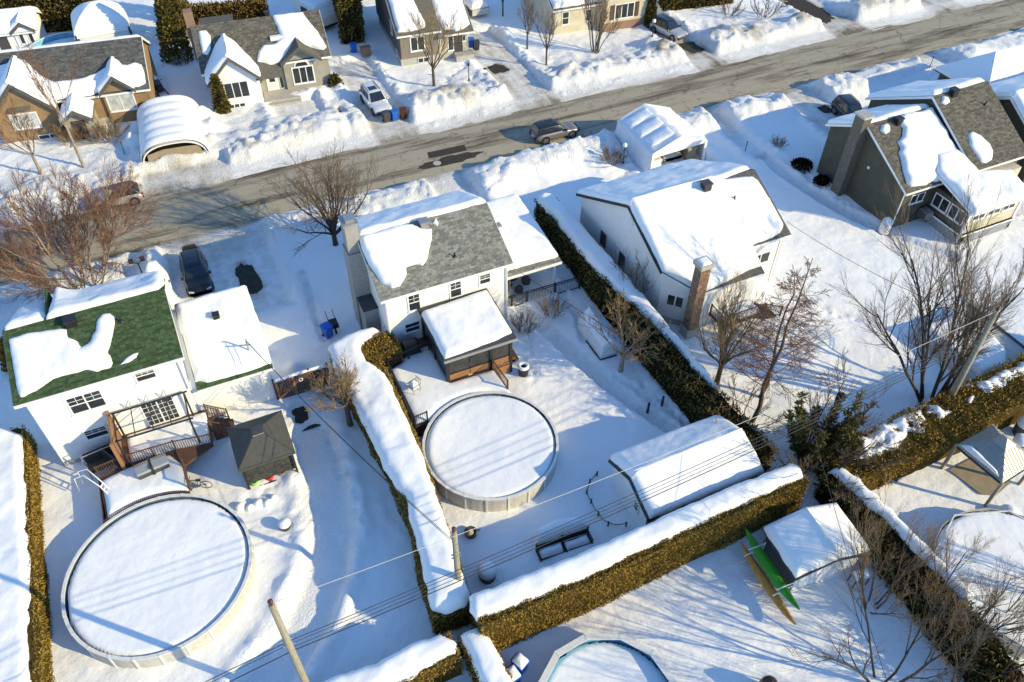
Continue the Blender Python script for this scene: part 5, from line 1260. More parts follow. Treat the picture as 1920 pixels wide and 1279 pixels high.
# ------------------------------------------------------------------ evergreens
def cedar(name, label, x, y, h, r, seed=0, dens=1.0, m='cedar', group=None, pw=0.75, z0=-0.2):
    rs = np.random.RandomState(seed)
    T = thing(name, label, 'tree', (x, y, 0), 0, group)
    mb = MB(); mb.tube([(x, y, z0), (x, y, h * 0.5), (x, y, h * 0.92)], [0.16, 0.1, 0.02], 7); mb.build('trunk', M['bark'], T)
    n = int(1500 * r * h / 4 * dens)
    t = rs.uniform(0, 1, n) ** 0.8; a = rs.uniform(0, 2 * math.pi, n)
    rad = r * (1 - t) ** pw * (0.82 + 0.3 * np.array(fbm(a * 1.2, t * 6, 1.0, 3, seed))) * (0.55 + 0.45 * np.sqrt(rs.uniform(0, 1, n)))
    P = np.column_stack([x + rad * np.cos(a), y + rad * np.sin(a), z0 + t * (h - z0)])
    N_ = np.column_stack([np.cos(a), np.sin(a), np.full(n, 0.5)])
    fb = MB(); leaf_quads(fb, P, N_, 0.3, rs, 0.5, 0.5); fb.build('crown', M[m], T)
    return T
cedar('cedar_tree', 'huge golden cedar between brown house and taupe bungalow', 2.2, 88.5, 8.0, 1.9, 21, 1.1)
cedar('cedar_tree', 'second tall cedar just behind the huge golden one', 2.9, 93.5, 8.4, 2.1, 22, 0.9)
cedar('cedar_tree', 'third tall cedar at the top edge behind the others', 3.6, 99.0, 8.5, 2.2, 23, 0.8)
cedar('cedar_tree', 'slim pointed cedar at the white gable of the taupe bungalow', 4.35, 75.6, 3.5, 0.72, 24, 2.6, pw=0.45)
cedar('cedar_tree', 'small cedar peeking from the left edge by the green roof', -14.2, 47.5, 2.4, 1.3, 25, 2.0, m='hedge', pw=0.5)
cedar('cedar_tree', 'dark cedar at the corner of the beige house by silver car', 51.8, 75.3, 3.2, 0.8, 26, 2.0, pw=0.45)
T = thing('pine_tree', 'dark scraggly evergreen tangled with bare branches behind the shed', 'tree', (28.9, 19.0, 0))
rs = np.random.RandomState(27); tb = MB(); fb = MB()
for i in range(22):
    a = rs.uniform(0, 6.28); l_ = rs.uniform(.1, .42); h_ = rs.uniform(2.8, 5.6); d_ = np.array((math.cos(a) * l_, math.sin(a) * l_, 1.0))
    b_ = np.array((28.9 + .7 * math.cos(a), 19.0 + .7 * math.sin(a), -.2)); tb.tube([b_, b_ + d_ * h_ * .5, b_ + d_ * h_], [.08, .05, .015], 6, cap=False)
    for k in range(40):
        t = rs.uniform(.12, 1); p_ = b_ + d_ * h_ * t; q_ = rs.uniform(0, 6.28); ln = rs.uniform(.25, .9) * (1.15 - t); e_ = p_ + np.array((math.cos(q_), math.sin(q_), .45)) * ln
        tb.tube([p_, e_], [.014, .008], 3, cap=False); n_ = 12; s_ = rs.uniform(.15, 1, n_)[:, None]
        leaf_quads(fb, p_ + (e_ - p_) * s_ + rs.normal(0, .05, (n_, 3)), np.tile((e_ - p_) / ln, (n_, 1)), .2, rs, .35, .2)
tb.build('trunk', M['bark_dark'], T); fb.build('crown', M['cedar'], T)
cedar('cedar_tree', 'cedar crown cut by the top edge between bungalow and brick house', 23.2, 101, 8.0, 2.0, 28, 0.7)
cedar('pine_tree', 'small dark pine top lying on the white drive beside suv', 15.6, 76.2, 1.0, 0.9, 29, 2.0)

# ------------------------------------------------------------------ bare trees
class Tree:
    """grows branches in plain Python, turns them into tubes in batches"""
    def __init__(s, seed): s.r = random.Random(seed); s.trunk = MB(); s.crown = MB(); s.bt = {}
    def add(s, which, pts, rad, k): s.bt.setdefault((which, len(pts), k), []).append((pts, rad))
    def flush(s):
        for (which, n, k), L in s.bt.items():
            P = np.array([x[0] for x in L], float); Rd = np.array([x[1] for x in L], float)
            t = np.empty_like(P); t[:, 1:-1] = P[:, 2:] - P[:, :-2]; t[:, 0] = P[:, 1] - P[:, 0]; t[:, -1] = P[:, -1] - P[:, -2]
            t /= np.linalg.norm(t, axis=2)[..., None] + 1e-12
            m = t.mean(1); ax = np.where((np.abs(m[:, 2]) < 0.8 * np.linalg.norm(m, axis=1))[:, None], (0, 0, 1.0), (1.0, 0.1, 0))
            u = np.cross(t, ax[:, None, :]); u /= np.linalg.norm(u, axis=2)[..., None] + 1e-12
            w = np.cross(t, u); a = np.arange(k) * 2 * math.pi / k
            ring = P[:, :, None, :] + Rd[:, :, None, None] * (np.cos(a)[None, None, :, None] * u[:, :, None, :] + np.sin(a)[None, None, :, None] * w[:, :, None, :])
            mb = s.trunk if which == 't' else s.crown
            o = mb.verts(ring.reshape(-1, 3))
            bI = np.arange(len(L))[:, None, None] * n * k; i = np.arange(n - 1)[None, :, None] * k; j = np.arange(k)[None, None, :]; j2 = (j + 1) % k
            q = np.stack([bI + i + j, bI + i + j2, bI + i + k + j2, bI + i + k + j], -1).reshape(-1, 4) + o
            mb.faces(q[:, ::-1])
    def grow(s, p, d, L, r, lev, maxlev, spread=0.6, up=0.12, wig=0.16, kids=(4, 6), ratio=0.62, start=0.3, k=None, minr=0.006):
        g = s.r.gauss; U = s.r.uniform; n = 5 if lev < 2 else 3
        x, y, z = p; dx, dy, dz = d; q = math.sqrt(dx * dx + dy * dy + dz * dz); dx /= q; dy /= q; dz /= q
        pts = [(x, y, z)]; dirs = [(dx, dy, dz)]; st = L / n; uu = up * (0.5 if lev == 0 else 1)
        for i in range(n):
            dx += g(0, wig); dy += g(0, wig); dz += g(0, wig) + uu
            q = math.sqrt(dx * dx + dy * dy + dz * dz); dx /= q; dy /= q; dz /= q
            x += dx * st; y += dy * st; z += dz * st
            pts.append((x, y, z)); dirs.append((dx, dy, dz))
        rad = [max(minr, r * (1 - 0.62 * i / n)) for i in range(n + 1)]
        s.add('t' if lev <= 1 else 'c', pts, rad, k or (8 if lev == 0 else 5 if lev == 1 else 3))
        if lev >= maxlev: return
        m = s.r.randint(*kids)
        for j in range(m):
            f = start + (1 - start) * (j + U(0.2, 0.9)) / m
            i = min(n - 1, int(f * n)); h = f * n - i
            a, b = pts[i], pts[i + 1]; c = tuple(a[e] + (b[e] - a[e]) * h for e in range(3))
            bx, by, bz = dirs[i]; an = U(0, 2 * math.pi)
            rx, ry, rz_ = (0.3, 0.2, 1.0) if abs(bz) < 0.9 else (1.0, 0.0, 0.0)
            ex, ey, ez = by * rz_ - bz * ry, bz * rx - bx * rz_, bx * ry - by * rx
            q = math.sqrt(ex * ex + ey * ey + ez * ez); ex /= q; ey /= q; ez /= q
            gx_, gy_, gz_ = by * ez - bz * ey, bz * ex - bx * ez, bx * ey - by * ex
            sp = spread * U(0.6, 1.3); C, S_ = math.cos(sp), math.sin(sp); ca, sa = math.cos(an) * S_, math.sin(an) * S_
            nd = (bx * C + ex * ca + gx_ * sa, by * C + ey * ca + gy_ * sa, bz * C + ez * ca + gz_ * sa)
            s.grow(c, nd, L * ratio * U(0.7, 1.15) * (1.15 - 0.4 * f), max(minr, rad[i] * 0.55), lev + 1, maxlev, spread, up, wig, kids, ratio, 0.18, None, minr)
        if lev > 0:
            s.grow(pts[-1], dirs[-1], L * ratio * 0.8, rad[-1], lev + 1, maxlev, spread, up, wig, kids, ratio, 0.18, None, minr)
def finish(T, t, bark, twig):
    t.flush()
    t.trunk.build('trunk', M[bark], T, smooth=True, base=(0, 0, 0)); t.crown.build('crown', M[twig], T, smooth=True, base=(0, 0, 0))
    return T
def tree_spread(name, label, loc, h, seed, bark='bark', twig='twig', trunk_f=0.3, n=5, lev=4, spread=0.55, r=None, up=0.14, lean=(0, 0), kids=(4, 5), cat='tree', minr=0.007, wig=0.15):
    t = Tree(seed); R_ = t.r; r = r or h * 0.017
    tl = h * trunk_f; b = np.array((0, 0, -0.3)); top = np.array((lean[0] * tl, lean[1] * tl, tl))
    t.trunk.tube([b, (b + top) / 2, top], [r * 1.25, r, r * 0.92], 9, cap=False)
    for j in range(n):
        a = 2 * math.pi * (j + R_.uniform(-.3, .3)) / n
        sp = R_.uniform(0.25, 0.75)
        d = (math.cos(a) * math.sin(sp) + lean[0], math.sin(a) * math.sin(sp) + lean[1], math.cos(sp))
        q = top * R_.uniform(0.82, 1.0)
        t.grow(q, d, h * 0.42 * R_.uniform(0.85, 1.1), r * 0.5, 1, lev, spread, up, wig, kids, 0.58, 0.2, None, minr)
    t.grow(top, (lean[0], lean[1], 1), h * 0.42, r * 0.6, 1, lev, spread, up, wig, kids, 0.58, 0.2, None, minr)
    T = thing(name, label, cat, loc)
    return finish(T, t, bark, twig)
def tree_clump(name, label, loc, h, seed, stems=6, spread0=0.35, bark='bark', twig='twig', lev=3, spread=0.45, r=None, up=0.1, kids=(5, 7), cat='tree', minr=0.007, rad0=0.25, wig=0.1, lean=(0, 0), ratio=0.42):
    """several stems from one root"""
    t = Tree(seed); R_ = t.r; r = r or h * 0.012
    for j in range(stems):
        a = 2 * math.pi * (j + R_.uniform(-.35, .35)) / stems; sp = spread0 * R_.uniform(0.25, 1.2)
        t.grow((rad0 * math.cos(a), rad0 * math.sin(a), -0.3), (math.cos(a) * math.sin(sp) + lean[0], math.sin(a) * math.sin(sp) + lean[1], math.cos(sp)), h * R_.uniform(0.7, 1.0), r * R_.uniform(0.7, 1.1), 0, lev, spread, up, wig, kids, ratio, 0.25, None, minr)
    T = thing(name, label, cat, loc)
    return finish(T, t, bark, twig)
def tree_larch(name, label, loc, h, seed, lean=(0, 0), bark='bark', twig='twig_red'):
    t = Tree(seed); R_ = t.r; n = 8
    pts = [np.array((lean[0] * z, lean[1] * z, z)) + np.array((R_.gauss(0, .06), R_.gauss(0, .06), 0)) for z in np.linspace(-0.3, h, n + 1)]
    rad = np.linspace(h * 0.014, 0.02, n + 1); t.trunk.tube(pts, rad, 8, cap=False)
    z = h * 0.22
    while z < h * 0.98:
        f = z / h; L = (0.34 * h) * (1 - f) ** 0.8 * R_.uniform(0.6, 1.1) + 0.2
        a = R_.uniform(0, 2 * math.pi)
        p = np.array((lean[0] * z, lean[1] * z, z))
        t.grow(p, (math.cos(a), math.sin(a), 0.15), L, 0.03 * (1 - f) + 0.012, 2, 4, 0.7, 0.03, 0.13, (5, 7), 0.42, 0.2, None, 0.009)
        z += R_.uniform(0.1, 0.2)
    T = thing(name, label, 'tree', loc)
    return finish(T, t, bark, twig)

tree_spread('bare_tree', 'bare spreading maple beside the centre house chimney and street', (8.5, 51.3, 0), 10.6, 31, 'bark_dark', 'twig', 0.1, 12, 4, 0.6, r=0.2, up=0.06, kids=(4, 6), minr=0.008, wig=0.12)
tree_clump('birch_clump', 'russet birch clump with pale stems behind the green roof', (-9.6, 53.2, 0), 9.2, 32, 9, 0.75, 'birch', 'twig_red', 3, 0.55, r=0.11, up=0.05, kids=(10, 12), minr=0.0085, ratio=0.46, wig=0.09, rad0=0.6, lean=(-0.1, 0.12))
tree_spread('fruit_tree', 'pale-barked fruit tree by the long dark hedge and covered box', (22.1, 30.3, 0), 6.0, 33, 'birch', 'twig_gold', 0.28, 8, 4, 0.62, r=0.15, up=0.03, kids=(3, 5), minr=0.012)
tree_spread('bare_tree', 'tall brownish tree in front of the brick chimney', (27.4, 26.8, 0), 8.4, 34, 'bark', 'twig_gold', 0.2, 8, 4, 0.42, r=0.17, up=0.2, kids=(4, 6), minr=0.009)
tree_larch('larch_tree', 'leaning larch with russet twigs right of the brick chimney', (27.7, 23.2, 0), 11.5, 35, (0.17, 0.12))
tree_larch('larch_tree', 'slimmer larch standing close behind the leaning one', (29.3, 24.5, 0), 9.5, 36, (0.06, 0.1))
tree_clump('bare_tree', 'big multi-stem bare tree beside the right utility pole', (39.0, 19.6, 0), 10.4, 37, 8, 0.5, 'bark_dark', 'twig', 3, 0.5, r=0.11, up=0.08, kids=(8, 10), minr=0.006, rad0=0.5, lean=(0.02, 0.13), wig=0.07, ratio=0.46)
tree_clump('bare_tree', 'scrubby bare tree wrapped round the dark evergreen', (28.3, 18.4, 0), 6.2, 38, 9, 0.6, 'bark_dark', 'twig', 3, 0.5, r=0.07, up=0.08, kids=(5, 7), minr=0.008, rad0=0.5)
# shrub tree standing above the wide hedge
tree_spread('pollard_tree', 'bushy tan pollard rising over the wide snow hedge', (4.3, 33.3, 0), 4.6, 39, 'bark', 'twig_gold', 0.5, 12, 4, 0.6, r=0.17, up=0.06, kids=(4, 5), minr=0.009)
tree_spread('bare_tree', 'slender bare tree with round crown in front of brick house', (24.5, 71.7, 0), 8.2, 40, 'bark', 'twig_gold', 0.27, 6, 4, 0.42, r=0.14, up=0.14, kids=(3, 5), minr=0.012)
tree_clump('bare_tree', 'vase-shaped multi-stem tree in the beige house front yard', (43.0, 71.8, 0), 6.6, 41, 9, 0.36, 'bark', 'twig_gold', 3, 0.3, r=0.07, up=0.14, kids=(5, 6), minr=0.011, rad0=0.25)
T1 = tree_spread('bare_tree', 'young bare tree nearest the street left of vase-shaped tree', (36.8, 71.2, 0), 6.6, 42, 'bark', 'twig', 0.3, 5, 3, 0.4, r=0.1, up=0.16, kids=(5, 6), minr=0.011)
clone(T1, (36.6, 75.4, 0), 1.3, 'young bare tree behind the one nearest the street', 0.95)
clone(T1, (37.6, 84.0, 0), 2.3, 'bare tree at the top edge left of beige house', 0.9)
clone(T1, (35.0, 86.0, 0), 4.0, 'bare tree at the top edge beside the camper', 0.8)
B1 = tree_spread('birch_tree', 'left birch with reddish twigs before the brown house', (-12.0, 71.2, 0), 6.8, 43, 'birch', 'twig_red', 0.32, 5, 4, 0.42, r=0.13, up=0.14, kids=(3, 5), minr=0.009)
tree_spread('birch_tree', 'tall thin birch crossing the brown house front', (-8.6, 71.0, 0), 11.0, 44, 'birch', 'twig_red', 0.4, 3, 4, 0.35, r=0.11, up=0.2, kids=(3, 5), minr=0.009)
S1 = tree_clump('bare_shrub', 'small bare shrub at the top right snow field, left one', (61.5, 73.6, 0), 2.3, 45, 8, 0.8, 'bark', 'twig', 2, 0.5, r=0.04, kids=(5, 7), cat='shrub', minr=0.012)
clone(S1, (64.9, 71.5, 0), 1.0, 'bare shrub at the top right snow field, right one', 1.15)
clone(S1, (92, 46, 0), 2.0, 'bare shrub behind the right edge house', 1.0)
S2 = tree_clump('bare_shrub', 'round twiggy shrub by the iron fence of the centre house', (20.5, 37.3, 0), 1.5, 46, 34, 0.7, 'twig_gold', 'twig_gold', 2, 0.4, r=0.016, kids=(5, 7), cat='shrub', minr=0.006)
clone(S2, (17.9, 36.6, 0), 1.0, 'sparse twiggy shrub beside the screened porch corner', 0.95)
clone(S2, (34.0, 52.4, 0), 2.0, 'dark round shrub beside the globe lamp post', 1.15)
clone(S2, (49.2, 48.6, 0), 3.0, 'small round shrub in the shade left of olive house', 0.7)
clone(S2, (-9.2, 76.0, 0), 3.0, 'shrub left of the brown house porch', 1.4)
clone(S2, (-6.0, 74.8, 0), 4.0, 'shrub right of the brown house porch', 1.5)
clone(S2, (5.3, 37.0, 0), 0.5, 'twiggy shrub at the wooden gate hinge side', 0.9)
clone(S2, (8.6, 36.2, 0.3), 2.5, 'twiggy shrub below the golden hedge block', 0.6)
S3 = tree_clump('bare_tree', 'bare trees bottom right, nearest the kayaks', (25.7, 10.3, 0), 5.8, 47, 6, 0.45, 'bark', 'twig_gold', 3, 0.42, r=0.065, up=0.1, kids=(5, 7), minr=0.005, wig=0.08, ratio=0.5)
S3['label'] = 'bare tan tree bottom right behind the small dark shed'
clone(S3, (28.0, 8.6, 0), 1.2, 'bare tan tree in the tangled hedge, centre one', 0.95)
clone(S3, (30.0, 6.8, 0), 2.4, 'bare tan tree in the tangled hedge, lower right one', 0.9)
clone(S3, (33.5, 7.2, 0), 3.4, 'thin bare tree at the right edge beyond tangled hedge', 0.85)
S4 = tree_clump('bare_tree', 'dark-stemmed bare tree at the bottom edge below the kayaks', (23.2, 6.9, 0), 7.0, 48, 5, 0.55, 'bark_dark', 'twig', 3, 0.42, r=0.08, up=0.1, kids=(5, 7), minr=0.005, wig=0.08, ratio=0.5)
clone(S4, (26.2, 5.0, 0), 2.0, 'dark-stemmed bare tree at the bottom right corner', 0.9)
tree_clump('hedge_brush', 'brown brush pile of twigs on the far end of long dark hedge', (25.6, 22.5, 1.6), 2.4, 49, 14, 1.2, 'bark', 'twig_gold', 2, 0.6, r=0.03, kids=(6, 8), cat='shrub', minr=0.008, rad0=0.9)
tree_clump('hedge_brush', 'brush of twigs spilling over the tangled hedge bottom right', (28.0, 5.5, 1.0), 2.6, 50, 16, 1.2, 'bark', 'twig_gold', 2, 0.6, r=0.03, kids=(6, 8), cat='shrub', minr=0.008, rad0=1.2)
tree_clump('bare_tree', 'thin twiggy tree between the long hedge and white house', (26.0, 35.0, 0), 4.6, 51, 6, 0.4, 'bark', 'twig_red', 3, 0.4, r=0.035, kids=(4, 6), minr=0.007)
# ------------------------------------------------------------------ cars
def paint(name, c, rough=0.3): return mat(name, c, rough, metal=0.35, spec=0.5, coat=0.6, var=0.06, vscale=2)
def car(label, loc, rz, body, roof=None, L=4.5, W=1.84, Hh=1.62, belt=0.98, hood=0.86, suv=True, snow=0.0, name='parked_car'):
    T = thing(name, label, 'car', loc, rz)
    bx, by, bz = loc
    mb = MB(); hw = W / 2
    ns = 22; rows = []
    for i in range(ns + 1):
        s = i / ns; y = -L / 2 + L * s
        e = min(s, 1 - s); nose = min(1.0, (e / 0.09) ** 0.5) if e < 0.09 else 1.0
        w = hw * (0.86 + 0.14 * nose) * (1 - 0.05 * max(0, (s - 0.72) / 0.28) ** 2)
        if s > 0.66: zt = belt + (hood - belt) * min(1, (s - 0.66) / 0.1) - 0.12 * max(0, (s - 0.8) / 0.2) ** 2
        else: zt = belt - (0.03 if s < 0.1 else 0)
        zt = zt * (0.72 + 0.28 * nose) if e < 0.09 else zt
        zb = 0.24 + 0.16 * (1 - nose)
        prof = [(0, zb), (0.82 * w, zb), (0.97 * w, zb + 0.1), (w, zb + 0.28), (1.0 * w, zt * 0.72), (0.965 * w, zt - 0.07), (0.86 * w, zt - 0.005), (0.5 * w, zt + 0.02), (0, zt + 0.028)]
        rows.append([(bx + px, by + y, bz + pz) for px, pz in prof] + [(bx - px, by + y, bz + pz) for px, pz in prof[-2::-1]])
    mb.grid(np.array(rows)); mb.poly(rows[0][::-1]); mb.poly(rows[-1])
    B = mb.build('body', body, T, smooth=True)
    # cabin: front base, front roof, rear roof, rear base
    yA0, yA1, yC1, yC0 = L * 0.19, L * 0.02, -L * (0.42 if suv else 0.33), -L * (0.485 if suv else 0.46)
    wb, wr = hw * 0.93, hw * 0.7; z0 = belt - 0.03
    F = [(-wb, yC0, z0), (wb, yC0, z0), (wb, yA0, z0 - 0.02), (-wb, yA0, z0 - 0.02), (-wr, yC1, Hh), (wr, yC1, Hh), (wr, yA1, Hh - 0.02), (-wr, yA1, Hh - 0.02)]
    F = [np.array((bx + a, by + b, bz + c)) for a, b, c in F]
    cb = MB(); o = cb.verts(F); cb.faces(np.array([[3, 2, 1, 0], [4, 5, 6, 7], [0, 1, 5, 4], [1, 2, 6, 5], [2, 3, 7, 6], [3, 0, 4, 7]]) + o)
    C = cb.build('cabin', roof or body, T, smooth=True)
    bv = C.modifiers.new('bevel', 'BEVEL'); bv.width = 0.1; bv.segments = 3
    def glass(nm, q, ins, off=0.015):
        q = [np.array(x) for x in q]; c = sum(q) / 4
        n = np.cross(q[1] - q[0], q[3] - q[0]); n /= np.linalg.norm(n)
        if n @ (c - np.array((bx, by, bz + 0.9))) < 0: n = -n
        def lerp(a, b): return q[0] * (1 - a) * (1 - b) + q[1] * a * (1 - b) + q[2] * a * b + q[3] * (1 - a) * b
        i0, i1, j0, j1 = ins
        g = MB(); g.slab([lerp(i0, j0) + n * off, lerp(i1, j0) + n * off, lerp(i1, j1) + n * off, lerp(i0, j1) + n * off], -n * 0.03)
        g.build(nm, M['glass_blue'], C)
    glass('windshield', (F[2], F[3], F[7], F[6]), (0.06, 0.94, 0.08, 0.9)); glass('rear_window', (F[0], F[1], F[5], F[4]), (0.1, 0.9, 0.15, 0.85))
    for a, b, c, d in ((1, 2, 6, 5), (0, 3, 7, 4)):
        for i0, i1 in ((0.12, 0.32), (0.35, 0.6), (0.63, 0.88)):
            glass('side_window', (F[a], F[b], F[c], F[d]), (i0, i1, 0.12, 0.82))
    if suv:
        for sx in (-1, 1):
            q = MB(); q.bar((bx + sx * wr * 0.92, by + yC1 + .15, bz + Hh + 0.05), (bx + sx * wr * 0.92, by + yA1 - .15, bz + Hh + 0.03), 0.04); q.build('roof_rail', M['black'], C)
    q = MB(); q.box(bx - wr * .6, bx + wr * .6, by + yA1 - 1.0, by + yA1 - 0.3, bz + Hh - .02, bz + Hh + 0.006); q.build('sunroof', M['glass_blue'], C)
    r = 0.35
    tm = MB(); tm.tube([(0, -0.0, 0), (0.0001, 0, 0)], r, 3) if 0 else None
    for sy in (-0.3, 0.31):
        for sx in (-1, 1):
            cx, cy = bx + sx * (hw - 0.1), by + L * sy
            a = MB(); a.tube([(cx + sx * 0.075, cy, bz + r), (cx + sx * 0.118, cy, bz + r)], r + 0.09, 24); a.build('wheel_arch', M['black'], T)
            w_ = MB(); w_.tube([(cx - 0.1, cy, bz + r), (cx + 0.1, cy, bz + r)] if 1 else 0, r, 20); w_ = MB(); w_.tube([(cx - sx * 0.1, cy, bz + r), (cx + sx * 0.128, cy, bz + r)], r, 22); wo_ = w_.build('wheel', M['rubber'], T)
            a = MB(); a.tube([(cx + sx * 0.12, cy, bz + r), (cx + sx * 0.14, cy, bz + r)], r * 0.68, 16); rm_ = a.build('rim', M['rim'], wo_)
            a = MB()
            for k in range(5):
                t = 2 * math.pi * k / 5; a.bar((cx + sx * 0.141, cy, bz + r), (cx + sx * 0.141, cy + r * .64 * math.cos(t), bz + r + r * .64 * math.sin(t)), 0.02, 0.07, (1, 0, 0))
            a.build('spokes', M['dark'], wo_)
    for sx in (-1, 1):
        q = MB(); q.slab([(bx + sx * hw * .5, by + L * .486, bz + .62), (bx + sx * hw * .86, by + L * .455, bz + .64), (bx + sx * hw * .88, by + L * .445, bz + .76), (bx + sx * hw * .5, by + L * .476, bz + .75)], (0, 0.03, 0.01)); q.build('headlight', M['lamp_clear'], T)
        q = MB(); q.slab([(bx + sx * hw * .62, by - L * .497, bz + .72), (bx + sx * hw * .92, by - L * .475, bz + .72), (bx + sx * hw * .92, by - L * .47, bz + .92), (bx + sx * hw * .62, by - L * .492, bz + .92)], (0, -0.03, 0)); q.build('tail_light', M['lamp_red'], T)
        q = MB(); q.box(*sorted((bx + sx * (hw - .02), bx + sx * (hw + .16))), by + L * .135, by + L * .175, bz + belt - .04, bz + belt + .12); q.build('side_mirror', roof or body, T)
    q = MB(); q.box(bx - hw * .55, bx + hw * .55, by + L * .478, by + L * .497, bz + .42, bz + .62); q.build('grille', M['black'], T)
    q = MB(); q.box(bx - .26, bx + .26, by - L * .505, by - L * .498, bz + .55, bz + .67); q.build('number_plate', M['trim'], T)
    q = MB(); q.box(bx - hw * .8, bx + hw * .8, by - L * .3, by + L * .3, bz + .18, bz + .3); q.build('underbody', M['black'], T)
    return T
def gzc(x, y): return gz(x, y)
P_sil = paint('silver_paint', (0.46, 0.45, 0.43)); P_gr = paint('bronze_paint', (0.2, 0.185, 0.165)); P_blk = paint('black_paint', (0.012, 0.013, 0.016)); P_wh = paint('white_paint', (0.78, 0.77, 0.74)); P_dk = paint('dark_roof_paint', (0.02, 0.02, 0.022)); P_br = paint('brownish_paint', (0.3, 0.25, 0.2))
car('dark bronze hatchback with black roof parked on the street', (31.6, 58.95, -0.3), R(-90), P_gr, P_dk, 4.5, Hh=1.58)
car('white suv parked nose to street behind three bins', (18.15, 70.9, gzc(18.15, 70.9)), R(184), P_wh, None, 4.7, Hh=1.7)
car('silver grey suv with black roof in beige house driveway', (52.75, 72.7, gzc(52.7, 72.7)), R(194), P_sil, P_dk, 4.6, Hh=1.68)
car('silver hatchback half hidden by birch twigs at left street side', (-6.4, 64.6, -0.28), R(90), P_sil, P_dk, 4.2, Hh=1.52, suv=False)
car('black car facing the green roofed garage', (-2.05, 51.7, gzc(-2, 51.7)), R(180), P_blk, None, 4.5, Hh=1.55)
car('black suv behind the olive house chimney', (58.7, 49.9, gzc(58.7, 49.9)), R(170), P_blk, None, 4.5, Hh=1.7)
car('pale car under the white tarp car shelter', (39.2, 52.6, gzc(39.2, 52.6)), R(180), P_wh, None, 4.3, Hh=1.5, suv=False)
# three little vehicles deep in the background
H = thing('travel_trailer', 'pale travel trailer behind the taupe bungalow', 'trailer', (17.6, 91, 0), R(20))
mb = MB(); mb.prism([(88.6, 0.5), (88.3, 1.6), (88.9, 2.5), (93.4, 2.6), (93.6, 0.5)], 16.5, 18.8); mb.build('body', M['trim'], H)
window(H, 'L', 16.5, 91.2, 1.3, 1.1, 0.7, 1, 1, 'dark'); mb = MB(); mb.box(16.48, 18.82, 88.5, 93.5, 0.35, 0.55); mb.build('chassis', M['black'], H)
for sx in (16.5, 18.7):
    mb = MB(); mb.tube([(sx - .02, 91, 0.33), (sx + .12, 91, 0.33)], 0.33, 18); mb.build('wheel', M['rubber'], H)
snow_flat('roof_snow', H, [(16.5, 89), (18.8, 89), (18.8, 93.4), (16.5, 93.4)], 2.55, 0.3, seed=3)
H = thing('utility_trailer', 'snow loaded utility trailer by the brick house at top edge', 'trailer', (34.9, 86, 0))
mb = MB(); mb.box(34, 36.2, 84.6, 88, 0.5, 1.1); mb.build('box', M['dark'], H)
mb = MB(); mb.box(34.05, 36.15, 84.52, 84.6, 0.45, 1.1); mb.build('tailgate', M['pool_wall'], H)
for sx in (33.85, 36.2):
    mb = MB(); mb.tube([(sx, 86, 0.3), (sx + .15, 86, 0.3)], 0.32, 18); mb.build('wheel', M['rubber'], H)
snow_flat('load_snow', H, [(34, 84.7), (36.2, 84.7), (36.2, 88), (34, 88)], 1.1, 0.7, seed=4, edge=0.5)
H = thing('snowmobile', 'black snowmobile in the lane beside the brown house', 'snowmobile', (-0.7, 82.8, 0), R(10))
mb = MB(); mb.prism([(81.6, 0.2), (81.5, 0.5), (82.2, 0.75), (83.0, 0.55), (84.0, 0.6), (84.1, 0.25)], -1.0, -0.4); mb.build('body', M['black'], H)
mb = MB(); mb.box(-0.95, -0.45, 82.9, 84.0, 0.6, 0.75); mb.build('seat', M['dark'], H)
mb = MB(); mb.slab([(-1.0, 82.0, 0.75), (-0.4, 82.0, 0.75), (-0.5, 82.35, 1.15), (-0.9, 82.35, 1.15)], (0, 0.03, 0)); mb.build('windscreen', M['glass_blue'], H)
mb = MB(); mb.bar((-1.25, 82.5, 0.95), (-0.15, 82.5, 0.95), 0.05); mb.build('handlebar', M['black'], H)
for sx in (-1.15, -0.25):
    mb = MB(); mb.bar((sx, 80.9, 0.12), (sx, 82.3, 0.08), 0.12, 0.04); mb.build('ski', M['black'], H)
snow_flat('seat_snow', H, [(-1.0, 82.9), (-0.4, 82.9), (-0.4, 83.9), (-1.0, 83.9)], 0.75, 0.3, edge=0.25, step=0.1, seed=3)

# ------------------------------------------------------------------ wheelie bins
def bin_(label, x, y, z, m, rz=0.0, group=None, snow=False):
    T = thing('wheelie_bin', label, 'bin', (x, y, z), rz, group)
    mb = MB(); o = mb.verts([(x - .24, y - .26, z + .08), (x + .24, y - .26, z + .08), (x + .24, y + .26, z + .08), (x - .24, y + .26, z + .08), (x - .3, y - .34, z + .98), (x + .3, y - .34, z + .98), (x + .3, y + .34, z + .98), (x - .3, y + .34, z + .98)])
    mb.faces(np.array([[3, 2, 1, 0], [4, 5, 6, 7], [0, 1, 5, 4], [1, 2, 6, 5], [2, 3, 7, 6], [3, 0, 4, 7]]) + o); mb.build('body', M[m], T)
    mb = MB(); mb.prism([(y - .38, z + .98), (y - .36, z + 1.03), (y - .05, z + 1.09), (y + .33, z + 1.05), (y + .36, z + .98)], x - .32, x + .32); mb.build('lid', M[m], T)
    mb = MB(); mb.bar((x - .25, y + .4, z + .98), (x + .25, y + .4, z + .98), 0.04); mb.build('handle', M[m], T)
    for sx in (-.27, .27):
        mb = MB(); mb.tube([(x + sx - .03, y + .27, z + .1), (x + sx + .03, y + .27, z + .1)], .1, 14); mb.build('wheel', M['rubber'], T)
    if snow: snow_flat('lid_snow', T, [(x - .3, y - .34), (x + .3, y - .34), (x + .3, y + .32), (x - .3, y + .32)], z + 1.04, 0.3, edge=0.25, step=0.08, amp=0.02, rough_edge=0.02, seed=3)
    return T
bin_('grey wheelie bin, left of three behind the white suv', 18.15, 67.75, gz(18.15, 67.75), 'dark', R(4))
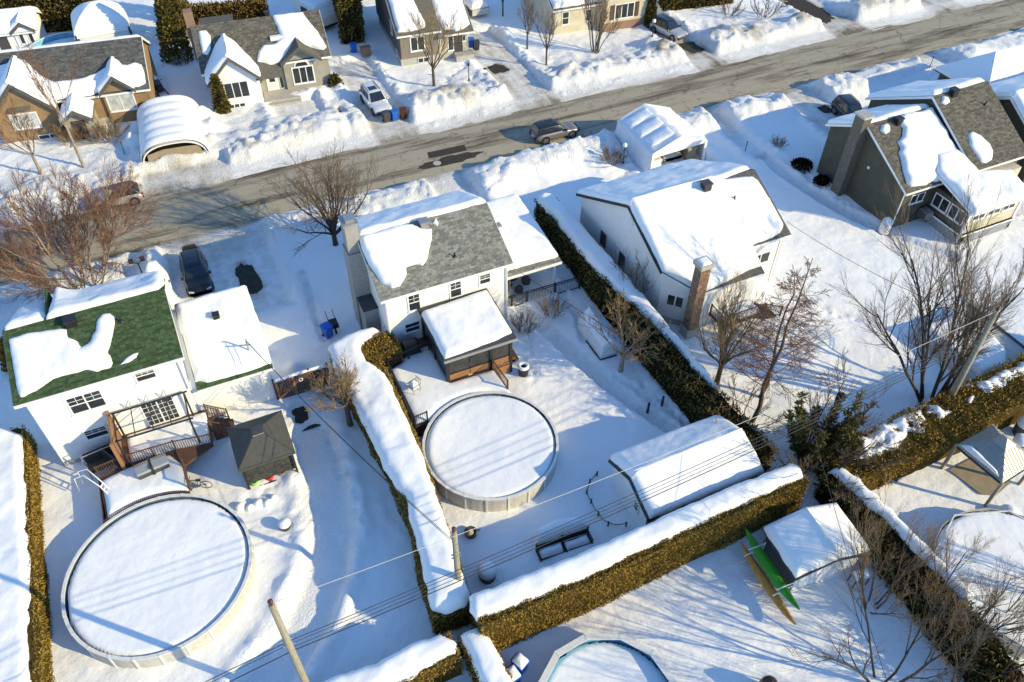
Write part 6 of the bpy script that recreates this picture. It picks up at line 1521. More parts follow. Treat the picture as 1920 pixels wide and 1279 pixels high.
bin_('blue wheelie bin, middle of three behind the white suv', 18.95, 67.65, gz(18.9, 67.65), 'blue_bin', R(4))
bin_('brown wheelie bin, right of three behind the white suv', 19.85, 67.65, gz(19.8, 67.65), 'brown_bin', R(-8))
bin_('blue wheelie bin beside the brown crate left of brick house', 19.4, 82.3, 0, 'blue_bin')
bin_('blue wheelie bin at the right corner of brick house', 31.25, 78.3, 0, 'blue_bin', R(-6))
bin_('dark wheelie bin in front of the blue one at brick house', 31.55, 77.5, 0, 'dark', R(-6))
bin_('blue wheelie bin beside the wide hedge of centre house', 5.2, 41.6, gz(5.2, 41.6), 'blue_bin', R(20))
bin_('blue wheelie bin with a snow cap at the bottom edge', 7.45, 14.9, gz(7.45, 14.9), 'blue_bin', R(25), snow=True)
bin_('blue wheelie bin half behind the snow capped one', 6.85, 14.5, gz(6.85, 14.5), 'blue_bin', R(10), snow=True)
H = thing('crate', 'brown crate beside the blue bin in the lane', 'crate', (20.4, 81.3, 0))
mb = MB(); mb.box(19.9, 20.9, 80.9, 81.5, 0.0, 0.9); mb.build('box', M['brick_red'], H); mb = MB(); mb.box(19.85, 20.95, 80.85, 81.55, 0.9, 0.97); mb.build('lid', M['brick_red'], H)
H = thing('bicycle_rack', 'dark folded barrow tools beside the blue bin by centre house', 'barrow', (5.7, 42.2, 0))
mb = MB(); mb.prism([(41.8, 0.35), (41.9, 0.6), (42.6, 0.6), (42.4, 0.3)], 5.5, 6.1); mb.build('tray', M['black'], H)
for sx in (5.55, 6.05):
    mb = MB(); mb.bar((sx, 42.6, 0.5), (sx, 43.4, 0.75), 0.04); mb.build('handle', M['black'], H)
mb = MB(); mb.tube([(5.75, 41.7, 0.2), (5.85, 41.7, 0.2)], 0.2, 16); mb.build('wheel', M['rubber'], H)
H.name = 'wheelbarrow'; H['label'] = 'dark wheelbarrow beside the blue bin by centre house'; H['category'] = 'wheelbarrow'

# ------------------------------------------------------------------ lamp posts, stakes
def lamp(label, x, y, h=1.7, globe=True):
    z = gz(x, y) - 0.1
    T = thing('lamp_post', label, 'lamp post', (x, y, z))
    mb = MB(); mb.lathe(x, y, [(0.09, z), (0.09, z + .25), (0.04, z + .32), (0.035, z + h)], 12); mb.build('pole', M['black'], T)
    if globe:
        mb = MB(); mb.lathe(x, y, [(0.001, z + h + .42)] + [(0.2 * math.sin(t), z + h + .2 + .21 * math.cos(t)) for t in np.linspace(0.3, 2.9, 9)][::1] + [(0.05, z + h)], 16); mb.build('globe', M['globe'], T, smooth=True)
    else:
        mb = MB(); mb.lathe(x, y, [(0.04, z + h), (0.13, z + h + .06), (0.1, z + h + .3), (0.02, z + h + .38)], 8); mb.build('lantern', M['black'], T)
    return T
lamp('globe lamp post by the round shrub near the car shelter', 34.75, 51.8, 1.75); lamp('globe lamp post on the snow bank by silver suv', 50.25, 72.1, 1.7); lamp('black lantern post in the brick house front yard', 28.2, 71.5, 1.6, False)
T = thing('yard_lamp', 'black twin-headed lamp behind the green roof', 'lamp post', (-5.6, 52.6, 0))
mb = MB(); mb.tube([(-5.6, 52.6, -0.2), (-5.6, 52.6, 2.0)], 0.05, 8); mb.build('pole', M['black'], T)
for sx in (-1, 1):
    mb = MB(); mb.bar((-5.6, 52.6, 1.9), (-5.6 + sx * .35, 52.6, 2.2), 0.05); mb.box(-5.6 + sx * .4 - .16, -5.6 + sx * .4 + .16, 52.45, 52.75, 2.15, 2.4); mb.build('lamp_head', M['black'], T)
for lb, x, y, h in (('snow marker stake at the brown house lawn', -5.1, 71.7, 1.2), ('snow marker stake in the bank before the olive house', 72.4, 53.8, 1.3), ('snow marker stake near the dark iron bush left of olive house', 46.2, 49.4, 1.0)):
    mb = MB(); z = gz(x, y); mb.tube([(x, y, z - .2), (x + .05, y, z + h)], 0.035, 6); mb.box(x + .0, x + .1, y - .02, y + .02, z + h - .12, z + h); tag(mb.build('marker_stake', M['black'], base=(x, y, z)), lb, 'stake')
# ------------------------------------------------------------------ car shelters
T = thing('car_shelter', 'arched car shelter buried in snow before the brown house', 'car shelter', (-0.8, 72.3, 0), R(-4))
ax0, ax1, ay0, ay1, ah = -3.5, 2.0, 68.6, 76.4, 1.85
def arch(n=18, dz=0.0, grow=0.0):
    xm = (ax0 + ax1) / 2; hwid = (ax1 - ax0) / 2 + grow
    out = []
    for i in range(n + 1):
        t = math.pi * i / n
        c = -math.cos(t); s_ = math.sin(t)
        out.append((xm + hwid * math.copysign(abs(c) ** 0.75, c), -0.3 + (ah + 0.3 + dz) * s_ ** 0.72))
    return out
mb = MB()
rows = []
for y in np.linspace(ay0, ay1, 12): rows.append([(x, y, z) for x, z in arch()])
mb.grid(np.array(rows)); mb.build('canopy', M['tarp'], T, smooth=True)
rows = []
for k, y in enumerate(np.linspace(ay0 - 0.05, ay1, 60)):
    f = 0.2 + 0.1 * (0.5 + 0.5 * math.sin((y - ay0) * 2 * math.pi / 1.45)) ** 0.7 + 0.05 * float(vn(y * .8, 3.3, 2))
    e = min(1, (k + 0.2) / 5.0) ** 0.5
    rows.append([(x, y, z + 0.015) for x, z in arch(26, 0.12 + f * 1.1 * e, 0.06 + 0.35 * f)])
mb = MB(); mb.grid(np.array(rows)); mb.build('snow_cover', M['snow'], T, smooth=True)
a_ = arch(18, 0.02, 0.03); fr = MB()
for (x0, z0), (x1, z1) in zip(a_[:-1], a_[1:]): fr.slab([(x0, ay0 - .06, z0), (x1, ay0 - .06, z1), (x1 * .985 - .004, ay0 - .06, z1 - .12), (x0 * .985 - .004, ay0 - .06, z0 - .12)], (0, -0.04, 0))
fr.build('front_hoop', M['tarp'], T)
mb = MB(); mb.slab([(ax0 + .35, ay0 + .05, -0.3), (ax1 - .35, ay0 + .05, -0.3), (ax1 - .5, ay0 + .05, 1.15), (0.2, ay0 + .05, 1.25), (-1.6, ay0 + .05, 1.3), (ax0 + .55, ay0 + .05, 1.0)], (0, 0.05, 0)); mb.build('door_flap', M['tan_mat'], T)
mb = MB(); pts = [(x, ay0 + .35, z * .97) for x, z in arch(18, -0.1, -0.1)]; mb.slab(pts, (0, 0.05, 0)); mb.build('opening_shade', M['core'], T)  # near-black sheet: shade of the open arch put into its colour

T = thing('car_shelter', 'white tarp car shelter with peaked roof at the street', 'car shelter', (38.9, 52.4, 0))
X0, X1, XM, Y0, Y1 = 36.2, 41.7, 38.9, 49.6, 55.6
prof = [(X0, -0.3), (X0, 2.05), (XM, 3.1), (X1, 2.05), (X1, -0.3)]
def tent(dx=0.0, n=13):
    rows = []
    for k, y in enumerate(np.linspace(Y0, Y1, n * 3)):
        sag = 0.09 * abs(math.sin((k / (n * 3 - 1)) * math.pi * 4)); r_ = []
        for (xa, za), (xb, zb) in zip(prof[:-1], prof[1:]):
            for j in range(8):
                t = j / 8; s_ = sag * math.sin(math.pi * t); zz = za + (zb - za) * t; roof_ = abs(xb - xa) > 0.1
                wr_ = 0.025 * float(vn(y * 5, t * 3 + xa, 3))
                r_.append((xa + (xb - xa) * t + (0 if roof_ else (0.35 * (1 - zz / 2.05) * (-1 if xa == X0 else 1) + wr_ * 2)), y, zz - (s_ if roof_ else 0) + wr_))
        r_.append((X1 + .35, y, -0.3)); rows.append(r_)
    return rows
mb = MB(); mb.grid(np.array(tent())); mb.build('tarp', M['tarp'], T, smooth=True)
mb = MB(); mb.slab([(X0, Y0 - .02, 2.05), (XM, Y0 - .02, 3.1), (X1, Y0 - .02, 2.05), (X1 - .15, Y0 - .02, 1.75), (X0 + .15, Y0 - .02, 1.55)], (0, -0.03, 0)); mb.build('gable_flap', M['tarp'], T)
for x in (X0 + .05, X1 - .05):
    mb = MB(); mb.box(x - .12, x + .12, Y0 - .1, Y0 + .02, -0.3, 2.0); mb.build('front_flap', M['tarp'], T)
mb = MB(); mb.slab([(X0, Y1, -.3), (X1, Y1, -.3), (X1, Y1, 2.05), (XM, Y1, 3.1), (X0, Y1, 2.05)], (0, 0.03, 0)); mb.build('back_wall', M['tarp'], T)
for sgn, (xa, xb) in ((1, (X0, XM)), (-1, (X1, XM))):
    L = math.hypot(xb - xa, 1.05)
    for j in range(3):
        y_ = 0.75 + j * 1.75
        snow_patch('roof_snow', T, (xa, Y0, 2.0), (xb - xa, 0, 1.05), (0, 1, 0), [(0.3, y_), (L - .15, y_ - .1), (L - .1, y_ + 1.3), (0.35, y_ + 1.25)], 0.16, 0.5, 0.14, 0.03, 300 + j, 0.08)
for k_, (x, y, w_, l_, h_, m_) in enumerate(((37.1, 50.6, 0.9, 1.2, 0.7, 'trim'), (40.9, 50.9, 0.9, 1.3, 0.9, 'tan_mat'))):
    H = thing('stored_box', ('pale covered box at the left inside the tarp shelter', 'tan bundle at the right inside the tarp shelter')[k_], 'box', (x, y, -.2))
    mb = MB(); mb.box(x - w_ / 2, x + w_ / 2, y - l_ / 2, y + l_ / 2, -.3, h_); mb.build('box', M[m_], H)
    mb = MB(); mb.prism([(y - l_ / 2 - .05, h_), (y - l_ / 2, h_ + .2), (y + l_ / 2, h_ + .22), (y + l_ / 2 + .05, h_)], x - w_ / 2 - .05, x + w_ / 2 + .05); mb.build('cover', M[m_], H)

# ------------------------------------------------------------------ green-roof yard: deck, pergola, rails, gazebo, gate, big pool
QX, QY, QR = -7.8, 27.15, 4.72
round_pool('round_pool', 'largest round pool, snow filled with beige walls, bottom left', QX, QY, QR, 1.12, 24, snow_shift=(-0.6, -0.4), seed=8, snow_drop=0.07)
D = thing('deck', 'snowy wooden deck with brown railings behind the green roofed house', 'deck', (-7, 35, 0))
arc = [(QX + (QR + .1) * math.cos(t), QY + (QR + .1) * math.sin(t)) for t in np.linspace(R(62), R(117), 12)]
ol = [(-10.15, 34.7), (-10.0, 31.45)] + arc[::-1] + [(-5.45, 33.6), (-3.7, 34.4), (-3.55, 37.4), (-8.6, 37.4), (-8.75, 35.0)]
mb = MB(); mb.slab([(x, y, 0.92) for x, y in ol], (0, 0, 0.14)); mb.build('deck_floor', M['wood'], D)
snow_flat('deck_snow', D, [(-10.05, 34.4), (-9.9, 31.6)] + [(a, b + .1) for a, b in arc[::-1]] + [(-5.6, 33.6), (-6.2, 34.7), (-8.6, 34.75)], 1.06, 0.22, edge=0.5, step=0.13, amp=0.06, seed=14, rough_edge=0.03)
snow_flat('deck_snow', D, [(-8.35, 35.0), (-5.7, 34.9), (-3.8, 34.6), (-3.65, 37.2), (-8.35, 37.3)], 1.06, 0.14, edge=0.4, step=0.13, amp=0.05, seed=15, rough_edge=0.03)
# curved row of boards along the pool edge
for i, t in enumerate(np.linspace(R(63), R(118), 44)):
    x, y = QX + (QR + .17) * math.cos(t), QY + (QR + .17) * math.sin(t)
    if i == 0:
        mb = MB(); mb.box(-.035, .035, -.02, .02, 0, 0.45); pk = mb.mesh('picket')
    o = link('picket', pk, M['wood'], D); o.location = (x + 7, y - 35, 0.8); o.rotation_euler = (0, 0, t)
for i in range(14):
    y = 31.5 + 3.1 * i / 13; mb = MB(); mb.box(-10.2, -10.16, y - .1, y + .1, -0.3, 1.05); mb.build('skirt_board', M['wood'], D)
railing(D, [(-10.05, 34.75), (-8.6, 34.95), (-7.0, 34.9), (-5.75, 34.85)], 1.06, 0.9, m='wood', pw=0.035)
railing(D, [(-5.75, 34.85), (-5.5, 33.4), (-5.45, 31.75)], 1.06, 0.95, m='wood', pw=0.035)
railing(D, [(-5.75, 34.85), (-3.75, 34.5)], 1.06, 0.9, m='wood', pw=0.035)
railing(D, [(-3.6, 35.6, 1.06), (-2.5, 35.5, 0.2)], 1.06, 0.85, m='wood', pw=0.03); railing(D, [(-3.6, 37.0, 1.06), (-2.5, 36.9, 0.2)], 1.06, 0.85, m='wood', pw=0.03)
mb = MB()
for i in range(5): mb.box(-3.55 + .25 * i, -3.3 + .25 * i, 35.6, 36.9, -0.2, 0.85 - .2 * i)
mb.build('steps', M['wood'], D)
railing(D, [(-9.0, 35.2), (-9.8, 36.6)], 0.7, 0.8, m='dark', pw=0.025)
G = thing('pergola', 'black metal pergola frame over the brown railed deck', 'pergola', (-6.4, 36, 1.0))
pz = 3.35
for x, y in ((-8.4, 34.9), (-4.4, 34.85), (-8.4, 37.1), (-4.4, 37.1)):
    mb = MB(); mb.box(x - .05, x + .05, y - .05, y + .05, 1.0, pz); mb.build('post', M['black'], G)
for a, b in (((-8.5, 34.9, pz), (-4.2, 34.85, pz)), ((-8.5, 37.1, pz), (-4.2, 37.1, pz)), ((-8.4, 34.9, pz), (-8.4, 37.1, pz)), ((-4.4, 34.85, pz), (-4.4, 37.1, pz))):
    mb = MB(); mb.bar(a, b, 0.08); mb.build('beam', M['black'], G)
for x in (-7.4, -6.4, -5.4):
    mb = MB(); mb.bar((x, 34.9, pz + .02), (x, 37.1, pz + .02), 0.05); mb.build('rafter', M['black'], G)
    mb = MB(); mb.bar((x, 37.1, pz), (x - .45, 37.36, pz + .35), 0.03); mb.bar((x, 37.1, pz), (x + .05, 37.36, pz + .4), 0.03); mb.build('brace', M['greymetal'], G)
G = thing('privacy_screen', 'orange wood privacy screen at the left end of the pergola', 'screen', (-8.7, 36, 1.0))
for i in range(9):
    y = 34.75 + 0.29 * i; mb = MB(); mb.box(-8.72, -8.68, y, y + 0.27, 1.0, 3.3); mb.build('plank', M['wood_or'], G)
for y in (34.7, 37.3):
    mb = MB(); mb.box(-8.78, -8.6, y - .09, y + .09, 0.9, 3.45); mb.build('post', M['wood_or'], G)
G = thing('storage_box', 'grey deck storage box with snow in front of brown railing', 'storage box', (-7.15, 33.9, 1.1), R(8))
mb = MB(); mb.box(-8.0, -6.3, 33.5, 34.25, 1.1, 1.65); mb.build('body', M['dark'], G)
mb = MB(); mb.prism([(33.45, 1.65), (33.5, 1.78), (33.9, 1.95), (34.3, 1.75), (34.3, 1.65)], -8.05, -6.25); mb.build('lid', M['greymetal'], G)
mb = MB(); mb.box(-7.25, -7.12, 33.42, 34.33, 1.15, 1.97); mb.build('strap', M['black'], G)
G = thing('outdoor_sofa', 'dark swing bench with black cushions beside the basement window', 'bench', (-9.7, 36.3, 0), R(8))
mb = MB(); mb.box(-10.8, -8.9, 36.0, 36.7, 0.3, 0.55); mb.build('seat', M['black'], G)
mb = MB(); mb.slab([(-10.8, 36.7, 0.5), (-8.9, 36.7, 0.5), (-8.9, 36.95, 1.1), (-10.8, 36.95, 1.1)], (0, 0.06, 0)); mb.build('backrest', M['black'], G)
for x in (-10.85, -8.85):
    mb = MB(); mb.bar((x, 35.9, -0.1), (x, 36.4, 1.5), 0.05); mb.bar((x, 36.9, -0.1), (x, 36.4, 1.5), 0.05); mb.build('frame', M['greymetal'], G)
mb = MB(); mb.bar((-10.85, 36.4, 1.5), (-8.85, 36.4, 1.5), 0.05); mb.build('top_bar', M['greymetal'], G)
G = thing('pool_ladder', 'white bent pool ladder hanging over the deck corner', 'ladder', (-10.6, 34.3, 1.0))
for dx in (0, 0.45):
    mb = MB(); mb.tube([(-11.4 + dx * .5, 34.7 + dx, 0.5), (-11.3 + dx * .5, 34.8 + dx, 1.55), (-10.7 + dx * .5, 34.5 + dx * .8, 1.9), (-10.0 + dx * .3, 33.6 + dx * .6, 1.55), (-9.6 + dx * .3, 33.0 + dx * .6, 1.0)], 0.035, 8); mb.build('rail', M['globe'], G, smooth=True)
for i in range(3):
    t = i / 3; mb = MB(); mb.bar((-10.0 + .3 * t, 33.6 - .45 * t, 1.5 - .4 * t), (-9.83 + .3 * t, 33.88 - .45 * t, 1.5 - .4 * t), 0.08, 0.03); mb.build('tread', M['globe'], G)
G = thing('bicycle', 'rusty scrap bicycle leaning at the deck corner post by pool', 'bicycle', (-5.1, 32.1, 0), R(70))
for yy in (31.6, 32.6):
    mb = MB(); a = np.linspace(0, 2 * math.pi, 22); mb.tube([(-5.1, yy + .33 * math.cos(t), .75 + .33 * math.sin(t)) for t in a], 0.025, 6, cap=False); mb.build('wheel', M['black'], G)
mb = MB()
for a, b in (((-5.1, 31.6, .75), (-5.1, 31.95, 1.2)), ((-5.1, 31.95, 1.2), (-5.1, 32.4, 1.25)), ((-5.1, 32.4, 1.25), (-5.1, 32.6, .75)), ((-5.1, 32.4, 1.2), (-5.1, 32.1, .75)), ((-5.1, 32.1, .75), (-5.1, 31.6, .75)), ((-5.1, 31.95, 1.2), (-5.1, 32.1, .75))): mb.bar(a, b, 0.035)
mb.build('frame', M['wood'], G)
mb = MB(); mb.bar((-5.35, 32.42, 1.32), (-4.85, 32.42, 1.32), 0.03); mb.build('handlebar', M['black'], G); mb = MB(); mb.box(-5.17, -5.03, 31.8, 32.08, 1.2, 1.26); mb.build('saddle', M['black'], G)

# canopy gazebo
G = thing('gazebo', 'dark square canopy gazebo with netting beside the big pool', 'gazebo', (-1.0, 32.6, 0))
gx0, gx1, gy0, gy1 = -2.65, 0.6, 30.9, 34.3
ap = [(-1.35, 32.3, 3.05), (-0.7, 32.3, 3.05), (-0.7, 32.9, 3.05), (-1.35, 32.9, 3.05)]
cs = [(gx0, gy0, 2.25), (gx1, gy0, 2.25), (gx1, gy1, 2.25), (gx0, gy1, 2.25)]
for i in range(4):
    j = (i + 1) % 4; mb = MB(); mb.slab([cs[i], cs[j], ap[j], ap[i]], (0, 0, -0.03)); mb.build('canopy_panel', M['gz_roof'], G)
    mb = MB(); mb.bar(cs[i], ap[i], 0.05); mb.build('rib', M['dark'], G)
    mb = MB(); mb.slab([cs[i], cs[j], (cs[j][0], cs[j][1], 2.05), (cs[i][0], cs[i][1], 2.05)], (0.01, 0.01, 0)); mb.build('valance', M['gz_roof'], G)
mb = MB(); mb.slab([(x, y, 3.08) for x, y, _ in ap], (0, 0, 0.12)); mb.build('vent_top', M['dark'], G)
for x, y, _ in cs:
    k = .2 if x < -1 else -.2; l = .2 if y < 32 else -.2
    mb = MB(); mb.box(x + k - .06, x + k + .06, y + l - .06, y + l + .06, -0.2, 2.25); mb.build('post', M['black'], G)
M['net'] = mat('dark_netting', (0.05, 0.05, 0.045), 0.9, var=0.5, vscale=6)
mb = MB(); mb.box(gx0 + .25, gx1 - .25, gy0 + .3, gy0 + .33, 0.42, 2.2); mb.build('netting', M['net'], G)
mb = MB(); mb.box(gx0 + .2, gx0 + .23, gy0 + .2, gy1 - .2, -.1, 2.2); mb.build('netting', M['net'], G)
mb = MB(); mb.box(gx0 + .2, gx1 - .2, gy0 + .18, gy0 + .24, 0.0, 0.06); mb.build('base_rail', M['black'], G)
for nm, lb, x, m in (('garden_hose', 'lime coiled hose under the dark canopy gazebo', -2.1, 'lime'), ('plastic_toy', 'red plastic toy under the dark canopy gazebo', -1.2, 'red'), ('flower_pot', 'tan pot under the dark canopy gazebo', -0.45, 'tan_mat')):
    mb = MB(); mb.lathe(x, 31.42, [(0.02, 0.0), (0.22, 0.02), (0.25, 0.14), (0.2, 0.26), (0.12, 0.22), (0.1, 0.16), (0.01, 0.14)], 14); tag(mb.build(nm, M[m], smooth=True, base=(x, 31.42, 0)), lb, nm.split('_')[1])
mb = MB(); mb.bar((-5.0, 32.3, 0.35), (-2.6, 31.2, 0.12), 0.1); tag(mb.build('plank', M['trim'], base=(-3.8, 31.8, 0.2)), 'white board leaning from gazebo foot to deck', 'board')
# snow lumps (covered stones) and the round pot
for i, (x, y, r_) in enumerate(((-3.2, 30.1, .3), (-2.7, 29.8, .25), (-2.2, 29.9, .3), (-1.7, 29.7, .28), (-1.3, 29.9, .22), (0.2, 30.7, .35))):
    mb = MB(); mb.lathe(x, y, [(r_ * 1.2, -0.1), (r_ * 1.05, .1), (r_ * .75, .24), (r_ * .3, .31), (0.01, .32)], 14); tag(mb.build('snow_lump', M['snow'], smooth=True, base=(x, y, 0)), 'snow covered stone, number %s from the left in the row by gazebo' % ('one two three four five six'.split()[i]), 'stone', 'snow covered stones by the gazebo')
T = thing('planter', 'round planter capped with snow on the left yard', 'planter', (-1.15, 27.7, 0))
mb = MB(); mb.lathe(-1.15, 27.7, [(0.25, -.1), (0.36, .4), (0.38, .45), (0.3, .42)], 18); mb.build('pot', M['dark'], T, smooth=True)
mb = MB(); mb.lathe(-1.15, 27.7, [(0.36, .42), (0.37, .5), (0.25, .62), (0.01, .66)], 18); mb.build('snow_cap', M['snow'], T, smooth=True)

# wooden gate and fence
F_ = thing('wooden_fence', 'brown plank gate and fence between garage and wide hedge', 'fence', (2.5, 37.25, 0))
for i in range(22):
    x = 0.72 + i * 0.158
    if x > 4.1: break
    zt = 1.62 + (0.12 if 1.5 < x < 2.9 else 0)
    mb = MB(); mb.box(x, x + 0.15, 37.22 + 0.008 * (i % 2), 37.25 + 0.008 * (i % 2), -0.3, zt); mb.build('plank', M['wood_or'] if i % 7 == 0 else M['wood'], F_)
for x in (0.68, 2.95, 4.15):
    mb = MB(); mb.box(x - .06, x + .06, 37.2, 37.34, -0.3, 1.95); mb.build('post', M['wood'], F_)
mb = MB(); mb.bar((0.7, 37.3, 0.3), (4.1, 37.3, 0.3), 0.05, 0.1); mb.bar((0.7, 37.3, 1.4), (4.1, 37.3, 1.4), 0.05, 0.1); mb.build('rail', M['wood'], F_)
mb = MB(); mb.bar((0.7, 37.26, 1.8), (4.15, 37.26, 1.8), 0.08, 0.06)
for i in range(34): mb.bar((0.75 + .1 * i, 37.26, 1.66), (0.75 + .1 * i, 37.26, 1.92), 0.02)
mb.build('trellis_top', M['black'], F_)
mb = MB(); a = np.linspace(0, 2 * math.pi, 18); mb.tube([(2.35 + .12 * math.cos(t), 37.17, 1.3 + .12 * math.sin(t)) for t in a], 0.035, 6, cap=False); mb.build('gate_ring', M['trim'], F_)
snow_flat('snow_cap', F_, [(0.7, 37.15), (4.1, 37.15), (4.1, 37.38), (0.7, 37.38)], 1.84, 0.08, edge=0.1, step=0.06, amp=0.02, rough_edge=0.02)
# ------------------------------------------------------------------ things in the centre yard
T = thing('barbecue', 'black covered barbecue on the deck by the golden hedge block', 'barbecue', (9.6, 36.7, 1.05))
mb = MB(); o = mb.verts([(9.0, 36.35, 1.05), (10.3, 36.35, 1.05), (10.3, 37.1, 1.05), (9.0, 37.1, 1.05), (9.15, 36.45, 2.1), (10.15, 36.45, 2.1), (10.2, 37.05, 2.15), (9.1, 37.05, 2.15)]); mb.faces(np.array([[3, 2, 1, 0], [4, 5, 6, 7], [0, 1, 5, 4], [1, 2, 6, 5], [2, 3, 7, 6], [3, 0, 4, 7]]) + o); c_ = mb.build('cover', M['black'], T)
bv = c_.modifiers.new('bevel', 'BEVEL'); bv.width = 0.12; bv.segments = 3
for x in (9.05, 10.25):
    mb = MB(); mb.tube([(x - .03, 36.4, 1.15), (x + .03, 36.4, 1.15)], .1, 12); mb.build('wheel', M['rubber'], T)
T = thing('patio_chair', 'snow loaded patio chair on the snowy deck', 'chair', (8.7, 33.4, 1.15), R(20))
mb = MB(); mb.box(8.4, 9.0, 33.1, 33.7, 1.55, 1.6); mb.build('seat', M['greymetal'], T)
for x, y in ((8.42, 33.12), (8.98, 33.12), (8.42, 33.68), (8.98, 33.68)):
    mb = MB(); mb.bar((x, y, 1.1), (x, y, 1.56), 0.035); mb.build('leg', M['greymetal'], T)
mb = MB()
for y in (33.2, 33.35, 33.5, 33.62): mb.bar((9.0, y, 1.58), (9.1, y, 2.05), 0.03)
mb.bar((9.1, 33.15, 2.05), (9.1, 33.68, 2.05), 0.04); mb.build('backrest', M['greymetal'], T)
for y in (33.1, 33.7):
    mb = MB(); mb.bar((8.4, y, 1.8), (9.05, y, 1.8), 0.04); mb.build('armrest', M['greymetal'], T)
snow_flat('seat_snow', T, [(8.42, 33.12), (8.95, 33.12), (8.95, 33.68), (8.42, 33.68)], 1.6, 0.38, edge=0.22, step=0.07, amp=0.02, rough_edge=0.02, seed=2)
T = thing('barrel_stove', 'black barrel planter with snow rim beside the screened porch', 'barrel', (16.05, 32.75, 0))
mb = MB(); mb.lathe(16.05, 32.75, [(0.3, -.1), (0.34, .3), (0.33, .75), (0.34, .78), (0.22, .8), (0.2, .7), (0.01, .7)], 18); mb.build('drum', M['black'], T, smooth=True)
mb = MB(); mb.lathe(16.05, 32.75, [(0.37, .72), (0.38, .84), (0.3, .92), (0.21, .88), (0.19, .76)], 18); mb.build('snow_rim', M['snow'], T, smooth=True)
# tarp covered box by the fruit tree
T = thing('covered_box', 'low box under white snow-dusted tarp beside the fruit tree', 'covered box', (22.3, 33.4, 0))
mb = MB()
rows = [[(21.45, 35.3, -.2), (21.5, 35.25, .95), (22.35, 35.45, 1.45), (23.1, 35.3, .95), (23.15, 35.3, -.2)], [(21.4, 33.5, -.2), (21.5, 33.5, 1.0), (22.3, 33.5, 1.35), (23.1, 33.5, 1.0), (23.2, 33.5, -.2)], [(21.4, 31.8, -.2), (21.55, 31.85, .95), (22.35, 31.75, 1.3), (23.05, 31.85, .95), (23.15, 31.8, -.2)]]
mb.grid(np.array(rows)[:, ::-1]); mb.poly(rows[0]); mb.poly(rows[2][::-1]); mb.build('tarp', M['tarp'], T)
snow_patch('snow_cap', T, (21.5, 31.85, 0.98), (0.85, 0, 0.42), (0, 1, 0), [(0.05, 0.1), (0.9, 0), (0.92, 3.45), (0.05, 3.3)], 0.1, 0.2, 0.1, 0.03, 3, 0.04)
mb = MB(); mb.bar((21.35, 31.75, 0.02), (21.35, 33.8, 0.02), 0.08); mb.bar((21.35, 31.75, 0.02), (22.6, 31.7, 0.02), 0.08); mb.build('base_frame', M['dark'], T)
# two garden posts and the little rope fence round the shed
for lb, x, y, h in (('left black garden post near the long dark hedge', 22.0, 26.65, .85), ('right black garden post near the long dark hedge', 23.0, 26.6, .8)):
    z = gz(x, y); mb = MB(); mb.lathe(x, y, [(.09, z - .2), (.08, z + h), (.05, z + h + .06), (.01, z + h + .07)], 10); tag(mb.build('garden_post', M['black'], base=(x, y, z)), lb, 'post')
T = thing('rope_fence', 'low rope fence on short black stakes before the shed', 'fence', (15.7, 21.8, 0))
ST = [(16.55, 23.55), (15.9, 23.25), (15.4, 22.7), (15.3, 22.0), (15.28, 21.1), (15.45, 20.25), (16.35, 19.8)]
for x, y in ST:
    z = gz(x, y); mb = MB(); mb.bar((x, y, z - .2), (x + .02, y, z + .42), 0.07); mb.build('stake', M['black'], T)
for (a, b), (c, d) in zip(ST[:-1], ST[1:]):
    za, zb = gz(a, b) + .35, gz(c, d) + .35
    mb = MB(); mb.tube([(a + (c - a) * t, b + (d - b) * t, za + (zb - za) * t - .22 * math.sin(math.pi * t)) for t in np.linspace(0, 1, 8)], 0.025, 5); mb.build('rope', M['black'], T)
# shed
S = thing('shed', 'white garden shed under smooth snow roof inside the hedges', 'shed', (20.4, 20.7, 0))
mb = MB(); mb.prism([(18.9, -.4), (18.9, 2.2), (20.75, 3.08), (22.6, 2.25), (22.6, -.4)], 16.95, 24.1); mb.build('wall', M['white'], S)
rf = roof_gable(S, 16.75, 24.35, 18.55, 2.3, 20.75, 3.3, 22.85, 2.35, 'sh_char', trim='black')
for a, b, sd in ((18.55, 2.3, 1), (22.85, 2.35, 2)):
    vv, LL = slope(a, b, 20.75, 3.3); snow_patch('roof_snow', rf, (16.75, a, b), (1, 0, 0), vv, [(0.05, -.08), (7.6, -.1), (7.65, 1.2), (7.55, LL + .24), (0.1, LL + .24)], 0.42, 0.45, 0.13, 0.08, 330 + sd, 0.05, flat=(3,))
window(S, 'L', 16.95, 19.9, 1.25, 0.35, 0.6, 1, 2, fw=0.06)
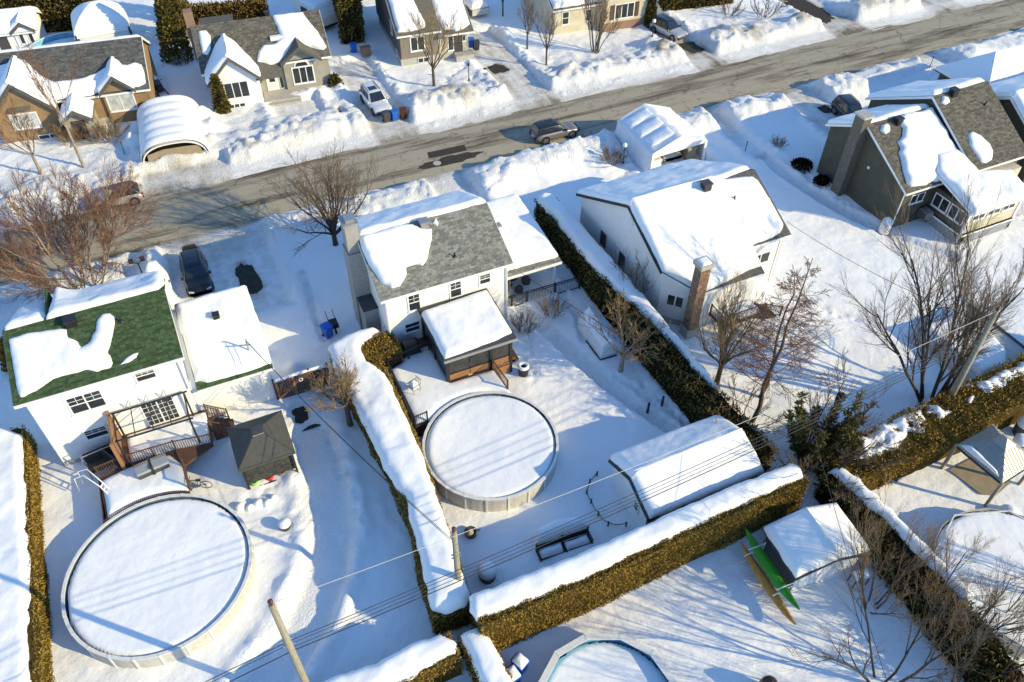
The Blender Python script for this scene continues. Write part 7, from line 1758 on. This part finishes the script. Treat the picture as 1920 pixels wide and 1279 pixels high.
# swing bench under the hedge
T = thing('garden_bench', 'snow buried dark garden bench below the straight golden hedge', 'bench', (12.6, 20.1, -0.22), R(-4)); BASE[T.name] = (12.6, 20.1, 0)
mb = MB(); mb.box(11.1, 14.1, 19.75, 20.35, .2, .32); mb.build('seat', M['black'], T)
for i in range(5):
    mb = MB(); mb.bar((11.1, 20.4, .4 + .09 * i), (14.1, 20.4, .4 + .09 * i), .03, .05); mb.build('back_slat', M['black'], T)
for x in (11.05, 12.6, 14.15):
    mb = MB(); mb.box(x - .04, x + .04, 19.7, 20.45, -.2, .32); mb.box(x - .04, x + .04, 20.38, 20.46, .3, .95); mb.build('leg', M['black'], T)
for x in (11.05, 14.15):
    mb = MB(); mb.bar((x, 19.7, .58), (x, 20.42, .6), .06); mb.build('armrest', M['black'], T)
snow_flat('seat_snow', T, [(11.15, 19.8), (12.4, 19.78), (12.5, 20.3), (11.15, 20.3)], .32, .3, edge=.25, step=.08, seed=3); snow_flat('seat_snow', T, [(12.65, 19.8), (14.05, 19.78), (14.05, 20.3), (12.65, 20.3)], .32, .26, edge=.25, step=.08, seed=4)
snow_flat('back_snow', T, [(11.0, 20.4), (14.3, 20.35), (14.2, 21.3), (12.6, 21.7), (11.1, 21.4)], .2, .95, edge=.5, step=.12, seed=5)
T = thing('rain_barrel', 'dark tub with a tall snow cap beside the short pole', 'tub', (8.0, 20.2, 0))
mb = MB(); mb.lathe(8.0, 20.2, [(.42, -.2), (.5, .55), (.52, .6), (.4, .6)], 20); mb.build('tub', M['dark'], T, smooth=True)
mb = MB(); mb.lathe(8.0, 20.2, [(.5, .52), (.53, .75), (.42, .98), (.2, 1.06), (.01, 1.07)], 20); mb.build('snow_cap', M['snow'], T, smooth=True)
T = thing('fire_pit', 'small dark fire pit with lid on the centre yard snow', 'fire pit', (8.2, 23.0, 0))
mb = MB(); mb.lathe(8.2, 23.0, [(.3, -.1), (.36, .15), (.37, .25), (.3, .25), (.22, .12), (.01, .1)], 18); mb.build('bowl', M['dark'], T, smooth=True)
mb = MB(); mb.lathe(8.15, 23.02, [(.22, .2), (.18, .3), (.06, .38), (.05, .45), (.01, .46)], 12); mb.build('lid', M['wood_grey'], T, smooth=True)
mb = MB(); mb.bar((8.5, 22.95, .2), (8.75, 22.9, .25), .05); mb.build('handle', M['black'], T)
# iron fence beside the carport
T = thing('iron_fence', 'black iron fence with gate between centre house and long hedge', 'fence', (20.6, 38.9, 0))
pts = [(17.6, 38.98), (18.05, 38.98), (19.25, 38.95), (21.5, 38.9), (23.5, 38.82)]
railing(T, pts, 0.0, 1.15, 0.12, 'black', 0.11)
mb = MB(); mb.bar((17.6, 38.98, 1.0), (23.5, 38.82, 1.0), .04); mb.build('mid_rail', M['black'], T)
mb = MB(); mb.bar((18.1, 38.97, .25), (19.2, 38.95, .9), .03); mb.build('gate_brace', M['black'], T)
for i, (x, y, r_) in enumerate(((18.9, 41.5, .3), (19.6, 42.2, .35), (20.3, 41.3, .32), (19.4, 40.6, .28), (20.6, 42.4, .3))):
    mb = MB(); mb.lathe(x, y, [(r_, -.3), (r_ * 1.1, .1), (r_ * .7, .3), (r_ * .3, .38), (.01, .4)], 9); tag(mb.build('garden_pot', M['dark'], smooth=True, base=(x, y, -.2)), 'dark pot standing in the shade under the centre house carport', 'pot', 'dark pots under the carport')

# ------------------------------------------------------------------ lower right: kayaks, dark shed, metal gazebo, pools
S = thing('shed', 'small dark sided shed with snow roof beside the kayaks', 'shed', (24, 14, 0))
mb = MB(); mb.slab([(22.2, 12.75, -.4), (26.0, 12.35, -.4), (26.0, 12.35, 1.7), (24.1, 12.55, 2.15), (22.2, 12.75, 1.6)], (0.25, 2.7, 0)); mb.build('wall', M['dark_siding'], S)
mb = MB(); mb.slab([(22.25, 12.72, -.4), (26.0, 12.32, -.4), (26.0, 12.32, 1.65), (24.1, 12.5, 2.1), (22.25, 12.72, 1.55)], (0, -.03, 0)); mb.build('front_panel', M['tarp'], S)
mb = MB(); mb.slab([(21.85, 12.45, 1.6), (24.1, 12.2, 2.2), (24.4, 15.5, 2.2), (22.15, 15.75, 1.6)], (0, 0, .1)); mb.slab([(24.1, 12.2, 2.2), (26.35, 12.0, 1.65), (26.6, 15.3, 1.65), (24.4, 15.5, 2.2)], (0, 0, .1)); rf = mb.build('roof', M['dark'], S)
snow_patch('roof_snow', rf, (21.85, 12.45, 1.72), (2.25, -.25, .6), (.3, 3.3, 0), [(0, 0.1), (2.46, 0.05), (2.46, 3.25), (0, 3.25)], .34, .4, .12, .06, 350, .05, flat=(1,))
snow_patch('roof_snow', rf, (24.1, 12.2, 2.32), (2.25, -.2, -.55), (.3, 3.3, 0), [(-.14, 0.1), (2.3, 0.15), (2.32, 3.25), (-.14, 3.25)], .34, .4, .12, .06, 351, .05, flat=(3,))
mb = MB(); mb.slab([(22.4, 12.66, .1), (24.5, 12.44, .1), (24.5, 12.44, .16), (22.4, 12.66, .16)], (0, -.06, 0)); mb.build('trim_board', M['trim'], S)
S.scale = (1, 1, 1.22)
T = thing('small_table', 'little snow topped table beside the small dark shed', 'table', (25.9, 11.6, 0), R(-10))
mb = MB(); mb.box(25.45, 26.35, 11.4, 11.95, .75, .82); mb.build('table_top', M['wood_grey'], T)
for x, y in ((25.5, 11.45), (26.3, 11.45), (25.5, 11.9), (26.3, 11.9)):
    mb = MB(); mb.box(x - .03, x + .03, y - .03, y + .03, -.2, .75); mb.build('leg', M['wood'], T)
snow_flat('snow_cap', T, [(25.45, 11.4), (26.35, 11.4), (26.35, 11.95), (25.45, 11.95)], .82, .25, edge=.2, step=.07, seed=2, rough_edge=.02)
def kayak(label, a, b, w, h, m):
    a = np.array(a, float); b = np.array(b, float); c = (a + b) / 2
    T = thing('kayak', label, 'kayak', tuple(c))
    d = b - a; L = np.linalg.norm(d); d /= L; side = np.cross(d, (0, 0, 1)); side /= np.linalg.norm(side); up = np.cross(side, d)
    rows = []; nk = 28
    for i in range(nk + 1):
        t = i / nk; f = math.sin(math.pi * t) ** 0.62 if 0 < t < 1 else 0.02
        rk = 0.22 * (2 * t - 1) ** 4
        ring = [c + d * (t - .5) * L + side * (w / 2 * f * math.cos(q)) + up * (h / 2 * (0.35 + .65 * f) * math.sin(q) * (1 if math.sin(q) < 0 else .6) + rk) for q in np.linspace(0, 2 * math.pi, 17)]
        rows.append(ring)
    mb = MB(); mb.grid(np.array(rows)); mb.build('hull', M[m], T, smooth=True)
    mb = MB(); mb.tube([c + d * (t * L) + up * (h * .305 * (1 - (2 * t) ** 4 * .45) + .22 * (2 * t) ** 4) for t in np.linspace(-.4, .4, 15)], .02, 6); mb.build('keel_strip', M[m], T)
    for e in (-.485, .485):
        q = c + d * (e * L) + up * .22; mb = MB(); mb.tube([q - side * .06, q + up * .06, q + side * .06], .012, 5); mb.build('grab_loop', M['black'], T)
    return T
kayak('green kayak lying on the upper arms of the rack', (21.6, 16.3, 1.35), (21.45, 11.35, 1.0), .62, .5, 'green_plastic')
kayak('orange kayak on the lower arms under the green one', (21.2, 15.9, .75), (21.0, 10.9, .55), .54, .45, 'yellow_plastic')
T = thing('kayak_rack', 'pale tube rack holding the two kayaks', 'rack', (21.5, 14, 0))
for y in (15.1, 12.6):
    mb = MB(); mb.tube([(22.1, y, -.2), (22.1, y, 1.5)], .04, 8); mb.build('upright', M['pool_rail'], T)
    for z in (.45, 1.05):
        mb = MB(); mb.tube([(22.1, y, z), (20.8, y, z - .05)], .04, 8); mb.build('arm', M['pool_rail'], T)
    mb = MB(); mb.bar((22.1, y, 1.35), (20.95, y, 1.55), .05); mb.build('strap_arm', M['trim'], T)
round_pool('polygon_pool', 'faceted pool with bright blue liner at the bottom edge', 10.4, 11.35, 3.3, 1.2, 12, railm='pool_rail', linerm='liner_blue', snow_drop=.42, rail_w=.34, a0=.1, seed=9)
round_pool('polygon_pool', 'big octagonal snow filled pool at the right edge', 33.3, 8.15, 4.15, 1.0, 8, linerm='pool_wall', snow_drop=-.04, rail_w=.08, a0=R(22.5 + 3), seed=10)
T = thing('urn', 'round dark brown glossy dome peeking up at the bottom edge', 'urn', (17.9, 9.0, 0))
M['urn'] = mat('brown_glaze', (.05, .018, .008), .25, spec=.6, var=.3)
mb = MB(); mb.lathe(17.9, 9.0, [(.2, -.2), (.4, .15), (.46, .5), (.44, .8), (.36, 1.02), (.2, 1.16), (.02, 1.2)], 24); mb.build('body', M['urn'], T, smooth=True)
mb = MB(); mb.lathe(17.9, 9.0, [(.12, 1.17), (.14, 1.22), (.06, 1.25), (.01, 1.25)], 14); mb.build('lid', M['urn'], T, smooth=True)
# metal roofed gazebo
G = thing('gazebo', 'hip gazebo with grey ribbed metal roof at the right edge', 'gazebo', (38.0, 13.9, 0))
cs = [(35.75, 15.4, 2.3), (36.05, 12.35, 2.3), (39.1, 12.65, 2.3), (38.85, 15.6, 2.3)]; ap = (37.45, 14.0, 3.4)
for i in range(4):
    a, b = np.array(cs[i]), np.array(cs[(i + 1) % 4]); mb = MB(); mb.slab([a, b, ap], (0, 0, -.04)); pn = mb.build('roof_panel', M['metal_roof'], G)
    n = np.cross(b - a, np.array(ap) - a); n /= np.linalg.norm(n); n = n if n[2] > 0 else -n
    mb = MB(); N = 13
    m_ = (a + b) / 2; foot = np.array(ap) - m_
    for k in range(1, N):
        t = k / N; p0 = a + (b - a) * t; lim = 1 - abs(2 * t - 1)
        p1 = p0 + (np.array(ap) - (a + b) / 2) * lim
        if lim > .05: mb.bar(p0 + n * .015, p1 + n * .015, .035, .03, n)
    r_ = mb.build('rib', M['metal_roof'], pn); r_['kind'] = 'stuff'
mb = MB()
cc = [(37.0, 14.45, 3.2), (37.05, 13.55, 3.2), (37.95, 13.6, 3.2), (37.9, 14.5, 3.2)]
for i in range(4): mb.slab([cc[i], cc[(i + 1) % 4], (37.45, 14.0, 3.62)], (0, 0, -.03))
mb.build('vent_roof', M['metal_roof'], G)
snow_patch('roof_snow', G, (36.1, 12.3, 2.33), np.array(cs[0]) - np.array(cs[1]), np.array(ap) - np.array(cs[1]), [(0.3, .05), (3.0, .05), (2.2, .55), (1.4, .5), (.5, .35)], .2, .25, .09, .03, 5, .05)
for x, y, _ in cs:
    mb = MB(); mb.box(x - .08, x + .08, y - .08, y + .08, -.2, 2.3); mb.build('post', M['wood_grey'], G)
for i in range(4):
    a, b = cs[i], cs[(i + 1) % 4]; mb = MB(); mb.bar((a[0], a[1], 2.15), (b[0], b[1], 2.15), .1); mb.build('beam', M['dark'], G)
mb = MB(); z_ = gz(37.4, 13.8) + .12; mb.slab([(36.0, 15.1, z_), (36.4, 13.0, z_), (37.1, 12.6, z_), (38.7, 12.9, z_), (38.6, 15.2, z_)], (0, 0, .03)); mb.build('paving', M['tan_mat'], G)
T = thing('snow_mound', 'rounded snow covered bush beside the octagonal pool', 'shrub', (36.6, 11.2, 0)); mb = MB(); mb.lathe(36.7, 11.3, [(.7, -.1), (.6, .3), (.35, .55), (.01, .62)], 18); mb.build('snow', M['snow'], T, smooth=True)
mb = MB(); mb.lathe(36.7, 11.3, [(.66, -.1), (.5, .25), (.01, .3)], 12); mb.build('bush', M['hedge'], T)
for lb, x, y, r_, h_ in (('dark pot with snow cap right of metal gazebo', 41.0, 14.6, .45, .8), ('snow covered tub further right of metal gazebo', 42.2, 15.4, .5, .9)):
    T = thing('tub', lb, 'tub', (x, y, 0)); mb = MB(); mb.lathe(x, y, [(r_ * .8, -.2), (r_, h_), (r_ * .8, h_)], 16); mb.build('pot', M['dark'], T); mb = MB(); mb.lathe(x, y, [(r_, h_ - .05), (r_, h_ + .2), (r_ * .5, h_ + .35), (.01, h_ + .38)], 16); mb.build('snow_cap', M['snow'], T, smooth=True)
# white propane tank under snow at olive house, dark bushes
T = thing('covered_tank', 'white snow covered tank at the foot of the olive house', 'tank', (49.35, 35.0, 0)); mb = MB(); mb.lathe(49.3, 35.0, [(.45, -.2), (.42, .7), (.35, .95), (.15, 1.05), (.01, 1.06)], 16); mb.build('tank', M['tarp'], T, smooth=True); mb = MB(); mb.lathe(49.3, 35.0, [(.36, .93), (.2, 1.1), (.01, 1.15)], 14); mb.build('snow_cap', M['snow'], T, smooth=True)
for i, (lb, x, y, r_) in enumerate((('low dark evergreen bush at the back corner of olive house', 49.0, 45.0, .9), ('low dark bush at the foot of the stone chimney', 48.9, 42.3, .6))):
    T = thing('evergreen_bush', lb, 'shrub', (x, y, 0)); rs_ = np.random.RandomState(i); n = 700
    a = rs_.uniform(0, 6.283, n); rr = r_ * np.sqrt(rs_.uniform(0, 1, n)); P = np.column_stack([x + rr * np.cos(a), y + rr * np.sin(a), .1 + .45 * (1 - (rr / r_) ** 2)]); fb = MB(); leaf_quads(fb, P, np.tile((0, 0, 1.), (n, 1)), .22, rs_); fb.build('foliage', M['core'], T)
    mb = MB(); mb.tube([(x, y, -.2), (x, y, .4)], .05, 6); mb.build('stem', M['bark'], T)
# long low rink boards right of pole (grey plastic edging and dark board)
mb = MB(); OB = thing('outbuilding', 'low snow topped outbuilding with dark edge board by the right pole', 'outbuilding', (45, 22, 0)); mb.box(42.4, 47.6, 19.6, 24.8, -.4, .75); mb.build('wall', M['pool_wall'], OB); mb = MB(); mb.box(47.6, 47.75, 19.3, 25.1, .55, .85); mb.build('edge_board', M['dark'], OB); snow_flat('roof_snow', OB, [(42.9, 19.5), (45.0, 19.4), (46.2, 20.4), (46.7, 22.5), (46.0, 24.6), (42.6, 24.7)], .75, .35, seed=71)

# ------------------------------------------------------------------ utility poles and wires
def pole(label, x, y, h, r=.15, lean=(0, 0)):
    T = thing('utility_pole', label, 'utility pole', (x, y, 0)); mb = MB()
    mb.tube([(x + lean[0] * z / h, y + lean[1] * z / h, z) for z in (-.4, h * .5, h)], [r * 1.15, r, r * .82], 14); mb.build('shaft', M['pole'], T, smooth=True)
    mb = MB(); mb.tube([(x + lean[0], y + lean[1], h), (x + lean[0], y + lean[1], h + .25)], .05, 8); mb.lathe(x + lean[0], y + lean[1], [(.1, h + .2), (.11, h + .3), (.04, h + .36), (.01, h + .37)], 10); mb.build('insulator', M['brown_bin'], T)
    for q in (0.68, .72):
        mb = MB(); z = h * q; mb.bar((x + lean[0] * q - .25, y + lean[1] * q, z), (x + lean[0] * q + .25, y + lean[1] * q, z), .06); mb.build('bracket', M['greymetal'], T)
    return T
pole('left utility pole with insulator rising from the bottom edge', -2.14, 17.1, 10.8, .16)
pole('short bleached pole at the corner where the hedges meet', 6.1, 19.4, 7.0, .16)
pole('leaning utility pole beside the multi-stem tree on the right', 38.6, 18.4, 9.3, .17, (-.45, .1))
def wire(label, a, b, sag, r=.018, m='wire', ext=0.0):
    a = np.array(a, float); b = np.array(b, float)
    pts = [a + (b - a) * t - np.array((0, 0, 4 * sag * t * (1 - t))) for t in np.linspace(-ext, 1 + ext, 33)]
    mb = MB(); mb.tube(pts, r, 5, cap=False); tag(mb.build('power_line', M[m], base=tuple((a + b) / 2)), label, 'wire', 'overhead wires')
P1 = (-2.14, 17.1); P3 = (38.2, 18.5)
for lb, z1, z3, sg, r_, m_ in (('thick bundled cable, lowest of the wires between the poles', 6.7, 6.9, .75, .024, 'wire'), ('second lowest wire between the left and right poles', 7.0, 7.2, .7, .015, 'wire'), ('third wire from the bottom between the poles', 7.35, 7.6, .7, .014, 'wire'), ('fourth wire from the bottom between the poles', 7.6, 8.0, .65, .018, 'wire'), ('pale top wire catching sun between the pole tops', 10.9, 9.4, .8, .014, 'wire_sunlit')):
    wire(lb, (P1[0], P1[1], z1), (P3[0], P3[1], z3), sg, r_, m_, 0.0)
for lb, z1, dz, r_ in (('thick cable running off the left pole to the lower left', 6.7, 0, .024), ('thin wire running off the left pole to the lower left', 7.35, 0, .014), ('upper wire running off the left pole to the lower left', 7.6, 0, .018)):
    wire(lb, (P1[0], P1[1], z1), (-40, 15.5, z1), .7, r_)
wire('black service wire from the centre house to the pole line', (17.3, 38.3, 5.0), (24.8, 18.2, 6.3), .5, .018)
wire('twin service wire from the green garage to the short pole, left', (-.1, 38.2, 4.9), (5.9, 19.5, 6.3), .5, .016); wire('twin service wire from the green garage to the short pole, right', (-.05, 38.3, 4.7), (6.1, 19.5, 6.0), .55, .016)
wire('service wire from the large white house to the right pole', (37.2, 34.0, 5.2), (38.3, 18.6, 8.2), .5, .016)
wire('thin guy wire crossing the dark shed roof', (25.4, 17.6, 7.0), (20.0, 4.0, 4.5), .3, .014)
